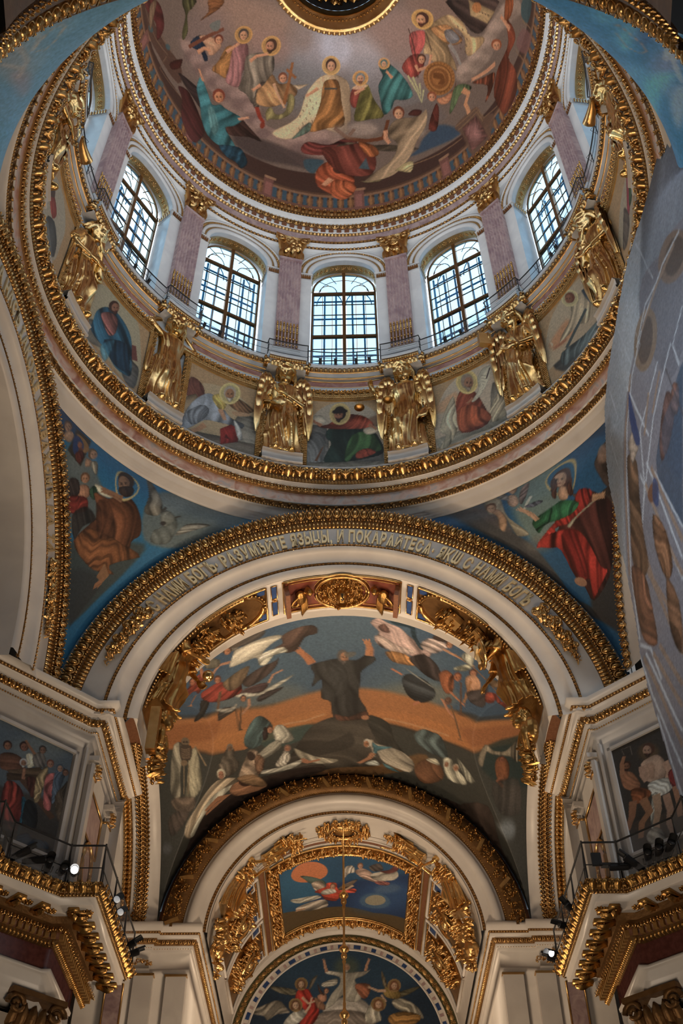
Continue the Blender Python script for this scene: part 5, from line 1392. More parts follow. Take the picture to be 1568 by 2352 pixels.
MURALS['vault'] = (900, 620, '''3 58123 0 90 3 100 0 146 -29 608 0 146 649 -900 0
3 71002 0 90 9 100 0 146 -29 28 0 35 0 17 0 57 0 37 0 40 0 45 0 45 0 44 0 45 0 18 0 72 0 35 0 14 0 48 0 28 0 24 0 119 118 0 -29 3 -60 -14 24 -45 193 -114 -1 -65 10 -56 30 -54 17 -52 3 -52 -8 -53 6 -54 -7 -56 -20 -57 -35 -96 -4 -67 -174 -65 -32 0 60 0 27 122 -118
4 83483 56 60 446 117 114 -31 -114 98
4 87644 46 50 326 202 80 30 -83 21
4 95900 55 50 566 209 95 -69 -92 131
4 66841 66 70 180 126 52 58 -78 40
4 62680 62 60 708 179 109 1 -95 64
4 116441 28 60 323 242 75 30 -77 1
4 132952 28 60 547 259 83 -48 -82 80
3 177806 0 91 15 100 1 0 242 188 -18 55 2 79 42 49 1 48 -9 60 -4 89 -1 88 -13 75 -8 169 3 -7 41 -172 24 -62 15 -58 11 -72 4 -70 17 -70 -7 -51 14 -53 0 -53 -40 -60 -12 -172 -5
3 190222 0 95 9 80 1 244 281 89 32 85 -4 -1 22 -49 15 -51 3 -76 -36
3 194318 0 85 9 80 1 493 308 91 -14 72 -10 -1 29 -54 18 -51 4 -57 -5
3 152907 0 100 11 70 1 61 261 172 -23 -6 45 -195 14
3 152908 0 79 11 70 1 658 261 163 -11 -21 28 -138 25
5 211290 44 44 60 333 326 57 5 31 -11
5 211290 45 45 60 514 325 57 -3 52 -10
3 66510 0 0 1 100 0 0 304 161 0 67 13 58 36 52 6 51 -8 70 7 70 -17 64 1 67 -22 61 -18 176 -17 0 67 3 59 -3 53 3 51 -3 52 3 53 -10 -2 -7 0 -21 0 -35 -3 -76 3 -192 0 -253 -3 -170 3 -67 0 -31 0 -14 0 -14 -3 -10 0 0 -48 0 -50 0 -48 0 -50 0 -55
3 66835 0 93 5 80 1 310 333 51 7 42 6 -22 37 -51 0
3 41805 0 83 9 80 1 690 302 145 -24 65 95 -183 -7
2 87184 25 28 352 481 29 -98 22 -37 35 -18 48 -6 36 12 11 45 20 47 -21 49 -88 57
3 62284 0 90 4 70 1 448 384 11 -13 10 26 -14 30 -69 27 -7 -20
3 58188 30 69 3 80 1 486 326 36 8 11 45 20 39 -37 -4
3 132428 0 90 8 80 1 415 523 80 -28 80 -98 16 17 -58 95 -88 106
3 124108 0 91 10 70 1 302 470 98 46 29 34 -90 -2
2 62219 30 60 278 460 63 21 74 5 -8 49 -68 36
3 45576 0 0 2 95 1 201 434 72 54 67 15 65 75 64 40 64 -79 70 20 76 -60 40 116 56 0 56 3 -7 -5 -77 7 -83 -5 -66 0 -63 0 -76 0 -77 3 -55 -3 -56 3 -59 -3 -66 -2 -63 0 -30 -34 59 -1 47 -77
2 54028 50 97 421 191 22 -5 26 4 19 -19 11 15 -20 28 -2 21 -2 43 13 37 -29 21 -24 -5 -5 -41 -14 -12 2 -44 -16 16 5 -28 -6 -24
2 95115 40 90 437 322 22 7 26 -18 3 20 -43 10
3 66511 40 83 3 70 1 428 199 24 6 7 52 -20 21
7 186065 136 1 404 194 -7 -17 -7 -12
7 186130 130 1 489 177 1 -18 -2 -8
6 95507 173844 0 99668 1 0 450 182 83 3 0 139
4 182035 1 100 485 329 6 -1 -6 7
3 103828 0 90 2 80 1 452 173 17 -3 -2 10 -11 4
2 153693 30 13 252 68 16 2 16 -7 18 17 -9 22 -21 -8
3 99536 40 163 3 80 1 276 71 34 0 27 6 -6 18 -26 6 -23 -12
2 203558 45 159 289 103 12 -1 30 -3 25 4 5 9 -17 12 -15 20 6 22 -11 0 -3 -20 -19 -1 -23 -4 5 -22
2 86989 45 131 361 109 24 -15 21 -1 8 13 -2 13 -17 6 -12 28 -15 4 -10 -8 -11 -11 15 -9
2 211945 40 141 325 148 11 -9 26 0 5 14 -19 1 -12 16 -11 -3
6 70410 194453 0 0 0 0 278 94 62 52 -10 106
7 194584 64 0 280 128 -16 -7 -8 6 -10 13
2 153692 40 62 236 60 13 25 16 24 -5 15 -18 -14 -4 -23
2 152523 40 151 223 112 13 4 7 17 -11 15 -9 9 -8 -14 -23 2 -5 -13 21 -7
6 82698 194259 0 0 0 0 216 118 51 56 -12 79
7 194388 57 1 235 125 -2 -23 -4 -19
5 124045 53 27 100 196 133 -41 50 -34 30
5 144782 34 25 100 218 156 -10 10
1 173777 208 166 1 8 -12 0
2 152459 45 0 227 161 17 -1 17 3 14 18 16 6 2 24 -21 3 -28 -15 -15 -20
6 86794 194389 0 0 0 0 257 154 57 50 -9 81
2 111952 40 123 264 172 13 -8 28 -7 3 11 -14 27 -20 2
5 111822 58 38 100 259 185 -6 24 -3 21
2 74637 40 145 295 189 24 -14 29 -6 6 -6 -3 17 -18 20 -28 8
2 70541 30 2 254 225 19 9 7 12 -22 3 -10 -3
2 49867 30 128 225 177 13 16 -8 16 -18 21 -11 2 18 -32
2 86991 30 167 291 210 34 1 11 8 -13 14 -23 -6
2 207785 30 170 281 214 16 3 22 14 26 -7 32 -12 -27 20 -27 7 -31 -14
6 70346 182101 0 0 0 0 294 229 48 31 -7 70
7 190488 57 0 303 235 -1 17 -13 12
5 91148 29 29 100 289 244 -6 54
5 91148 24 24 100 280 246 1 51
1 91148 285 295 3 7 -10 -5
2 70542 30 163 315 243 14 -7 29 -1 -8 8 -28 10
5 190422 46 28 100 336 216 8 -16 16 -5
2 182820 30 16 246 218 25 17 12 -2 -5 11 -16 -4
2 83480 50 101 286 332 13 -35 18 -12 17 27 1 20 -16 18 -7 12 -17 -5
2 195302 45 106 336 343 7 -19 14 10 13 40 -17 7 -12 -14
6 70345 190358 0 0 0 0 332 330 55 32 -6 90
2 57994 30 92 321 321 6 0 0 27 -8 2
2 182819 40 161 308 385 33 -22 8 23 -18 16 -22 4
2 112084 50 107 235 360 14 -26 10 -11 9 11 0 27 7 22 -13 22 -25 -20
6 124567 124305 0 0 0 0 262 327 54 50 -9 80
2 174236 50 100 269 427 18 -52 10 -15 12 18 7 33 -9 43 -10 21 -12 -35
4 62154 2 100 296 380 7 6 -7 8
2 124240 40 95 306 384 12 21 -4 36 -9 10 -5 -41
2 207720 45 103 336 441 12 -28 8 -15 6 33 -10 27 -12 -5
6 124307 186197 0 174433 0 0 358 399 55 28 -3 107
2 182753 40 45 369 404 16 20 24 28 32 17 -12 16 -31 -10 -20 -31
5 182036 132 79 100 378 449 14 18 19 -4
2 203624 40 13 312 444 34 14 34 -8 -7 23 -23 5 -35 -16
2 66315 20 43 319 478 30 6 63 16 0 31 -46 -2 -22 9
2 190944 55 137 152 441 41 -34 38 -17 36 34 -6 16 -34 0 -22 14 -40 47 -13 -27
2 211945 40 139 161 482 30 -36 32 -21 38 15 -36 18 -30 10 -27 39
5 165522 180 129 100 201 458 25 -9 19 19 -20 -1 -25 1
6 207718 182102 0 0 0 0 240 381 77 88 -9 128
2 186261 20 66 251 446 18 -7 25 50 24 36 -14 11 -32 -28 -15 -27
4 62024 2 100 282 456 13 16 -14 3
2 153299 40 67 267 424 29 18 16 40 6 43 -14 -13 -21 -43
2 153692 50 111 135 293 34 -2 -12 29 -13 33 -5 40 -32 -3 1 -37
2 153691 50 103 174 320 19 -21 7 36 2 36 -20 22 -28 2 12 -42
4 120274 2 100 170 286 11 1 -13 9
4 45576 2 100 166 287 3 0 -4 2
4 45576 2 100 174 287 3 0 -4 2
1 78797 154 296 30 0 -7 29 -25 0
5 145109 18 18 90 156 302 11 3 13 -4
5 145109 18 18 90 155 306 11 3 13 -3
5 145109 18 18 90 154 311 11 3 13 -4
5 145109 17 17 90 153 315 11 3 14 -4
5 145109 18 18 90 153 319 11 3 13 -3
5 145173 33 33 100 193 296 12 24 9 17
5 145173 29 29 100 158 334 -7 54
5 145173 28 28 100 172 334 -8 54
4 132691 2 100 159 331 10 0 -11 6
3 153432 40 6 5 80 1 106 397 73 -4 -8 24 -52 -2
3 95376 30 38 6 80 1 85 435 29 -16 50 -2 -20 24 -42 16
4 124767 15 50 77 476 25 0 -25 8
2 194914 55 44 490 88 11 -18 14 11 18 8 14 18 27 23 8 4 -7 17 -26 7 -25 -2 -18 -5 -10 -19 7 -19
2 111760 30 53 501 96 10 -10 8 23 -12 0
2 211622 40 30 496 128 11 -6 25 18 24 2 -7 13 -29 2
2 190352 50 43 513 162 18 -6 18 5 10 16 -13 6 -22 -1
2 186592 40 64 572 140 12 34 -10 5 -10 -16
2 62220 50 50 549 164 22 -20 23 17 6 32 -19 3 -20 -14
2 41938 30 53 518 74 21 -4 15 4 4 31 12 27 -7 0 -12 -27 -4 -23 -18 1
2 199205 45 20 564 122 12 -25 20 -7 10 10 -17 30 -15 3
6 86923 194518 0 0 0 0 608 90 56 -51 5 110
2 86989 30 172 581 90 14 -23 19 3 -9 16 -14 8
7 198744 70 1 599 112 19 2 24 2
5 144847 31 20 100 618 111 29 8 35 16 30 15
3 165520 0 76 3 100 1 708 141 18 28 -12 13
2 182884 50 59 628 106 14 -33 6 1 -1 42 -12 1
2 174561 40 149 619 147 27 -34 -4 21 -17 17
2 152844 50 78 597 177 11 -16 12 9 1 35 -11 11 -9 -15
6 111563 186001 0 0 0 0 626 165 64 -55 7 94
7 190227 53 1 617 208 13 8 7 3
5 99340 30 30 100 632 173 6 71
1 99340 637 242 9 5 -15 3
6 90954 194454 0 0 0 0 650 135 61 -61 9 90
2 202905 20 51 639 155 13 -18 11 8 1 24 -16 17 -7 -9
5 165520 34 39 100 648 156 -7 60
2 74703 50 98 644 187 19 -23 13 -25 2 41 -7 21 -21 4
2 152523 40 151 676 160 16 -14 -2 24 -14 12
3 144267 40 58 3 100 1 686 150 14 1 29 32 -6 11 -26 -30
2 124304 40 144 672 126 29 -20 -4 19 -17 12
2 62416 50 34 540 220 11 -18 27 4 16 19 -6 22 -19 16 -20 -11
5 190163 41 41 100 523 200 17 9
5 190163 42 42 100 569 260 -9 13
3 195368 30 36 1 90 1 543 190 31 18 24 10 -8 -1 -28 -12
6 99276 124176 0 0 0 0 615 232 57 -47 5 79
7 194454 53 0 605 233 12 21 13 11
5 111822 29 33 100 620 237 12 32 11 33
1 111822 640 305 11 -3 -12 7
2 203493 50 49 485 397 12 -8 6 11 24 3 24 8 18 27 -8 42 -25 -3 -20 -15 -11 -33 -4 24 -6 -38
2 92194 30 40 497 398 10 9 24 -5 -24 22 -4 23
6 211881 186196 0 0 -1 0 489 404 59 -12 3 121
7 190357 93 1 499 435 -6 21 -12 19
2 212077 30 9 486 480 17 -18 7 20 -16 7
2 100385 30 21 516 468 20 15 9 12 -21 -3
2 87511 60 75 565 348 11 -22 16 -4 19 3 14 45 -25 11 -26 -11
2 124109 25 75 577 423 18 -23 19 3 7 41 -33 64 -18 -41
2 211879 30 152 588 405 17 -15 7 15 -15 5
2 195301 55 69 617 381 15 -13 13 20 19 13 -7 22 -28 11
6 195301 173845 0 0 0 0 624 390 52 -54 3 92
6 182623 182101 0 0 0 0 641 385 55 -56 7 92
2 166240 50 53 640 357 17 8 21 20 -14 16
2 145305 50 86 679 330 13 -33 22 13 33 1 27 -21 13 -3 6 46 -29 -10 -52 -5 -15 -5 -6 29
2 132235 20 84 726 325 19 -2 18 17 -1 24 -29 4 -12 -26
6 86793 144654 0 0 0 0 739 328 85 0 5 57
5 144653 113 73 100 747 360 -17 8 18 11
3 78863 30 68 6 70 1 718 374 85 -8 19 53 -77 6
4 153958 21 70 766 450 29 0 -29 15
3 66315 50 93 1 90 1 653 531 58 -109 42 106 60 87 -35 3 -66 -3''')
MURALS['apse'] = (640, 340, '''3 37780 0 89 2 100 0 -127 349 892 -6 -39 -361 -818 6
4 58649 80 50 311 231 323 -2 -323 -71
4 29326 105 60 40 124 145 -1 -139 -92
4 29326 102 60 583 108 144 -1 -151 -90
4 124624 30 45 326 241 34 0 -35 -28
3 182821 30 170 5 100 1 265 136 48 21 52 -5 26 -26 -9 -16 -112 -4
3 153629 30 170 6 100 1 244 111 69 12 69 -13 16 -30 -162 1
2 211946 40 88 269 231 40 -5 35 0 40 4 11 5 -20 -18 -27 -13 18 -26 -3 -30 -33 -4 -17 17 -26 -26 -22 -8 17 38 22 26 0 22 -35 9
2 203624 30 172 256 196 40 13 0 -18 -36 -6
2 165328 40 118 348 191 44 0 -9 -35 -18 0
6 153497 194714 0 211882 0 0 325 239 98 -1 0 -96
7 202971 91 1 269 227 -5 17 -2 10
7 202971 89 1 380 230 2 14 5 11
2 124630 50 168 107 188 44 -4 31 -7 0 -15 -44 7
2 124566 40 60 243 218 -17 -35 -9 -8 8 30
2 180936 50 90 182 162 9 17 26 0 13 -22 14 -21 4 -25 -21 -30 -34 1 16 37 -26 26
6 111757 211488 153361 0 0 1 197 194 104 0 1 -104
7 211488 68 1 200 157 18 -17 12 4
2 153693 55 15 54 116 42 21 39 12 23 -21 8 -13 -34 -4 -25 -16 -13 12
2 207851 40 123 150 86 29 33 30 4 5 -12 -30 -29
6 111692 215649 153361 0 0 1 183 136 111 0 8 -107
7 215650 69 1 210 115 12 17 4 17
6 103371 207067 0 0 0 0 268 174 71 -1 1 -68
2 194585 10 94 243 161 22 7 4 -20 -17 -4
2 95181 30 91 243 196 9 -18 13 -17 -17 9
2 153171 20 90 235 157 26 -17 4 -17 -21 4
2 120404 50 99 424 230 12 -26 4 -27 -13 14
2 112146 50 20 470 169 67 18 -37 -23 -26 -8
2 153423 40 120 427 177 22 9 26 -17 -6 -18 -34 5
6 124044 211423 161618 0 0 1 459 188 107 0 -5 -105
7 211488 79 1 435 173 -22 0 -21 9
7 211488 70 1 434 143 -8 13
2 174497 55 139 452 147 35 4 37 -26 11 -29 -41 17 -34 13
2 161485 40 159 441 105 44 12 43 -12 -15 -21 -64 -2
2 203624 40 78 377 114 23 33 12 -25 8 -29 -39 -8
6 128204 215584 153361 0 0 1 413 137 120 0 1 -111''')
MURALS['frame'] = (520, 440, '''3 46364 0 91 5 100 0 -91 -141 711 0 66 574 -852 -18
3 37784 0 89 35 95 1 226 195 164 -57 168 -156 12 197 14 212 -157 151 -149 39 -149 -20 -154 -132 124 -124
3 99467 0 90 10 100 0 -15 273 135 81 129 10 131 20 137 -53 49 117 -162 133 -154 0 -155 -7 -163 -162
4 59172 103 50 87 140 105 49 -110 73
4 63012 92 50 419 246 128 -104 -125 215
4 218961 3 100 124 81 73 19 -72 50
4 108580 14 50 385 292 63 -22 -66 80
4 166174 4 100 386 287 42 -19 -44 58
4 145766 28 30 434 177 52 -41 -51 73
3 87574 50 41 3 100 1 88 87 43 29 49 47 5 35 -55 -34 -24 -40
3 182624 40 75 3 100 1 130 164 37 -5 18 50 -32 22
3 201738 50 37 4 100 1 141 226 44 -17 7 -26 37 7 11 52 62 -13 1 28 -50 13 -26 50 -44 -21 -18 -47
3 211947 30 44 4 100 1 178 229 38 -2 12 30 -38 9 -25 -14
6 132365 211294 0 0 0 0 215 214 113 3 -3 204
3 112019 50 133 3 100 1 234 230 44 -44 36 -26 -30 59 -31 23
5 211488 103 103 100 265 242 31 -35
3 211946 50 16 4 100 1 39 221 49 20 65 17 12 23 -65 2 -39 -22
3 170272 50 7 4 100 1 59 300 40 -7 84 6 6 59 -65 -3 -46 -24
5 194779 121 121 100 59 317 40 11
3 207721 50 78 3 100 1 257 101 15 -27 24 -2 6 41 -24 13 -16 28
3 211491 50 16 3 100 1 302 108 30 -27 37 20 7 40 50 -19 -31 38 -62 -10
6 132366 211294 0 0 0 0 323 68 112 -32 2 185
3 203559 50 161 3 100 1 363 114 49 -43 49 -41 14 32 -30 53 -63 29
3 99603 40 16 3 100 1 356 63 42 -38 14 35 -37 29
3 152916 40 173 3 100 1 382 155 57 -25 -6 25 -38 16
3 123854 40 156 3 100 1 399 77 37 -30 24 -47 13 21 -36 50''')
MURALS['pend_left'] = (420, 560, '''3 42660 0 116 2 100 0 10 538 308 22 102 -24 -420 -447
3 42008 0 0 9 90 1 10 538 78 22 26 0 45 0 -105 -77 -57 -5 0 32
3 108251 0 140 10 95 1 257 457 6 103 43 0 76 -31 28 -61 -12 -50 -84 -19
3 99929 0 94 15 95 1 10 441 79 48 46 -37 41 -47 -52 -79 -112 16 -5 52
4 133217 25 60 290 505 9 27 12 -53
3 70802 0 151 19 95 1 12 304 188 41 124 47 24 -52 -17 -76 -86 -82 -212 -43 -24 85
3 58255 0 146 22 80 1 24 239 139 40 126 -14 -111 -111
4 124830 34 40 85 466 43 21 -48 -46
2 70543 40 70 27 497 23 0 -9 -14 -19 -14 -7 3
6 99340 190553 0 0 0 0 74 511 252 153 -119 -128
2 194779 15 58 38 483 42 25 -1 -8 -28 -23 -20 -4
3 58123 0 60 1 100 0 116 535 31 6 -72 -88 -39 7
4 153165 2 100 103 504 22 19 -16 -29
4 50137 2 100 83 490 21 10 -37 -34
4 152910 2 100 91 495 10 6 -15 -14
4 111563 2 100 87 485 10 6 -13 -11
2 107274 30 69 62 466 31 21 -3 -14 -21 -19
6 111821 194714 0 0 1 0 126 502 170 127 -58 -130
2 190619 15 74 98 477 17 6 -7 -14 -18 -9
2 162014 50 95 109 476 23 16 -4 -22 -6 -10 -9 6
6 107596 190488 0 0 0 0 88 439 155 69 -2 -82
2 182167 15 117 65 416 26 13 15 -6 -10 -16 -31 -8
2 58059 40 110 35 419 30 8 3 -21 -28 -16 -16 9
2 144073 50 7 23 385 42 16 31 5 0 -23 -65 -21
2 220266 20 13 119 443 29 5 32 4 -9 -14 -27 -7 -21 1
2 50318 40 95 102 424 17 15 11 -10 -8 -16 -15 0
2 115722 50 146 165 434 32 22 28 5 39 -26 30 -33 -9 -22 23 -31 -74 -34 -153 2 -24 3 79 62 -19 41 27 7
2 128138 50 179 58 316 70 42 135 8 85 -1 -83 -52 45 -9 -110 -17 -95 8
3 86792 50 135 5 70 1 128 405 39 21 50 -55 -54 -22
3 49802 50 154 4 90 1 98 391 39 -13 -47 -26 -33 -32 -16 40
4 203420 2 100 201 486 25 20 -17 -56
4 46821 1 100 201 486 22 19 -14 -48
6 57993 153235 0 62153 -1 0 199 494 167 158 31 -234
2 62154 30 104 185 470 30 24 3 -22 -12 -14 -16 -1
7 153170 155 1 200 449 -25 -2 -19 -3
5 153169 339 278 100 235 295 48 -10 -18 -17
7 165522 197 0 279 279 -33 -21
2 124632 60 121 227 553 26 -29 30 -39 8 -26 -31 -7 -12 43
2 124698 50 17 362 440 -11 30 16 18 13 0 -4 -26
2 112346 30 147 288 472 8 12 33 -14 28 -27 13 -27 -36 -13 -21 22 7 17
2 137246 20 134 292 467 8 15 21 -9 9 -21 -15 -6
5 70606 52 52 100 287 490 4 -16
5 70606 50 50 100 321 473 2 11
4 62285 2 100 315 450 5 3 -1 -7''')
MURALS['pend_right'] = (420, 560, '''3 42334 0 70 2 100 0 120 560 251 0 49 -480 -423 452
3 33750 0 0 9 80 1 245 560 45 0 42 0 -30 0 90 -89 -155 89
3 137374 0 56 25 80 1 171 554 56 -12 -9 -133 -128 -22 8 63
3 74768 0 24 12 95 1 96 560 1 -38 -28 -75 -1 -62 -20 -68 -15 -71 179 -98 -215 65 0 66 0 59 22 60 0 52 18 53
3 66446 0 37 23 95 1 209 311 200 -14 0 -59 -16 -61 -71 -61 -261 75 97 60
4 124633 26 60 90 387 36 -15 -58 1
3 91347 0 43 8 80 1 114 560 20 -10 -63 -112 -13 41
2 95311 50 158 252 439 58 -34 80 -3 9 -64 -69 45 -58 28
2 66315 50 116 328 478 27 9 58 -38 7 -66 -54 23 -23 22 -23 32
3 169946 20 119 4 80 1 324 487 25 -7 20 -31 -35 8
2 86665 50 76 291 425 43 -20 48 -30 15 -56 -74 -73 -191 -22 -1 44 13 95 35 31 66 9
2 180936 50 123 272 438 40 -21 -30 -23 -57 -8 -62 9 -9 -24 -82 12 49 14 71 13 52 8
2 180936 55 62 78 386 48 8 90 -20 36 -31 31 -67 32 -19 -173 -30 43 39 -69 11 19 73 -28 17
3 123334 50 50 5 80 1 169 376 56 -15 -28 -77 -84 0
2 46543 55 30 129 437 69 3 20 0 47 -26 -29 -12 -47 4 -41 8 -33 -8 0 13
2 211878 20 13 208 387 67 9 67 6 -9 -4 -79 -8 -43 -11
4 203289 2 100 232 488 34 -24 -44 -17
4 46559 2 100 232 488 31 -20 -36 -17
3 112410 0 74 8 70 1 209 495 48 -35 -11 -18 -39 22
6 86793 203036 0 0 -1 1 232 488 204 -134 -29 -197
2 86793 30 76 212 506 8 -21 -12 -33 -8 10
2 86793 30 75 246 471 10 -30 -12 -4 -5 13
2 203036 10 68 223 471 15 -10 -1 -25 -23 9
7 203036 144 1 137 432 -2 18 -4 13
5 207851 42 63 100 134 469 30 24
7 194713 133 1 310 405 31 -6
4 173910 2 100 124 273 25 -12 -46 7
6 99276 203101 0 0 0 0 163 551 -1 -95 -129 -187
2 203102 15 56 144 532 5 -10 -11 -29 -15 -5 2 18
2 153435 50 53 146 506 22 32 11 2 -21 -39 -21 -17
2 99802 40 129 138 475 30 -3 9 -10 -26 1
2 145439 40 52 152 557 -2 -11 -16 -31 -1 18
2 182753 30 65 114 537 28 15 -18 -34 -30 -50 -1 -43 -6 -10 -22 11 19 33 16 34 -18 4
2 194779 20 40 92 507 12 -5 -18 -37 -29 -18 -1 8 25 24
6 103436 194779 0 0 0 0 103 515 30 -63 -141 -148''')
MURALS['near_left'] = (200, 260, '''3 67233 0 52 1 100 0 200 101 -49 159 -153 -23 32 23
4 95707 14 70 200 165 -7 17 -9 -14
4 112282 22 70 191 148 -10 15 -23 -8
4 108187 26 60 134 158 -8 24 -26 -10
4 87907 19 70 158 169 -6 13 -34 4
4 71395 20 70 66 188 4 20 -27 5
4 112155 14 50 99 182 -1 13 -19 2
4 63204 46 80 39 207 21 42 -10 3
4 87972 13 60 187 173 -11 18 -7 -12
5 132955 15 15 70 151 171 -3 9 15 4 15 -1 6 -4 -3 -6 -14 -3 -10 -1
5 137182 44 44 45 200 144 -17 6 3 5
5 137182 53 53 45 177 147 -40 22 -30 4
5 137182 56 56 45 139 145 -17 26
5 137182 44 44 45 200 153 -29 15 -19 0''')
MURALS['near_right'] = (200, 260, '''3 38370 0 65 2 100 0 55 260 -57 -149 173 149 29 -20
4 54494 21 80 10 158 -12 -17 43 25
4 76013 16 60 33 177 -6 -11 37 25
4 100068 28 70 74 158 -5 -18 53 42
4 67821 20 70 114 195 1 -18 25 52
4 145771 14 50 138 175 4 -11 24 36
4 63401 15 70 5 180 -7 -14 28 21
4 71723 30 60 99 213 -4 -21 19 37
5 132826 15 15 70 24 182 -5 -3 12 -6 14 -5 9 1 6 8 -6 9 -20 0
5 154092 57 57 45 46 146 35 4 27 4
5 154092 49 49 45 28 156 8 -12
5 154092 51 51 45 -2 132 67 24''')
MURALS['attic0'] = (240, 300, '''3 190811 0 88 2 100 0 -77 389 394 -18 -6 -467 -382 0
3 182819 0 89 3 100 1 -2 6 2 168 18 59 42 48 65 19 64 -24 38 -50 18 -59 1 -168 -124 13
3 124240 0 87 13 70 1 187 213 63 18 -3 -65 -47 -1
3 133086 20 5 3 100 1 -6 173 67 7 -2 -152 -61 -5
3 116508 30 133 8 80 1 0 147 54 5 -6 -116 -45 -4
3 133019 15 178 2 100 0 -3 36 127 16 127 -6 -3 -56 -125 13 -125 -5
3 99798 10 174 2 100 0 154 71 84 2 -1 -35 -81 7
3 115852 0 6 2 100 0 24 46 21 51 8 12 -21 -65
2 211945 10 7 13 226 31 9 14 -31 -36 -7
2 37708 45 107 68 180 62 6 70 -12 29 -50 9 -55 -68 -17 -81 -9 -38 5 24 69 -17 26
2 71311 50 80 141 152 59 9 29 -55 -4 -28 -68 1 -28 -33 -13 18
2 152522 40 148 154 80 30 15 30 -15 -10 -13 -48 -12
2 152587 45 37 64 198 32 30 28 15 50 -9 30 -29 5 -23 -37 -5 -55 2 -63 2 -24 10
6 45641 165523 211740 62155 -1 0 103 245 195 0 -6 -274
1 37384 80 258 23 12 23 -8 -3 -12 -40 -4
7 182101 143 1 44 192 -20 13
2 211879 10 173 178 177 51 6 -4 -25 -37 -7
7 182101 128 1 195 193 14 -13''')
MURALS['attic-1'] = (240, 300, '''3 190811 0 97 2 100 0 -77 259 387 137 7 -469 -339 -23
3 195168 0 95 3 100 1 -3 7 -5 101 16 75 47 59 75 18 62 -23 40 -60 7 -144 -120 -3
3 115791 20 97 3 100 1 -2 158 8 79 38 -2 17 -37 -10 -43
3 153626 10 31 3 100 1 -19 119 51 61 5 -43 -45 -56
3 145502 20 23 5 100 1 176 164 53 12 8 -122 -68 26
3 124632 10 28 3 100 0 -4 22 123 35 121 15 3 -51 -119 -13 -122 -32
2 154090 50 74 -4 49 26 88 39 61 29 11 33 -32 33 -31 44 -8 -13 -24 -43 0 -28 -5 -43 -14 -39 -49 -27 -25
2 133285 50 87 7 82 45 64 30 -1 -10 -42 -39 -49
2 211734 40 104 86 203 32 27 18 -29 -11 -42 -24 15
3 132560 40 159 3 100 1 134 219 36 18 46 -19 11 -15 -30 -21 -45 8
6 182820 182230 228513 195368 0 0 143 245 202 97 19 -262
5 203101 189 126 100 117 164 13 -21 7 -15
1 194908 158 175 53 13 3 -10 -45 -17
3 160458 20 94 2 100 0 125 87 33 33 27 -7 0 -52 -54 -33
1 102855 145 78 16 -19 -18 1
5 194778 182 121 100 75 78 -19 -28 -20 -20
5 99406 137 137 100 1 17 30 5
2 203888 30 102 165 141 25 -25 9 -41 -16 2''')
MURALS['attic1'] = (240, 300, '''3 190811 0 85 2 100 0 -60 396 377 -97 -61 -395 -333 20
3 203558 0 83 3 100 1 -9 26 17 136 38 96 65 43 79 -7 58 -50 9 -97 -10 -119 -38 -26 -106 27 -106 12
3 219677 0 82 16 80 1 11 207 71 33 1 -58 -60 -8
3 133019 15 118 5 100 1 209 200 49 -54 -11 -100 -58 21
3 153823 10 152 3 100 0 0 75 123 4 127 -17 -4 -41 -121 18 -117 -2
2 220265 45 76 17 104 20 64 36 57 1 -75 -1 -63 -34 -54 -28 3 24 42
2 211878 45 72 175 76 42 72 24 -45 -9 -55 -45 3
2 148556 50 82 79 194 25 43 42 -34 22 -69 9 -42 -8 -39 -84 11 -7 66
2 173389 50 95 80 156 46 3 52 -59 3 -37 -67 3 -35 10
6 153628 169814 232543 166110 1 0 125 258 208 -136 -39 -280
2 232814 10 49 160 252 28 30 27 -13 -15 -44 -28 -38 -27 -21 -15 5 29 33
5 124565 25 25 70 175 257 20 -17
5 124565 25 25 70 175 244 15 -14
5 124565 26 26 70 175 231 10 -11
5 124565 24 24 70 175 217 4 -7
5 124565 25 25 70 174 204 0 -3
5 124565 24 24 70 174 191 -5 0
7 182166 127 1 136 181 -8 -4
5 62091 51 51 100 209 267 -18 -36''')
MURALS['attic-2'] = (240, 300, '''3 190811 0 108 2 100 0 -66 274 195 122 188 -391 -239 -101
3 182882 0 105 3 100 1 -10 77 16 113 -1 69 36 34 79 31 67 -30 28 -70 21 -95 -12 -82 -103 11
3 124763 20 29 7 100 1 -7 80 35 50 15 -47 52 1 -70 -40
3 115727 0 43 3 100 0 179 188 23 13 17 -50 -24 -13
3 99864 20 3 5 100 1 163 154 41 -17 26 -13 -4 -79 -49 12
3 42462 55 160 3 100 1 26 128 3 42 25 48 38 30 48 -3 37 -30 17 -59 13 -71 -23 -20 -41 -4 -48 23 -36 -2 -34 9
3 25492 50 140 3 100 1 86 112 81 64 30 -81 -40 -29 -51 12
3 153046 50 134 3 100 1 48 182 35 44 31 2 5 -53 -21 -33 -30 16
3 76141 30 156 5 70 1 77 75 43 73 2 -35 -15 -70
6 70346 165589 0 78603 1 0 89 257 194 209 52 -185''')
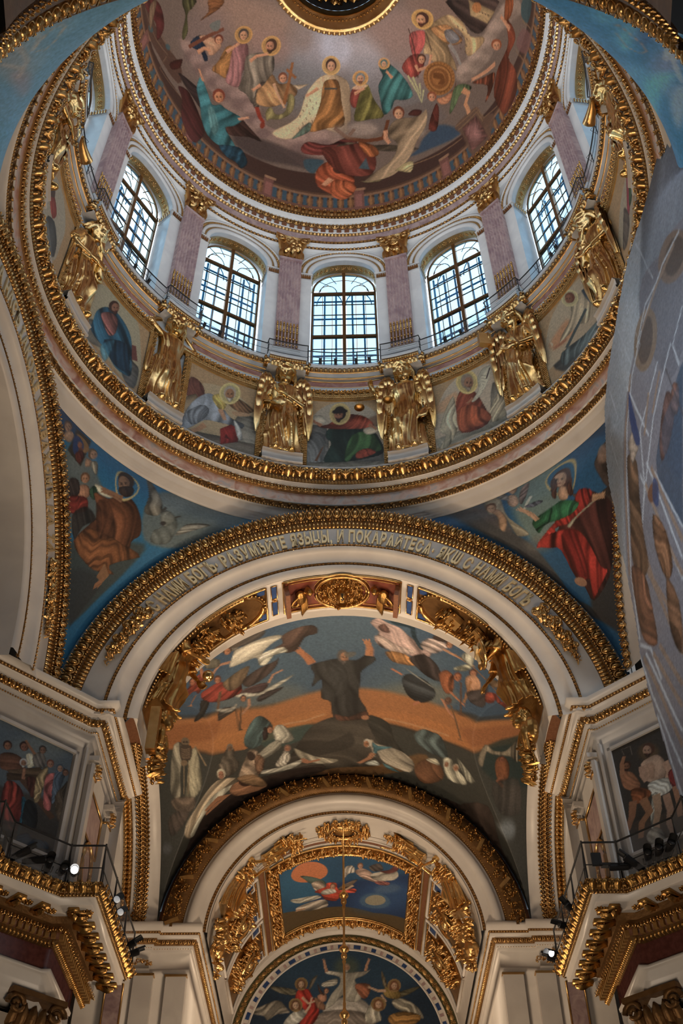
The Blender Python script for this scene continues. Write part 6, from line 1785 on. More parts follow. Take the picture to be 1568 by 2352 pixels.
MURALS['attic2'] = (240, 300, '''3 190811 0 67 2 100 0 117 396 200 -167 -141 -325 -253 143
3 195235 0 70 4 100 1 -12 109 31 101 49 68 91 16 83 -40 52 -93 -7 -86 -50 -11 -122 28 -113 3
3 211160 0 74 23 80 1 27 183 81 21 20 -70 -78 7
3 87381 20 12 9 100 1 21 96 109 -20 147 -6 -8 -45 -100 10 -93 -10
3 207717 50 33 3 100 1 144 251 24 -9 43 -32 12 -74 -39 -28 -34 29 -59 9 -29 2 16 21 48 24
3 71001 40 115 3 100 1 195 233 54 -52 1 -58 -30 17
6 111564 153106 220260 0 -1 0 143 261 184 -210 -50 -162
5 75094 143 143 100 191 157 -63 -23 -47 -24
2 112608 50 36 61 111 93 -25 62 -15 -35 -32 -78 12 -46 10
7 186262 139 1 89 139 -37 9
3 220331 0 75 3 100 1 29 191 10 -20 -6 -9''')
MURALS['attic-3'] = (240, 300, '''3 190811 0 157 2 100 0 -63 158 89 217 274 -266 -136 -191
3 182884 0 144 4 100 1 -18 135 62 107 89 42 63 -48 9 -68 -11 -92 -90 19
3 152591 40 172 3 100 1 72 173 18 40 45 -12 -14 -41
3 91608 40 161 3 100 1 92 114 47 55 47 -29 -1 -59
3 87120 0 154 3 100 1 57 200 16 31 21 -16 -24 -34''')
MURALS['attic3'] = (240, 300, '''3 190811 0 42 2 100 0 176 378 130 -271 -240 -203 -143 210
3 186979 0 37 4 100 1 3 160 76 65 80 -5 60 -41 -90 -55 -89 -20
3 152530 40 29 3 100 1 171 220 33 -14 -88 -61 -29 6
3 67024 40 32 3 100 1 185 196 17 -30 -59 -24 -22 16
3 112150 30 77 3 100 1 87 191 10 -56 -57 -31 -26 19''')
MURALS['pier_left'] = (260, 420, '''3 99996 0 102 3 100 0 -83 418 381 87 26 -530 -362 -104
3 74767 0 100 20 95 1 -24 154 103 21 107 22 111 23 0 -131 0 -126 -137 -31 -128 -29 -27 123
4 145633 54 50 146 378 85 48 -75 -99
2 119949 40 172 32 288 37 26 35 -8 16 -41 -25 -23 -32 -4 -21 1
6 62024 169618 0 0 0 0 47 333 133 78 38 -156
6 62024 153041 0 0 0 0 98 358 139 78 40 -166
2 203622 50 92 110 333 20 11 18 -31 -21 -30 -11 21
6 207853 173910 0 216239 0 0 108 295 116 58 26 -141
2 124633 40 101 131 340 25 28 19 -21 -1 -34 -28 -15
6 70541 153236 0 0 0 0 158 379 119 69 30 -145
5 165522 122 81 100 137 348 -23 20 -16 18
3 116047 20 27 2 100 0 63 240 97 66 33 -14 -104 -75
3 86987 20 28 2 100 0 65 230 129 58 -18 -28 -105 -58
5 99340 227 227 100 115 231 56 -41 65 -54
2 160651 55 110 67 187 24 22 32 -18 18 -52 8 -81 -42 -30 -33 59
2 86729 40 110 128 242 27 15 14 -59 -15 -17
2 42525 50 109 128 167 16 -9 8 -56 -4 -70 -10 -5 -1 76
2 41676 40 110 141 156 36 2 15 -79 -38 -44
2 186714 50 94 158 259 22 63 11 -22 -6 -85 -4 -38 -14 -7
2 189975 50 96 187 284 25 27 23 0 5 -30 -20 -56 4 -61 -22 -2 -11 56
2 100063 50 100 212 311 24 38 11 -18 -5 -58 -10 -69 -11 -6
6 123981 190489 0 0 0 0 192 338 117 64 24 -144
6 79257 194715 0 0 0 0 226 339 118 67 27 -138
2 87118 50 101 229 221 20 56 11 24 6 -79 10 -101 -26 22
6 86923 153171 0 0 0 0 247 331 105 56 23 -121
7 186262 118 1 119 233 -3 30
3 66379 20 14 9 80 1 81 49 67 17 100 7 9 -50 -159 -56
2 42070 50 3 140 20 29 27 20 -11 42 8 9 -26 -86 -20''')
MURALS['pier_right'] = (260, 420, '''3 66445 0 78 3 100 0 -6 554 349 -54 -124 -634 -277 96
3 87119 0 79 11 90 1 -3 102 113 -9 109 -8 -23 -103 -22 -100 -91 45 -96 46
4 124236 22 60 115 344 31 -18 -36 -16
6 86858 194780 0 70345 -1 0 117 352 181 -104 -38 -219
2 211489 12 78 83 312 39 10 21 -8 14 -36 -5 -42 -19 -21 -34 11 -16 27
3 186458 15 79 10 60 1 96 300 27 -11 -11 -53 -22 17
5 203102 230 153 100 85 302 -5 -34 7 -31
5 203102 228 167 100 157 278 6 -40 -13 -28
2 212012 55 130 92 225 46 -4 21 -16 0 -35 -27 -11 -34 9 -9 28
2 207850 55 76 97 178 19 -11 -16 -77 -29 -43 4 57
5 194844 268 160 100 107 173 -5 -58 -16 -43 -2 -49
5 190619 251 151 100 136 157 1 -61 -13 -44 6 -52
6 70280 153105 0 66184 0 0 37 330 139 -74 -35 -155
2 182035 25 102 12 317 32 -14 16 -33 7 -40 -24 -9 -28 30 -5 34
5 182100 176 120 100 18 304 6 43 13 25
5 153628 25 25 70 38 376 -6 28 30 -4 1 -38
2 161099 50 126 34 231 38 -12 23 -31 -26 -21 -34 10
5 173843 286 173 100 64 179 11 -58 -31 -27 -13 -52
5 165522 276 174 100 33 187 -14 -54 -23 -43
2 131786 50 87 158 232 26 3 13 -39 -16 -39 -23 22
5 182166 239 165 100 170 172 -2 -59 -8 -55
2 195237 40 102 48 42 29 18 23 -24 -1 -41 -41 9''')
MURALS['sheet'] = (460, 620, '''3 124963 0 127 1 100 0 125 818 -139 -369 323 -461 298 209
3 108320 15 149 11 80 1 81 646 -34 -83 -28 -67 -25 -60 13 -17 13 -18 12 -17 13 -18 12 -18 12 -18 12 -18 7 46 8 53 9 57 38 24 40 22 -16 22 -17 23 -17 22 -17 22 -17 22
4 145768 22 50 217 504 -18 -33 45 -6
1 104028 94 472 31 18 43 9 40 -4 39 -12 30 -28 23 -37 17 -34 16 -33 11 -38 11 -36 1 -39 1 -37 -3 -36 -4 -34 -3 -32 -13 -40 -13 -37 -12 -34 -11 17 -11 16 -12 16 -12 17 -11 16 -12 16 -12 16 -12 17 -11 17 -12 17 -12 17 -11 17 -12 18 -12 17 -13 17 -12 17 -12 17 -13 17 -12 18 -12 18 -13 18 -12 18
1 91545 168 528 -37 -31 -33 -31 14 -19 14 -20 13 -20 14 -19 27 3 13 70 -1 39
4 99602 1 100 122 469 -13 -34 33 32
4 70541 1 100 120 466 -8 -22 23 21
4 107923 1 100 194 475 -14 -27 34 12
4 74702 1 100 194 475 -9 -17 24 5
1 58454 159 379 24 -2 37 -1 22 -21 -9 -74 -7 -3 -13 20 -14 20 -13 20 -14 20
2 95313 30 106 191 391 -5 -26 21 -15 22 4 -9 22
2 124243 30 94 179 383 -5 -15 13 -14 6 16
3 50198 0 120 4 50 1 213 377 -33 -4 -15 -1 15 -23 15 -23 15 -22 13 41
5 162412 25 25 85 103 471 35 18 46 4 45 -11 35 -25 30 -47 35 -75 16 -63
5 162412 25 25 85 149 489 28 12 32 -11
5 162412 25 25 85 188 431 58 -9 19 -47 26 -30
5 162412 25 25 85 164 415 57 -13 29 -19 27 -22
5 162412 22 22 85 134 416 28 -6 2 -27
5 162412 25 25 85 244 487 -8 -87
5 162412 24 24 85 267 390 -14 -149
5 162412 24 24 85 252 386 -8 -132
5 162412 23 23 85 246 367 -16 -94
5 124502 43 43 85 114 474 42 15 38 1
5 124502 47 47 85 232 487 37 -29 28 -44 35 -75
5 124502 41 41 85 264 373 -5 -79 -8 -50
5 124502 42 42 85 248 373 -12 -108
5 124502 44 44 85 215 430 27 -21
5 124502 43 43 85 190 420 30 -13
5 124502 41 41 85 296 346 0 -55 -21 -82
5 124502 41 41 85 304 333 -20 -138
2 95309 50 98 279 433 -13 -26 12 -32 11 -33 8 -34 19 7 3 31 -21 44
3 153694 20 78 1 100 0 271 441 -13 -1 -1 -27 18 1
2 107597 50 85 325 341 -18 -31 3 -40 8 -30 20 25 -2 35
4 99340 1 100 257 352 -7 -10 14 6
3 37720 0 120 1 90 1 244 479 1 -19 5 -44 9 6 -3 34
3 37720 0 122 1 80 1 250 361 -5 -14 10 -15 6 14
2 111822 50 84 267 337 -12 -37 6 -35 15 3 3 41
2 99405 50 88 276 268 -9 -35 17 -38 8 32
5 162412 29 29 85 353 265 -4 -53 -18 -86
5 162412 29 29 85 341 253 -25 -106
5 162412 30 30 85 347 269 -16 -21 -4 -38
5 162412 28 28 85 350 194 -7 -86
5 124502 46 46 85 347 254 -13 -56 -12 -59
5 124502 45 45 85 329 241 -23 -78
5 124502 45 45 85 315 236 -18 -60
5 154090 10 10 85 201 549 2 -65 44 -1
5 154090 11 11 85 275 531 0 -44 25 5
5 154090 9 9 85 158 572 -3 -70
5 154090 11 11 85 229 556 -3 -65
5 154090 11 11 85 299 489 0 -41
4 62352 1 80 181 375 -1 -2 1 -32''')
# ================================================================== GILDED SCULPTURE
def remeshed(V, F, vox):
    me = bpy.data.meshes.new('raw'); me.from_pydata(np.asarray(V).tolist(), [], [tuple(f) for f in F])
    o = bpy.data.objects.new('raw', me); C.objects.link(o)
    md = o.modifiers.new('r', 'REMESH'); md.mode = 'VOXEL'; md.voxel_size = vox; md.use_smooth_shade = True
    s2 = o.modifiers.new('s', 'SMOOTH'); s2.factor = .5; s2.iterations = 2
    bpy.context.view_layer.update()
    r = bpy.data.meshes.new_from_object(o.evaluated_get(bpy.context.evaluated_depsgraph_get()))
    bpy.data.objects.remove(o); bpy.data.meshes.remove(me)
    r.polygons.foreach_set('use_smooth', np.ones(len(r.polygons), bool))
    return r
def smooth_path(pts, n=14):
    P = np.asarray(pts, float); t = np.arange(len(P)); tt = np.linspace(0, len(P) - 1, n)
    Q = np.concatenate([[2 * P[0] - P[1]], P, [2 * P[-1] - P[-2]]]); out = []
    for x in tt:
        i = min(int(x), len(P) - 2); f = x - i; p0, p1, p2, p3 = Q[i], Q[i + 1], Q[i + 2], Q[i + 3]
        out.append(.5 * (2 * p1 + (p2 - p0) * f + (2 * p0 - 5 * p1 + 4 * p2 - p3) * f * f + (3 * p1 - p0 - 3 * p2 + p3) * f ** 3))
    return np.array(out)
def hand(b, wrist, d, s, curl=.5, side=(0, 0, 1.)):
    d = np.asarray(d, float); d /= np.linalg.norm(d); sd = np.asarray(side, float); sd -= d * (sd @ d); sd /= np.linalg.norm(sd) + 1e-9; nn = np.cross(d, sd)
    w = np.asarray(wrist, float); R = np.stack([d, sd, nn], 1)
    V, F = sphere(8, 6, (.055 * s, .034 * s, .018 * s)); b.add(V @ R.T + w + d * .05 * s, F)
    for i, (off, ln) in enumerate(((-.027, .055), (-.009, .068), (.009, .064), (.026, .05))):
        p0 = w + d * .09 * s + sd * off * s; p1 = p0 + d * ln * .55 * s + nn * .012 * s * curl; p2 = p1 + (d * (1 - curl * .7) + nn * curl) * ln * .5 * s
        b.add(*tube(smooth_path([p0 - d * .02 * s, p0, p1, p2], 7), .0105 * s, 5))
    p0 = w + d * .03 * s + sd * .03 * s; b.add(*tube(smooth_path([p0, p0 + (d * .5 + sd * .8) * .035 * s, p0 + (d + sd * .7 + nn * .3) * .055 * s], 6), .011 * s, 5))
def head(b, c, s, yaw=0., tilt=0., hair='long', beard=False, seed=0, wreath=False):
    rg = np.random.default_rng(seed + 1000); h = MB()
    h.add(*sphere(14, 10, (.052, .060, .072), (0, 0, 0)))
    h.add(*sphere(10, 7, (.040, .042, .038), (0, .022, -.040)))                 # jaw
    h.add(*tube([(0, .055, .016), (0, .070, -.008), (0, .066, -.016)], [.008, .012, .012], 6))   # nose
    for x in (-1, 1):
        h.add(*sphere(7, 5, (.014, .010, .006), (x * .022, .053, .022)))        # brows
        h.add(*sphere(7, 5, (.010, .008, .006), (x * .021, .052, .008)))        # eyes
        h.add(*sphere(6, 5, (.008, .014, .018), (x * .053, 0, -.005)))          # ears
    h.add(*sphere(7, 4, (.018, .008, .005), (0, .060, -.034))); h.add(*sphere(7, 4, (.014, .008, .006), (0, .059, -.043)))
    if hair:
        for i in range(30):
            a = rg.uniform(-2.6, 2.6) - math.pi / 2; e = rg.uniform(-.1, 1.4)
            h.add(*sphere(6, 5, (.020, .020, .024), (.054 * math.cos(a) * math.cos(e * .9), .056 * math.sin(a) * math.cos(e * .9) - .006, .010 + .062 * math.sin(e))))
    if hair == 'long':
        for x in (-1, 1):
            for q in (0, 1):
                h.add(*tube(smooth_path([(x * .048, -.01 - .02 * q, .03), (x * .060, -.008 - .02 * q, -.03), (x * .056, .0 - .03 * q, -.08), (x * .066, .0 - .03 * q, -.11)], 8), [.013, .014, .015, .014, .013, .012, .010, .006], 6))
        h.add(*sphere(8, 6, (.048, .032, .075), (0, -.042, -.04)))
    if beard:
        for i in range(8): h.add(*tube(smooth_path([(rg.uniform(-.03, .03), .05, -.05), (rg.uniform(-.03, .03), .06, -.09), (rg.uniform(-.02, .02), .05, -.14)], 6), [.014, .016, .016, .014, .01, .006], 5))
    if wreath:
        for a in np.linspace(0, 6.28, 16): h.add(*sphere(5, 4, (.012, .016, .012), (.056 * math.cos(a), .060 * math.sin(a), .040)))
    V = h.v() * s; cy, sy = math.cos(yaw), math.sin(yaw); cx, sx = math.cos(tilt), math.sin(tilt)
    V = V @ np.array([[1, 0, 0], [0, cx, -sx], [0, sx, cx]]).T @ np.array([[cy, -sy, 0], [sy, cy, 0], [0, 0, 1]]).T + np.asarray(c)
    b.add(V, h.F)
def figure(H, arms, seed=0, yaw=0., tilt=0., hair='long', beard=False, knee=1, sash=1, lean=0., wide=1.0, drop=1):
    """robed standing figure, z up, y to the front; arms: two lists of joints (in body heights)"""
    rg = np.random.default_rng(seed + 1000); b = MB()
    tz = np.array([0, .03, .10, .2, .3, .4, .48, .56, .62, .68, .74, .775, .80, .82, .85]); 
    rx = np.array([.150, .142, .132, .128, .124, .120, .112, .096, .092, .100, .112, .104, .070, .036, .034]) * wide
    ry = np.array([.115, .108, .100, .096, .092, .092, .088, .074, .072, .078, .076, .066, .050, .036, .034])
    zz = np.linspace(0, .85, 46); X = np.interp(zz, tz, rx); Y = np.interp(zz, tz, ry)
    th = np.linspace(0, 2 * np.pi, 72, endpoint=False)
    amp = np.interp(zz, [0, .12, .4, .55, .75, .8, .85], [.030, .026, .016, .010, .006, .0, .0])
    p1, p2, p3 = rg.uniform(0, 6, 3)
    TH, Z = np.meshgrid(th, zz)
    wob = TH + .25 * np.sin(3 * Z * 3 + p1) * .5
    fold = np.sin(11 * wob + p1 + 2 * Z) * .6 + np.abs(np.sin(8 * wob + p2 - 3 * Z)) * .9 + .4 * np.sin(19 * wob + p3) - .5
    rr = 1 + amp[:, None] / X[:, None] * fold
    dg_ = sash * TH * 2.4 + Z * 26; zone = np.exp(-((Z - .60) / .15) ** 2)
    rr = rr * (1 - .45 * zone * (1 - 1 / rr)) + zone * (.10 * np.abs(np.sin(dg_ * .5 + p2)) + .05 * np.sin(dg_ * 1.3 + p1) - .05)
    hem = .09 * np.exp(-((Z - (.36 + .16 * sash * np.cos(TH))) / .025) ** 2) * (np.sin(TH) > -.3); rr = rr + hem
    kb = .055 * np.exp(-((Z - .28) / .09) ** 2) * np.exp(-((np.cos(TH) - knee * .45) / .35) ** 2) * (np.sin(TH) > 0)
    lx = lean * (Z - .4)
    G = np.stack([X[:, None] * rr * np.cos(TH) + lx, Y[:, None] * rr * np.sin(TH) + kb, Z], -1)
    V, F = grid(G, False, True); b.add(V, F.tolist() + [tuple(range(72))[::-1], tuple(range(45 * 72, 46 * 72))])
    for x in (-1, 1):                                                             # breasts / shoulders, feet
        b.add(*sphere(10, 7, (.046, .046, .040), (x * .095 * wide + lean * .35, .0, .765)))
        b.add(*sphere(8, 5, (.030, .055, .022), (x * .055, .105, .014)))
    if drop:                                                                      # cloth falling from one arm
        x0 = drop * .155 * wide
        for i in range(5): b.add(*tube(smooth_path([(x0 - drop * .012 * i, .02 - .02 * i, .56), (x0 + drop * .01 - drop * .012 * i, .03 - .025 * i, .42), (x0 + drop * (.02 + .01 * math.sin(i)) - drop * .012 * i, .03 - .03 * i, .26 + .02 * i)], 9), [.012, .016, .018, .02, .02, .02, .02, .018, .010], 6))
    for A_, sx in zip(arms, (-1, 1)):
        if A_ is None: continue
        P = smooth_path([(sx * .105 * wide + lean * .35, .0, .765)] + [tuple(p) for p in A_], 16)
        b.add(*tube(P, np.interp(np.linspace(0, 1, 16), [0, .45, .55, 1], [.034, .027, .026, .016]), 9))
        Q = P[:9]; b.add(*tube(Q, np.interp(np.linspace(0, 1, 9), [0, .6, 1], [.040, .040, .046]), 9))
        d = P[-1] - P[-3]; hand(b, P[-1], d, .92, .55, (0, 0, 1) if abs(d[2]) < abs(d[0]) + abs(d[1]) else (sx, 0, 0))
    head(b, (lean * .5, .048, .905), 1.12, yaw, tilt, hair, beard, seed)
    V = b.v() * H
    return V, b.F
def wing(sx, H, spread=1.0, seed=0, parent=None, at_=(0, 0, 0), m='gold_statue'):
    b = MB(); feathers = []; rg = np.random.default_rng(seed + 1000)
    lead = smooth_path([(sx * .05, -.055, .72), (sx * .085, -.075, .86), (sx * .135 * spread, -.06, .915), (sx * .18 * spread, -.03, .83), (sx * .195 * spread, -.02, .66)], 16)
    b.add(*tube(lead, [.022] * 12 + [.018, .015, .012, .01], 7))
    for ly, (n, ln, wd) in enumerate(((11, .40, .026), (10, .24, .022), (9, .12, .020))):
        for i in range(n):
            f = i / (n - 1.); p = lead[int(f * 15)]
            d = np.array((sx * (-.06 + .07 * f), .0, -1.0)); d /= np.linalg.norm(d); L = ln * (1.0 + .15 * math.sin(f * 3)) * (1 if ly else (.75 + .35 * f))
            sd = np.array((1., 0, 0)) - d * d[0]; sd /= np.linalg.norm(sd); nn = np.cross(d, sd); nn = nn if nn[1] > 0 else -nn
            us = np.linspace(-1, 1, 3); vs = np.linspace(0, 1, 6); wv = np.array([.5, .9, 1, .95, .75, .12]) * wd
            G = np.stack([[p + d * L * v_ + sd * u_ * w_ + nn * (.012 + .010 * ly + .010 * (1 - u_ * u_) + .02 * math.sin(v_ * 3)) for u_ in us] for v_, w_ in zip(vs, wv)])
            V, F = grid(G); Vb = G.reshape(-1, 3) - nn * .012
            if ly == 0: feathers.append(merge((V, F), (Vb, F[:, ::-1])))
            else: b.add(V, F); b.add(Vb, F[:, ::-1])
    w_ = obj('wing', b.v() * H + np.array(at_), b.F, m, parent)
    for V, F in feathers: obj('feather', np.asarray(V) * H + np.array(at_), F, m, w_)
def volute_bracket(w, s):
    b = MB()
    xs = np.linspace(-w / 2, w / 2, 25); pr = np.interp(xs / w, [-.5, -.46, -.42, -.40, -.34, -.2, -.06, 0, .06, .2, .34, .40, .42, .46, .5], [.17, .24, .24, .15, .20, .25, .17, .2, .17, .25, .20, .15, .24, .24, .17]) * s
    a = np.linspace(0, 2 * np.pi, 14, endpoint=False)
    G = np.stack([np.stack([0 * a + x, r * np.cos(a), r * np.sin(a)], -1) for x, r in zip(xs, pr)])
    V, F = grid(G, False, True); b.add(V, F)
    for sx in (-1, 1):
        V, F = o_scroll(.30 * s, 1.6, .07 * s, 0, 1); b.add(np.stack([V[:, 1] + sx * w / 2, V[:, 0], V[:, 2]], -1), F)
        b.add(*sphere(8, 5, (.05, .10 * s, .10 * s), (sx * (w / 2 + .02), 0, 0)))
    for i in range(9):
        V, F = o_leaf(.18, .36 * s, .10); b.add(V + np.array(((i - 4) * w * .085, .18 * s, -.20 * s)), F)
    return b.v(), b.F
def up_arm(sx): return [(sx * .20, .02, .84), (sx * .13, .03, .97)]
POSES = {  # arms: left of picture, right of picture
 -4: ([(-.155, .03, .60), (-.08, .08, .58)], [(.18, .04, .80), (.21, .06, .92)]),
 -3: ([(-.16, .02, .58), (-.04, .085, .56)], [(.15, .04, .60), (.075, .07, .76)]),
 -2: ([(-.19, .0, .84), (-.08, -.01, .975)], [(.21, .0, .80), (.08, -.01, .955)]),
 -1: ([(-.16, .01, .59), (-.10, .08, .52)], [(.155, .02, .59), (.02, .085, .61)]),
 0: ([(-.165, .02, .60), (-.20, .08, .66)], [(.16, .0, .58), (.14, .05, .44)]),
 1: ([(-.175, .03, .65), (-.19, .07, .77)], [(.16, .02, .58), (.05, .085, .55)]),
 2: ([(-.15, .04, .60), (-.07, .07, .76)], [(.155, .02, .58), (.03, .085, .57)]),
 3: ([(-.155, .03, .61), (-.10, .08, .52)], [(.17, .02, .82), (.10, .04, .95)]),
}
SL = {-4: 'gilded winged statue cut by the ring at far left, arm raised to the windows', -3: 'gilded statue seen from its left side holding hand to chin, second from left',
      -2: 'gilded statue with both arms raised to the volute over its head', -1: 'gilded angel with folded wings and hands joined on its chest',
      0: 'gilded angel holding out a balance with two hanging pans', 1: 'gilded angel raising a book and holding a trumpet downwards',
      2: 'gilded winged statue with hand to chin beside the translucent sheet', 3: 'gilded statue cut by the ring at far right, arm raised with a horn'}
YAW = {-4: -.5, -3: -.6, -2: .35, -1: .25, 0: .15, 1: .3, 2: .5, 3: .6}
HS = 7.25
for k, arms in POSES.items():
    c = PHI0 + R_(30 * k + 15)
    M = Matrix(RF(12.20, 38.96, c).tolist())
    t = thing('angel_statue', SL[k], 'statue', group='gilded statues round the drum', mw=M)
    V, F = figure(HS, arms, 20 + k, YAW[k], -.72, 'long', False, 1 if k % 2 else -1, 1 if k in (-3, -1, 0, 2) else -1, 0., .92, 1 if k in (-1, 2, -4) else -1)
    V = V * np.array((1, .88, 1)); me = remeshed(V, F, .048); me.materials.append(MAT['gold_statue']); link('body', me, t)
    if k != -2 and k != -3:
        for sx in (-1, 1):
            wing(sx, HS, .92, k + sx, t, (0, .30, .10))
    V, F = volute_bracket(2.35, 1.15); o = obj('volute_bracket', V + np.array((0, .42, 7.18)), F, 'gold', t)
    b = MB().box((-.95, -.05, 7.30), (.95, .6, 7.42)); b.obj('bracket_slab', 'gold', t, False)
    if k == 0:
        p = np.array((-.215 * HS, .10 * HS, .70 * HS)); b = MB()
        b.tube([p + np.array((-.75, 0, .10)), p, p + np.array((.75, 0, -.12))], .03, 5)
        for x, z0, dz in ((-.75, .10, 1.3), (.75, -.12, 1.0)):
            q = p + np.array((x, 0, z0))
            for a in (0, 2.1, 4.2): b.tube([q, q + np.array((.24 * math.cos(a), .24 * math.sin(a), -dz))], .008, 3)
            V, F = lathe_z([(.02, -.12), (.16, -.10), (.25, -.02), (.27, .0), (.24, .01), (.0, -.06)], 14); b.add(V + q + np.array((0, 0, -dz)), F)
        b.obj('balance', 'gold_dark', t)
    if k == 1:
        b = MB(); b.box((-.14, -.32, -.45), (.14, .32, .45), frame((-.20 * HS, .09 * HS, .825 * HS), (.8, .6, 0), (-.6, .8, 0), (0, 0, 1))); b.obj('book', 'gold', t, False)
        b = MB(); b.tube([(.06 * HS, .09 * HS, .78 * HS), (.05 * HS, .12 * HS, .57 * HS), (.10 * HS, .14 * HS, .40 * HS)], .05, 8)
        V, F = lathe_z([(.05, .25), (.09, .1), (.2, 0), (.26, -.04), (.05, .0)], 14); b.add(V + np.array((.105 * HS, .14 * HS, .38 * HS)), F); b.obj('trumpet', 'gold', t)
    if k in (-4, 3):
        b = MB(); sx = 1 if k < 0 else -1; p = np.array((sx * .26 * HS if k < 0 else -.10 * HS, .12 * HS, .94 * HS if k < 0 else .97 * HS))
        b.tube(smooth_path([p + np.array((-.5 * sx, 0, -.15)), p, p + np.array((.75 * sx, .2, .12))], 8), [.07, .09, .12, .15, .19, .22, .26, .30], 10); b.obj('horn', 'gold', t)

# ---- front arch soffit: wreathed medallion, cherubs with tablets, prophets, bust corbels
M = SBM(0, 35.36, .04); t = thing('wreathed_medallion', 'round gilded wreath medallion with hook at the crown of the front arch', 'medallion', mw=Matrix(M.tolist()))
b = MB()
for r, rr, y in ((1.02, .07, .10), (.92, .05, .06), (1.12, .05, .03)): b.tube([(1.17 * r * math.cos(a), y, r * math.sin(a)) for a in np.linspace(0, 6.2832, 41)], rr, 6)
b.obj('rim', 'gold', t)
V, F = sphere(24, 6, (1.12, .04, .95)); obj('backplate', V, F, 'gold_dark', t)
b = MB()
for i in range(22):
    a = 2 * math.pi * i / 22; V, F = o_foliage(400 + i, .34, .34, .30, 8); b.add(V + np.array((.86 * math.cos(a), .10, .74 * math.sin(a))), F)
b.obj('wreath', 'gold_dark', t)
b = MB()
for i in range(30):
    a = 2 * math.pi * i / 30; b.add(*sphere(6, 4, (.05, .08, .05), (.58 * math.cos(a), .14, .50 * math.sin(a))))
b.obj('bead_ring', 'gold', t)
hb = MB(); head(hb, (0, .30, -.05), 5.0, 0, 1.2, 'curl', True, 5)
for i in range(12):
    a = 2 * math.pi * i / 12; hb.add(*tube(smooth_path([(.12 * math.cos(a), .22, .12 * math.sin(a)), (.34 * math.cos(a), .30, .30 * math.sin(a)), (.46 * math.cos(a + .3), .12, .42 * math.sin(a + .3))], 7), [.07, .08, .08, .07, .06, .05, .03], 6))
me = remeshed(hb.v(), hb.F, .026); me.materials.append(MAT['gold_dark']); link('lion_mask', me, t)
b = MB(); b.tube([(0, .5, -.35), (0, .72, -.38), (.06, .82, -.38), (.04, .9, -.38), (-.05, .86, -.38)], .035, 6); b.obj('hook', 'iron', t)
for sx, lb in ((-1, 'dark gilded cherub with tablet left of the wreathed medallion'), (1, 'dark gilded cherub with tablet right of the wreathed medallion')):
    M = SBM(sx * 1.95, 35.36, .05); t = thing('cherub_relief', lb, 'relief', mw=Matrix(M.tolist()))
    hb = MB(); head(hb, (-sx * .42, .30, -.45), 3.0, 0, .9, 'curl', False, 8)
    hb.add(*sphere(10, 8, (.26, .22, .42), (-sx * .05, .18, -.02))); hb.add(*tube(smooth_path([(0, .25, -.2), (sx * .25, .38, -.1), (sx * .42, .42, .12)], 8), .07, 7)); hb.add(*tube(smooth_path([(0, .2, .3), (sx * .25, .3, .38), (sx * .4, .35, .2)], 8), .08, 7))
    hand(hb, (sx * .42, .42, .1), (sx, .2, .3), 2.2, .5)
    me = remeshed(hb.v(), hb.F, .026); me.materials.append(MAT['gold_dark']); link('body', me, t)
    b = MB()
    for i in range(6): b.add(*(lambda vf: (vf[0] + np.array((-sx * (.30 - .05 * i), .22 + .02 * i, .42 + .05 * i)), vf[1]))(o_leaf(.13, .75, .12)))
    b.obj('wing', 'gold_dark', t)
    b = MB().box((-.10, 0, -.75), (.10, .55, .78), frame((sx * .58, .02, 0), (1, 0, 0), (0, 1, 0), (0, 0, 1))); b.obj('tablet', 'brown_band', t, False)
def arc_frame(u, w, dep, R=RS, zc=ZC, flip=1):
    """stand a figure along the arch: z towards the crown, y out of the soffit"""
    a = u / R; tz = np.array((-math.copysign(1, u) * math.cos(a), 0, math.copysign(1, u) * math.sin(a))); n = np.array((-math.sin(a), 0, -math.cos(a))); x = np.cross(n, tz)
    p = np.array((R * math.sin(a), w, zc + R * math.cos(a))) + n * dep
    return frame(p, x, n, tz)
PR = {-1: ('gilded bearded prophet holding out an orb on the left of the front arch', [(-.17, .07, .62), (-.15, .15, .52)], [(.165, .06, .63), (.04, .12, .66)]),
      1: ('gilded warrior with cross shield on the right of the front arch', [(-.17, .07, .63), (-.07, .14, .60)], [(.17, .07, .60), (.16, .16, .48)])}
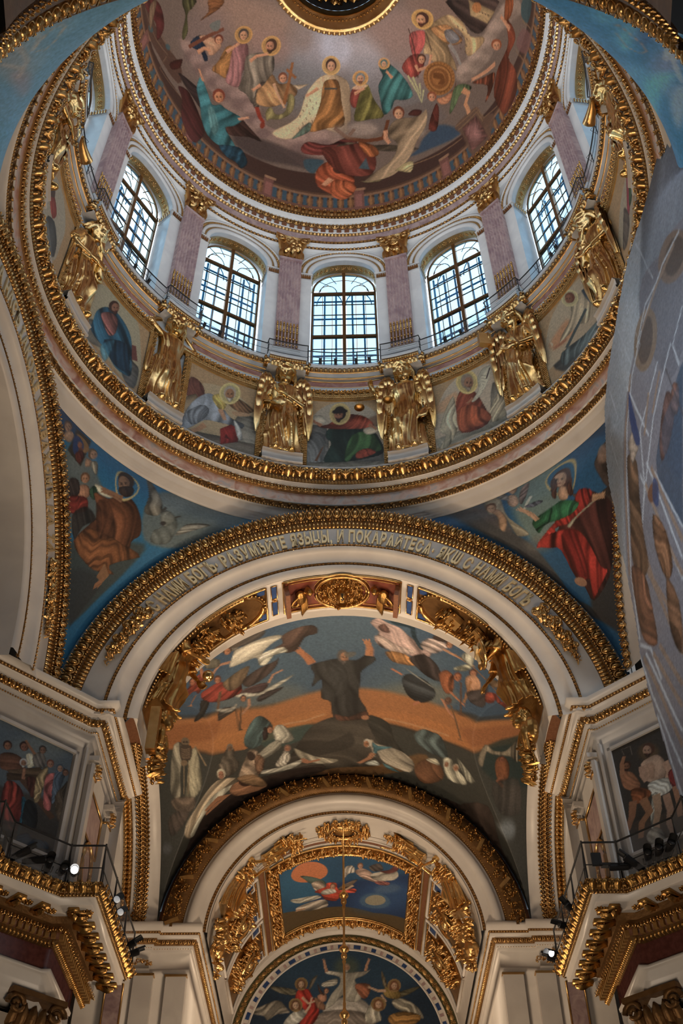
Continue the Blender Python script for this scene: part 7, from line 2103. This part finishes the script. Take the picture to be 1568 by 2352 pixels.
for sx in (-1, 1):
    lb, a1, a2 = PR[sx]
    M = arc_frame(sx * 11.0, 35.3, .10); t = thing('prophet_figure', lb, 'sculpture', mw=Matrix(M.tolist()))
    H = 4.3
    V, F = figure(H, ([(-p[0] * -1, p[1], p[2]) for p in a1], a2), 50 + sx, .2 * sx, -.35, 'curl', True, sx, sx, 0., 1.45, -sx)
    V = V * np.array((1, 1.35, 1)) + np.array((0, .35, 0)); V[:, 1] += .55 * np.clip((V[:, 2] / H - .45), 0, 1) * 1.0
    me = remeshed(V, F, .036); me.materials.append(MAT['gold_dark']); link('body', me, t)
    b = MB()
    for i in range(7): V, F = o_foliage(500 + i, .55, .6, .5, 10); b.add(V + np.array((rng.uniform(-.75, .75), .25, 4.1 + .22 * i)), F)
    b.obj('acanthus_crest', 'gold_dark', t)
    if sx < 0:
        V, F = sphere(14, 10, (.24, .24, .24), (.55, 1.95, 1.7)); obj('orb', V, F, 'gold_statue', t)
    else:
        V, F = lathe_z([(0, .16), (.35, .13), (.6, .05), (.68, .0), (.62, -.06), (.0, .02)], 28)
        V = np.stack([V[:, 0], V[:, 2], V[:, 1]], -1) + np.array((-.45, 1.45, 2.75)); obj('shield', V, F, 'gold_statue', t)
        b = MB().box((-.07, .10, -.45), (.07, .2, .45), frame((-.45, 1.5, 2.75), (1, 0, 0), (0, 1, 0), (0, 0, 1))); b.box((-.36, .10, .02), (.36, .2, .16), frame((-.45, 1.5, 2.75), (1, 0, 0), (0, 1, 0), (0, 0, 1))); b.obj('cross', 'gold_letter', t, False)
    # relief trophies between figure and crown
    for i, (u, nm) in enumerate(((5.2, 'tablets'), (6.5, 'armour'), (7.5, 'helmet'))):
        t2 = thing('trophy_relief', 'dark gilded relief %s, %s coffer of front arch' % (('of a bound book and rays', 'of a trophy with feathers', 'of a crested scroll above the figure')[i], 'left' if sx < 0 else 'right'), 'relief', mw=Matrix(SBM(sx * u, 35.36, .05).tolist()))
        b = MB()
        for j in range(9): V, F = o_foliage(530 + 10 * i + j, .5, .6, .45, 9); b.add(V + np.array((rng.uniform(-.4, .4), .1, rng.uniform(-.55, .55))), F)
        b.obj('foliage', 'gold_dark', t2)
        b = MB().box((-.30, .05, -.55), (.30, .34 - .05 * i, .1), frame((.1 * sx, 0, .1), (math.cos(.4), 0, math.sin(.4)), (0, 1, 0), (-math.sin(.4), 0, math.cos(.4)))); b.obj('plaque', 'gold_flat', t2, False)
    # cherub bust that carries the arch
    M = arc_frame(sx * 12.35, 35.0, .25); t = thing('bust_corbel', 'gilded curly headed bust on foliage carrying the %s foot of the front arch' % ('left' if sx < 0 else 'right'), 'corbel', mw=Matrix(M.tolist()))
    hb = MB(); head(hb, (0, .62, .62), 5.6, 0, .1, 'curl', False, 12)
    hb.add(*sphere(10, 8, (.50, .36, .45), (0, .40, -.1)))
    for x in (-1, 1): hb.add(*sphere(8, 6, (.24, .28, .5), (x * .48, .36, -.1))); hb.add(*tube(smooth_path([(x * .3, .6, .2), (x * .5, .7, -.3), (x * .2, .6, -.9)], 8), .15, 7))
    me = remeshed(hb.v(), hb.F, .034); me.materials.append(MAT['gold_dark']); link('body', me, t)
    b = MB()
    for i in range(12): V, F = o_foliage(560 + i, .7, .7, .5, 11); b.add(V + np.array((rng.uniform(-.45, .45), .35, -.55 - .11 * i)), F)
    b.obj('foliage', 'gold_dark', t)
    b = MB()
    for i in range(4): b.box((.72 + .11 * i, .25, -1.35), (.80 + .11 * i, .62, .55))
    obj('fluted_block', b.v(), b.F, 'gold', t, False)

# ---- gilded figures and fillings under the choir arch
for sx in (-1, 1):
    sd = 'left' if sx < 0 else 'right'
    M = arc_frame(sx * 8.6, 54.0, .05, R2, Z2); t = thing('seated_figure', 'gilded draped figure on the %s flank of the choir arch soffit' % sd, 'sculpture', mw=Matrix(M.tolist()))
    V, F = figure(4.2, ([(-.18, .1, .66), (-.05, .2, .7)], [(.18, .1, .66), (.08, .22, .78)]), 70 + sx, .3 * sx, -.2, 'curl', sx < 0, sx, -sx, 0, 1.5, sx)
    V = V * np.array((1, 1.2, 1)) + np.array((0, .25, 0)); me = remeshed(V, F, .04); me.materials.append(MAT['gold_statue']); link('body', me, t)
    M = arc_frame(sx * 5.0, 54.0, .05, R2, Z2); t = thing('winged_figure', 'gilded winged half figure high on the %s of the choir arch soffit' % sd, 'sculpture', mw=Matrix(M.tolist()))
    V, F = figure(2.6, ([(-.2, .1, .7), (-.26, .16, .6)], [(.2, .1, .7), (.2, .2, .85)]), 80 + sx, 0, -.2, 'curl', False, sx, sx, 0, 1.6, -sx)
    V = V + np.array((0, .3, 0)); me = remeshed(V, F, .034); me.materials.append(MAT['gold_statue']); link('body', me, t)
    for q in (-1, 1): wing(q, 2.6, 1.3, q, t, (0, .25, 0), 'gold')
    M = arc_frame(sx * 10.6, 53.9, .1, R2, Z2); t = thing('bust_corbel', 'gilded bust and foliage at the %s foot of the choir arch' % sd, 'corbel', mw=Matrix(M.tolist()))
    hb = MB(); head(hb, (0, .5, .5), 5.0, 0, .1, 'curl', False, 15); hb.add(*sphere(10, 8, (.5, .4, .5), (0, .3, -.2)))
    me = remeshed(hb.v(), hb.F, .036); me.materials.append(MAT['gold']); link('body', me, t)
    b = MB()
    for i in range(14): V, F = o_foliage(600 + i, .7, .7, .45, 11); b.add(V + np.array((rng.uniform(-.9, .9), .2, -1.0 + .2 * i)), F)
    b.obj('foliage', 'gold', t)
    for i, (u, w) in enumerate(((7.3, 57.9), (7.3, 63.1))):
        t = thing('eagle_relief', 'gilded relief of spread wings and foliage in the %s %s coffer of the choir vault' % (('near', 'far')[i], sd), 'relief', mw=Matrix(SBM(sx * u, w, .05, R2, Z2).tolist()))
        b = MB()
        for j in range(26): V, F = o_foliage(620 + j, .62, .75, .42, 11); b.add(V + np.array((rng.uniform(-1.35, 1.35), .05, rng.uniform(-1.7, 1.7))), F)
        b.obj('foliage', 'gold', t)
        hb = MB(); hb.add(*sphere(10, 8, (.35, .3, .4), (0, .4, 0))); hb.add(*sphere(8, 6, (.16, .2, .16), (-sx * .4, .5, 0))); me = remeshed(hb.v(), hb.F, .04); me.materials.append(MAT['gold_statue']); link('body', me, t)
        for q in (-1, 1):
            b = MB()
            for j in range(7): V, F = o_leaf(.26, 1.1 - .06 * j, .18); a = q * (1.2 + .16 * j); b.add(V @ np.array([[math.cos(a), 0, math.sin(a)], [0, 1, 0], [-math.sin(a), 0, math.cos(a)]]).T + np.array((.1 * j - .3, .4, q * .75)), F)
            b.obj('wing', 'gold', t)
    for i in range(2):   # foliage between the figures
        t = thing('foliage_relief', 'gilded foliage %s the winged half figure on the %s of the choir arch' % (('below', 'above')[i], sd), 'relief', mw=Matrix(SBM(sx * (6.3, 3.2)[i], 54.0, .05, R2, Z2).tolist()))
        b = MB()
        for j in range(12): V, F = o_foliage(660 + j, .6, .7, .4, 10); b.add(V + np.array((rng.uniform(-.6, .6), .05, rng.uniform(-.9, .9))), F)
        b.obj('foliage', 'gold', t)
t = thing('crown_cartouche', 'gilded oval cartouche at the crown of the choir arch', 'ornament', mw=Matrix(SBM(0, 53.9, .05, R2, Z2).tolist()))
b = MB()
b.tube([(.85 * math.cos(a), .25, .62 * math.sin(a)) for a in np.linspace(0, 6.2832, 31)], .12, 7)
for i in range(18): a = i * .349; b.add(*sphere(6, 4, (.07, .07, .07), (.66 * math.cos(a), .3, .46 * math.sin(a))))
b.obj('rim', 'gold', t)
b = MB()
for i in range(24): a = i * .262; V, F = o_foliage(700 + i, .55, .55, .35, 9); b.add(V + np.array((1.25 * math.cos(a), .1, .92 * math.sin(a))), F)
b.obj('foliage', 'gold', t)
V, F = sphere(12, 6, (.7, .2, .5), (0, .12, 0)); obj('boss', V, F, 'gold_dark', t)
# ---- hang the murals
def mural(key, name, Sf, nu, nv, gain, label=None, cat='mural', group=None, extra=None, keep=None, m='mural', structure=False):
    me = mural_mesh(name, Sf, nu, nv, paint(MURALS[key], gain, extra), m, keep)
    o = link(name, me)
    if structure: o['kind'] = 'structure'
    if label: tag(o, label, cat, group)
    return o
def balusters(img):
    """painted stone parapet that runs round the foot of the dome"""
    Hh, W = img.shape[:2]
    X, Y = np.meshgrid(np.arange(W), np.arange(Hh))
    def put(mask, c, a=1.): img[mask] = img[mask] * (1 - a) + np.array(c) / 255. * a
    put(Y < .012 * Hh, (70, 48, 40)); put((Y >= .012 * Hh) & (Y < .030 * Hh), (96, 66, 54))
    per = W / 236. * 30; off = ((118 + 1) / 236.) * W
    ph = ((X - off) / per + .5 - .62) % 1.0
    up_ = (Y >= .030 * Hh) & (Y < .105 * Hh)
    put(up_, (58, 40, 32)); put(up_ & ((ph * 9) % 1. < .42), (44, 74, 92), .9)
    f = (Y / Hh - .03) / .075; w = .20 + .16 * np.sin(np.clip(f, 0, 1) * 3.1) ** 2 - .10 * (f > .75)
    q = (ph * 9) % 1. - .71
    put(up_ & (np.abs(q) < w), (96, 68, 44)); put(up_ & (np.abs(q + .05) < w * .35), (134, 98, 60), .8)
    put((Y >= .105 * Hh) & (Y < .120 * Hh), (110, 84, 64)); put((Y >= .120 * Hh) & (Y < .135 * Hh), (74, 54, 42))
    blk = (ph < .11) & (Y < .15 * Hh) & (Y > .012 * Hh)
    put(blk, (98, 66, 60)); put((ph > .02) & (ph < .09) & (Y < .125 * Hh) & (Y > .035 * Hh), (120, 80, 74)); put((np.abs(ph - .055) < .075) & (Y >= .15 * Hh) & (Y < .165 * Hh), (124, 96, 74))
GD, GV, GA, GP, GT, GS = (2.2, 1.95, 1.75), (.90, 1.08, 1.26), (.95, 1.12, 1.3), (.95, 1.12, 1.25), (.85, 1.0, 1.15), (1.9, 1.95, 2.0)
mural('dome', 'ceiling_dome', S_dome, 640, 250, GD, 'great dome fresco of robed saints and angels on clouds round the oculus', 'fresco', None, (15, balusters))
lathe('ceiling_dome_rear', [(11.5 * math.cos(t), 62.93 + 13.4 * math.sin(t)) for t in np.linspace(0, 1.178, 16)], 'porphyry', 40, R_(118), R_(242))
mural('vault', 'ceiling_vault', S_vault, 400, 300, GV, 'painted vault of a dark robed bearded figure on a hill under trumpeting angels', 'fresco')
mural('apse', 'wall_lunette', S_apse, 240, 130, GA, 'half round painting of a white robed figure enthroned on clouds with angels on blue', 'fresco')
mural('frame', 'ceiling_panel', S_frame, 170, 150, GA, 'square ceiling painting with orange sun disc, flying angels and grey moon on blue', 'painting')
mural('pend_left', 'pendentive_mural', S_pend_left, 170, 240, GP, 'pendentive mural of a brown robed bearded figure with an ox on blue sky', 'mural')
mural('pend_right', 'pendentive_mural', S_pend_right, 170, 240, GP, 'pendentive mural of a long haired figure in green and red with an eagle', 'mural')
mural('near_left', 'pendentive_mosaic', S_near_left, 90, 110, 3.2, 'greyish blue mosaic spandrel in the upper left corner', 'mosaic')
mural('near_right', 'pendentive_mosaic', S_near_right, 90, 110, 3.2, 'bright blue mosaic spandrel in the upper right corner', 'mosaic')
mural('pier_left', 'panel_painting', S_pier_left, 100, 170, GT, 'painting of a crowd carrying a wooden cross on the left pier', 'painting')
mural('pier_right', 'panel_painting', S_pier_right, 100, 170, GT, 'painting of a bound bare chested figure in white cloth on the right pier', 'painting')
AT = {-3: 'narrow sliver of an attic painting at the far left edge of the drum', -2: 'attic painting of a seated bearded figure wrapped in blue',
      -1: 'attic painting of a haloed old man bending over a red book', 0: 'attic painting of a figure in red and green reaching to an open book',
      1: 'attic painting of a grey bearded figure in red holding up a written scroll', 2: 'attic painting of a figure in cream leaning on a long blade',
      3: 'narrow sliver of an attic painting at the far right edge of the drum'}
def attic_frame(k, parent):
    c = PHI0 + R_(30 * k); b = MB()
    lathe('frame_bed', [(12.24, 43.98), (12.12, 44.0), (12.08, 44.4), (12.12, 44.8), (12.24, 44.84)], 'gold_flat', 16, c - R_(9.6), c + R_(9.6), parent)
    for s in (-1, 1):
        a0, a1 = sorted((c + R_(s * 8.9), c + R_(s * 10.9)))
        lathe('frame_side', [(12.24, 38.3), (12.14, 38.31), (12.14, 44.3), (12.24, 44.32)], 'gold_flat', 4, a0, a1, parent)
    Ms = [RF(12.1, z, c + R_(x), R_(10)) for z in (44.58,) for x in np.linspace(-9.3, 9.3, 13)]
    row_join('frame_leaves', o_foliage(21, .34, .36, .14, 7), Ms, 'gold', parent)
    Mb = [RF(12.08, z, c + R_(x)) for z in (44.16, 44.32) for x in np.linspace(-9.3, 9.3, 34)]
    for s in (-1, 1): Mb += [RF(12.13, z, c + R_(s * x)) for x in (9.15, 9.5, 9.85) for z in np.linspace(38.5, 44.1, 44)]
    row_join('frame_beads', o_bead(.11), Mb, 'gold', parent)
    Ms = [RF(12.12, z, c + R_(s * 10.4)) for s in (-1, 1) for z in np.linspace(38.6, 44.1, 17)]
    row_join('frame_side_leaves', o_foliage(23, .26, .34, .12, 6), Ms, 'gold', parent)
for k in range(-3, 4):
    o = mural('attic%d' % k, 'attic_painting', S_attic(k), 84, 104, 1.15, AT[k], 'painting', 'paintings between the gilded statues')
    attic_frame(k, o)
# ---- printed protective sheet hung before the right hand arch
SHEET_EDGE = [(0.004, 0.809), (0.098, 0.877), (0.191, 0.935), (0.279, 0.934), (0.388, 0.94), (0.468, 0.93), (0.536, 0.911), (0.582, 0.896), (0.639, 0.858), (0.693, 0.781), (0.711, 0.735), (0.717, 0.677), (0.737, 0.63), (0.735, 0.577), (0.742, 0.522), (0.75, 0.477), (0.772, 0.412), (0.772, 0.398), (0.773, 0.36), (0.769, 0.307), (0.757, 0.162), (0.712, 0.054)]
def in_sheet(U, V):
    P = np.array(SHEET_EDGE + [(-3.0, -1.0), (-3.0, 3.0)]); ins = np.zeros(U.shape, bool)
    for (ax, ay), (bx, by) in zip(P, np.roll(P, -1, 0)):
        if ay != by: ins ^= ((ay > V) != (by > V)) & (U < (bx - ax) * (V - ay) / (by - ay) + ax)
    return ins
ms = mm.copy(); ms.name = 'printed_sheet'; nd = ms.node_tree; pb = nd.nodes['Principled BSDF']; pb.inputs['Roughness'].default_value = .35
tr = nd.nodes.new('ShaderNodeBsdfTransparent'); tl = nd.nodes.new('ShaderNodeBsdfTranslucent'); m1 = nd.nodes.new('ShaderNodeMixShader'); m2 = nd.nodes.new('ShaderNodeMixShader')
m1.inputs[0].default_value = .40; m2.inputs[0].default_value = .06
nd.links.new(nd.nodes['Mix'].outputs['Result'], tl.inputs['Color'])
nd.links.new(pb.outputs[0], m1.inputs[1]); nd.links.new(tl.outputs[0], m1.inputs[2]); nd.links.new(m1.outputs[0], m2.inputs[1]); nd.links.new(tr.outputs[0], m2.inputs[2])
nd.links.new(m2.outputs[0], nd.nodes['Material Output'].inputs[0]); MAT['sheet'] = ms
so = mural('sheet', 'printed_sheet', S_sheet, 300, 330, GS, 'grey translucent protective sheet printed with an arch, hung down the right side', 'sheet', keep=in_sheet, m='sheet')
# ================================================================== RAILINGS, SPOTLIGHTS, CHANDELIER ROD
# ---- railing of the drum balcony
rt = thing('balcony_railing', 'thin black metal railing with netting round the drum balcony below the windows', 'railing')
pts = []
for k in range(-4, 5):
    c0 = 1.0 + 30 * k
    pts += [(c0 + x, 11.78) for x in np.linspace(-9.6, 9.6, 9)] + [(c0 + 9.7, 11.46)] + [(c0 + x, 11.46) for x in np.linspace(11, 19, 4)] + [(c0 + 20.3, 11.46)]
pts = np.array(pts); ph_ = np.radians(pts[:, 0])
def ringline(z): return rp_(pts[:, 1], z, ph_)
for nm, z, r in (('top_rail', 47.78, .035), ('middle_rail', 47.25, .014), ('bottom_rail', 46.72, .02)):
    b = MB().tube(ringline(z), r, 5); b.obj(nm, 'iron', rt)
G = np.stack([ringline(46.7), ringline(47.76)]); obj('netting', *grid(G), 'mesh_net', rt)
pm = MB().tube([(0, 0, 0), (0, 0, 1.18)], .026, 5).tube([(0, 0, .02), (0, .28, .55), (0, 0, 1.1)], .012, 4); pme = mesh('post', pm.v(), pm.F, 'iron')
for k in range(-4, 5):
    for x, R in ((-9.65, 11.62), (-3.3, 11.78), (3.3, 11.78), (9.65, 11.62)):
        link('post', pme, rt, Matrix(RF(R, 46.62, R_(1 + 30 * k + x)).tolist()))
# ---- spotlights
def cyl(p0, p1, r0, r1, k=12):
    return tube([p0, (np.asarray(p0) * .97 + np.asarray(p1) * .03), p1], [r0 * .7, r0, r1], k)
sp_body = mesh('body', *merge(cyl((0, 0, -.20), (0, 0, .24), .085, .10), cyl((0, 0, -.30), (0, 0, -.20), .05, .075), tube([(-.12, 0, 0), (-.12, 0, -.24), (.12, 0, -.24), (.12, 0, 0)], .015, 4)), 'lamp_shell')
sp_hood = mesh('hood', *(lambda a: grid(np.stack([np.stack([.103 * np.cos(a), .103 * np.sin(a), 0 * a + z], -1) for z in (.22, .46)])))(np.linspace(.1, 3.0, 10)), 'iron')
def lens_me(m): V, F = sphere(12, 5, (.095, .095, .03), (0, 0, .25)); return mesh('lens', V, F, m)
lens_off, lens_on, lens_dim = lens_me('lamp_shell'), lens_me('lamp_glow'), lens_me('lamp_dim')
def spotlight(p, d, label, lens=None, s=1.0, group='spotlights on the lower cornices'):
    d = Vector(d).normalized(); q = d.to_track_quat('Z', 'Y'); M = Matrix.Translation(p) @ q.to_matrix().to_4x4() @ Matrix.Scale(s, 4)
    t = thing('spotlight', label, 'spotlight', group=group, mw=M)
    bo = link('body', sp_body, t); link('lens', lens or lens_off, bo)
    link('hood', sp_hood, t)
    return t
for (x, y), d, lb, ln in (((-10.75, 31.15), (.0, -.1, 1), 'upright black spotlight nearest the left edge of the left cornice', None),
                      ((-10.38, 31.52), (.7, .2, .55), 'slanted black spotlight second from the left on the left cornice', None),
                      ((-9.98, 31.92), (.85, .2, .2), 'nearly level black spotlight, third from the left on the left cornice', None),
                      ((-9.62, 32.28), (.3, -.8, .1), 'grey spotlight facing forward, fourth from the left on the left cornice', None),
                      ((-9.22, 32.6), (.3, -.7, -.1), 'grey spotlight just left of the glowing one on the left cornice', None),
                      ((-8.85, 32.72), (.25, -1, -.28), 'glowing white spotlight at the corner of the left cornice', lens_on),
                      ((-7.95, 34.9), (.6, -.75, .0), 'black spotlight with pale lens just round the corner of the left cornice', lens_dim),
                      ((-7.95, 35.75), (.6, -.75, -.1), 'second black spotlight with pale lens down the side of the left cornice', lens_dim),
                      ((-7.92, 38.3), (.8, -.2, .4), 'small black spotlight far down the side of the left cornice', None),
                      ((-7.92, 38.95), (.8, .2, .4), 'last black spotlight at the far end of the left cornice', None),
                      ((9.05, 32.6), (-.9, .2, .1), 'level black spotlight at the corner of the right cornice', None),
                      ((9.47, 32.4), (-.75, -.1, .6), 'slanted black spotlight second from the corner on the right cornice', None),
                      ((9.86, 32.05), (-.2, -.9, .1), 'grey spotlight third from the corner on the right cornice', None),
                      ((10.13, 31.76), (-.1, -.9, .15), 'grey spotlight fourth from the corner on the right cornice', None),
                      ((10.41, 31.5), (.1, -.9, .2), 'grey spotlight fifth from the corner on the right cornice', None),
                      ((7.95, 35.75), (-.6, -.5, .5), 'black spotlight just round the corner of the right cornice', None),
                      ((7.95, 36.9), (-.9, -.3, .1), 'black spotlight sticking out midway down the side of the right cornice', None),
                      ((7.9, 39.2), (-.8, -.6, -.1), 'glowing white spotlight far down the side of the right cornice', lens_on),
                      ((7.92, 39.65), (-.8, .2, .4), 'last black spotlight at the far end of the right cornice', None)):
    spotlight((x, y, 17.16), d, lb, ln, 1.35)
for a, where in ((-60, 'under the far left drum window, nearer its left edge'), (-55, 'under the far left drum window, nearer its right edge'), (-37, 'left of the middle bar of the second left drum window'),
                 (-32.5, 'at the middle bar of the second left drum window'), (-5.3, 'at the left corner of the central drum window'), (-1.3, 'just left of the central window bar'), (4.1, 'just right of the central window bar'),
                 (7.6, 'at the right corner of the central drum window'), (28.1, 'left of the middle bar of the second right drum window'), (32.4, 'right of the middle bar of the second right drum window'),
                 (62.8, 'under the far right drum window, nearer its middle bar'), (65, 'under the far right drum window, nearer its right edge')):
    spotlight(tuple(rp_(11.86, 46.80, R_(a))), (-math.sin(R_(a)) * .5, -math.cos(R_(a)) * .5, .8), 'small black balcony spotlight ' + where, None, .8, 'small spotlights on the drum balcony')
# ---- railings of the two lower cornices
for sg, side in ((-1, 'left'), (1, 'right')):
    P = [(-12.6, 29.95), (-10.7, 29.95), (-10.66, 31.18), (-9.1, 32.74), (-7.95, 32.76), (-7.90, 39.3)]
    P = np.array(P if sg < 0 else mir(P))
    t = thing('cornice_railing', 'black metal railing with fine netting on the %s cornice' % side, 'railing')
    line = lambda z: np.concatenate([P, np.full((len(P), 1), z)], 1)
    def dense(Q): return np.concatenate([[a * (1 - f) + b * f for f in np.linspace(0, .98, 8)] for a, b in zip(Q[:-1], Q[1:])] + [Q[-1:]])
    for nm, z, r in (('top_rail', 18.12, .035), ('middle_rail', 17.32, .02)): b = MB().tube(dense(line(z)), r, 5); b.obj(nm, 'iron', t)
    G = np.stack([line(16.9), line(18.1)]); obj('netting', *grid(G), 'mesh_net', t)
    me_p = MB().tube([(0, 0, 0), (0, 0, 1.34)], .032, 5).tube([(0, 0, 1.2), (0, .35, .02)], .022, 5); me_p = mesh('post', me_p.v(), me_p.F, 'iron')
    for x, y in P[1:]: link('post', me_p, t, Matrix.Translation((x, y, 16.84)))
    for f in (.35, .7): link('post', me_p, t, Matrix.Translation((*(P[4] * (1 - f) + P[5] * f), 16.84)))
    # giant capital under the cornice and the small painting beyond it
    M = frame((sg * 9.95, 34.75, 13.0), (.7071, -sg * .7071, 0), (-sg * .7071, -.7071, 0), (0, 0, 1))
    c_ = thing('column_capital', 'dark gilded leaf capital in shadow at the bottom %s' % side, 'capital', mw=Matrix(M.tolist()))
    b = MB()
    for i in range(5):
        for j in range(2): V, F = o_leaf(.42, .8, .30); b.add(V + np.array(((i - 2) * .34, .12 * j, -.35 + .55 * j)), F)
    b.obj('leaves', 'gold_shade', c_)  # shadow on the capital is put into its dark gold colour
    for q in (-1, 1): V, F = o_scroll(.34, 1.5, .10, .35, q); obj('volute', V + np.array((q * .72, 0, .45)), F, 'gold_shade', c_)
    b = MB().box((-1.0, -.3, .75), (1.0, .5, .92)); b.obj('abacus', 'gold_shade', c_, False)
    # panel with dark marble border on the wall under the cornice
    b = MB()
    for x0, x1, z0, z1, m in ((10.9, 12.3, 9.5, 12.55, 'porphyry'), (11.05, 12.3, 9.5, 12.4, 'ochre_ground')):
        q = 46.55; o = .03 if m == 'porphyry' else .06
        V = [(sg * (x - o), q - x - o, z) for x, z in ((x0, z0), (x1, z0), (x1, z1), (x0, z1))]; obj('wall_panel', V, [(0, 1, 2, 3)], m, T, False)
bx_ = MB().box((-.16, -.05, -.22), (.16, .05, .22)); o = bx_.obj('control_box', 'iron', None, False); o.location = (8.35, 32.75, 17.5); tag(o, 'small black control box hung inside the right railing', 'box')
# ---- chandelier rod hanging from the crown of the choir arch
t = thing('chandelier_rod', 'slender gilded chandelier rod with turned knobs hanging down the middle', 'rod', (-.02, 53.0, 0))
b = MB().tube([(0, 0, 30.5), (0, 0, 26), (0, 0, 20), (0, 0, 15)], .055, 8); b.obj('rod', 'gold', t)
kn = mesh('knob', *lathe_z([(.05, .85), (.08, .7), (.06, .55), (.10, .4), (.22, .28), (.26, .16), (.20, .06), (.08, 0), (.16, -.10), (.14, -.24), (.06, -.34), (.10, -.42), (.05, -.6)], 14), 'gold')
for z in (26.2, 23.35, 20.15): link('knob', kn, t, Matrix.Translation((0, 0, z)))
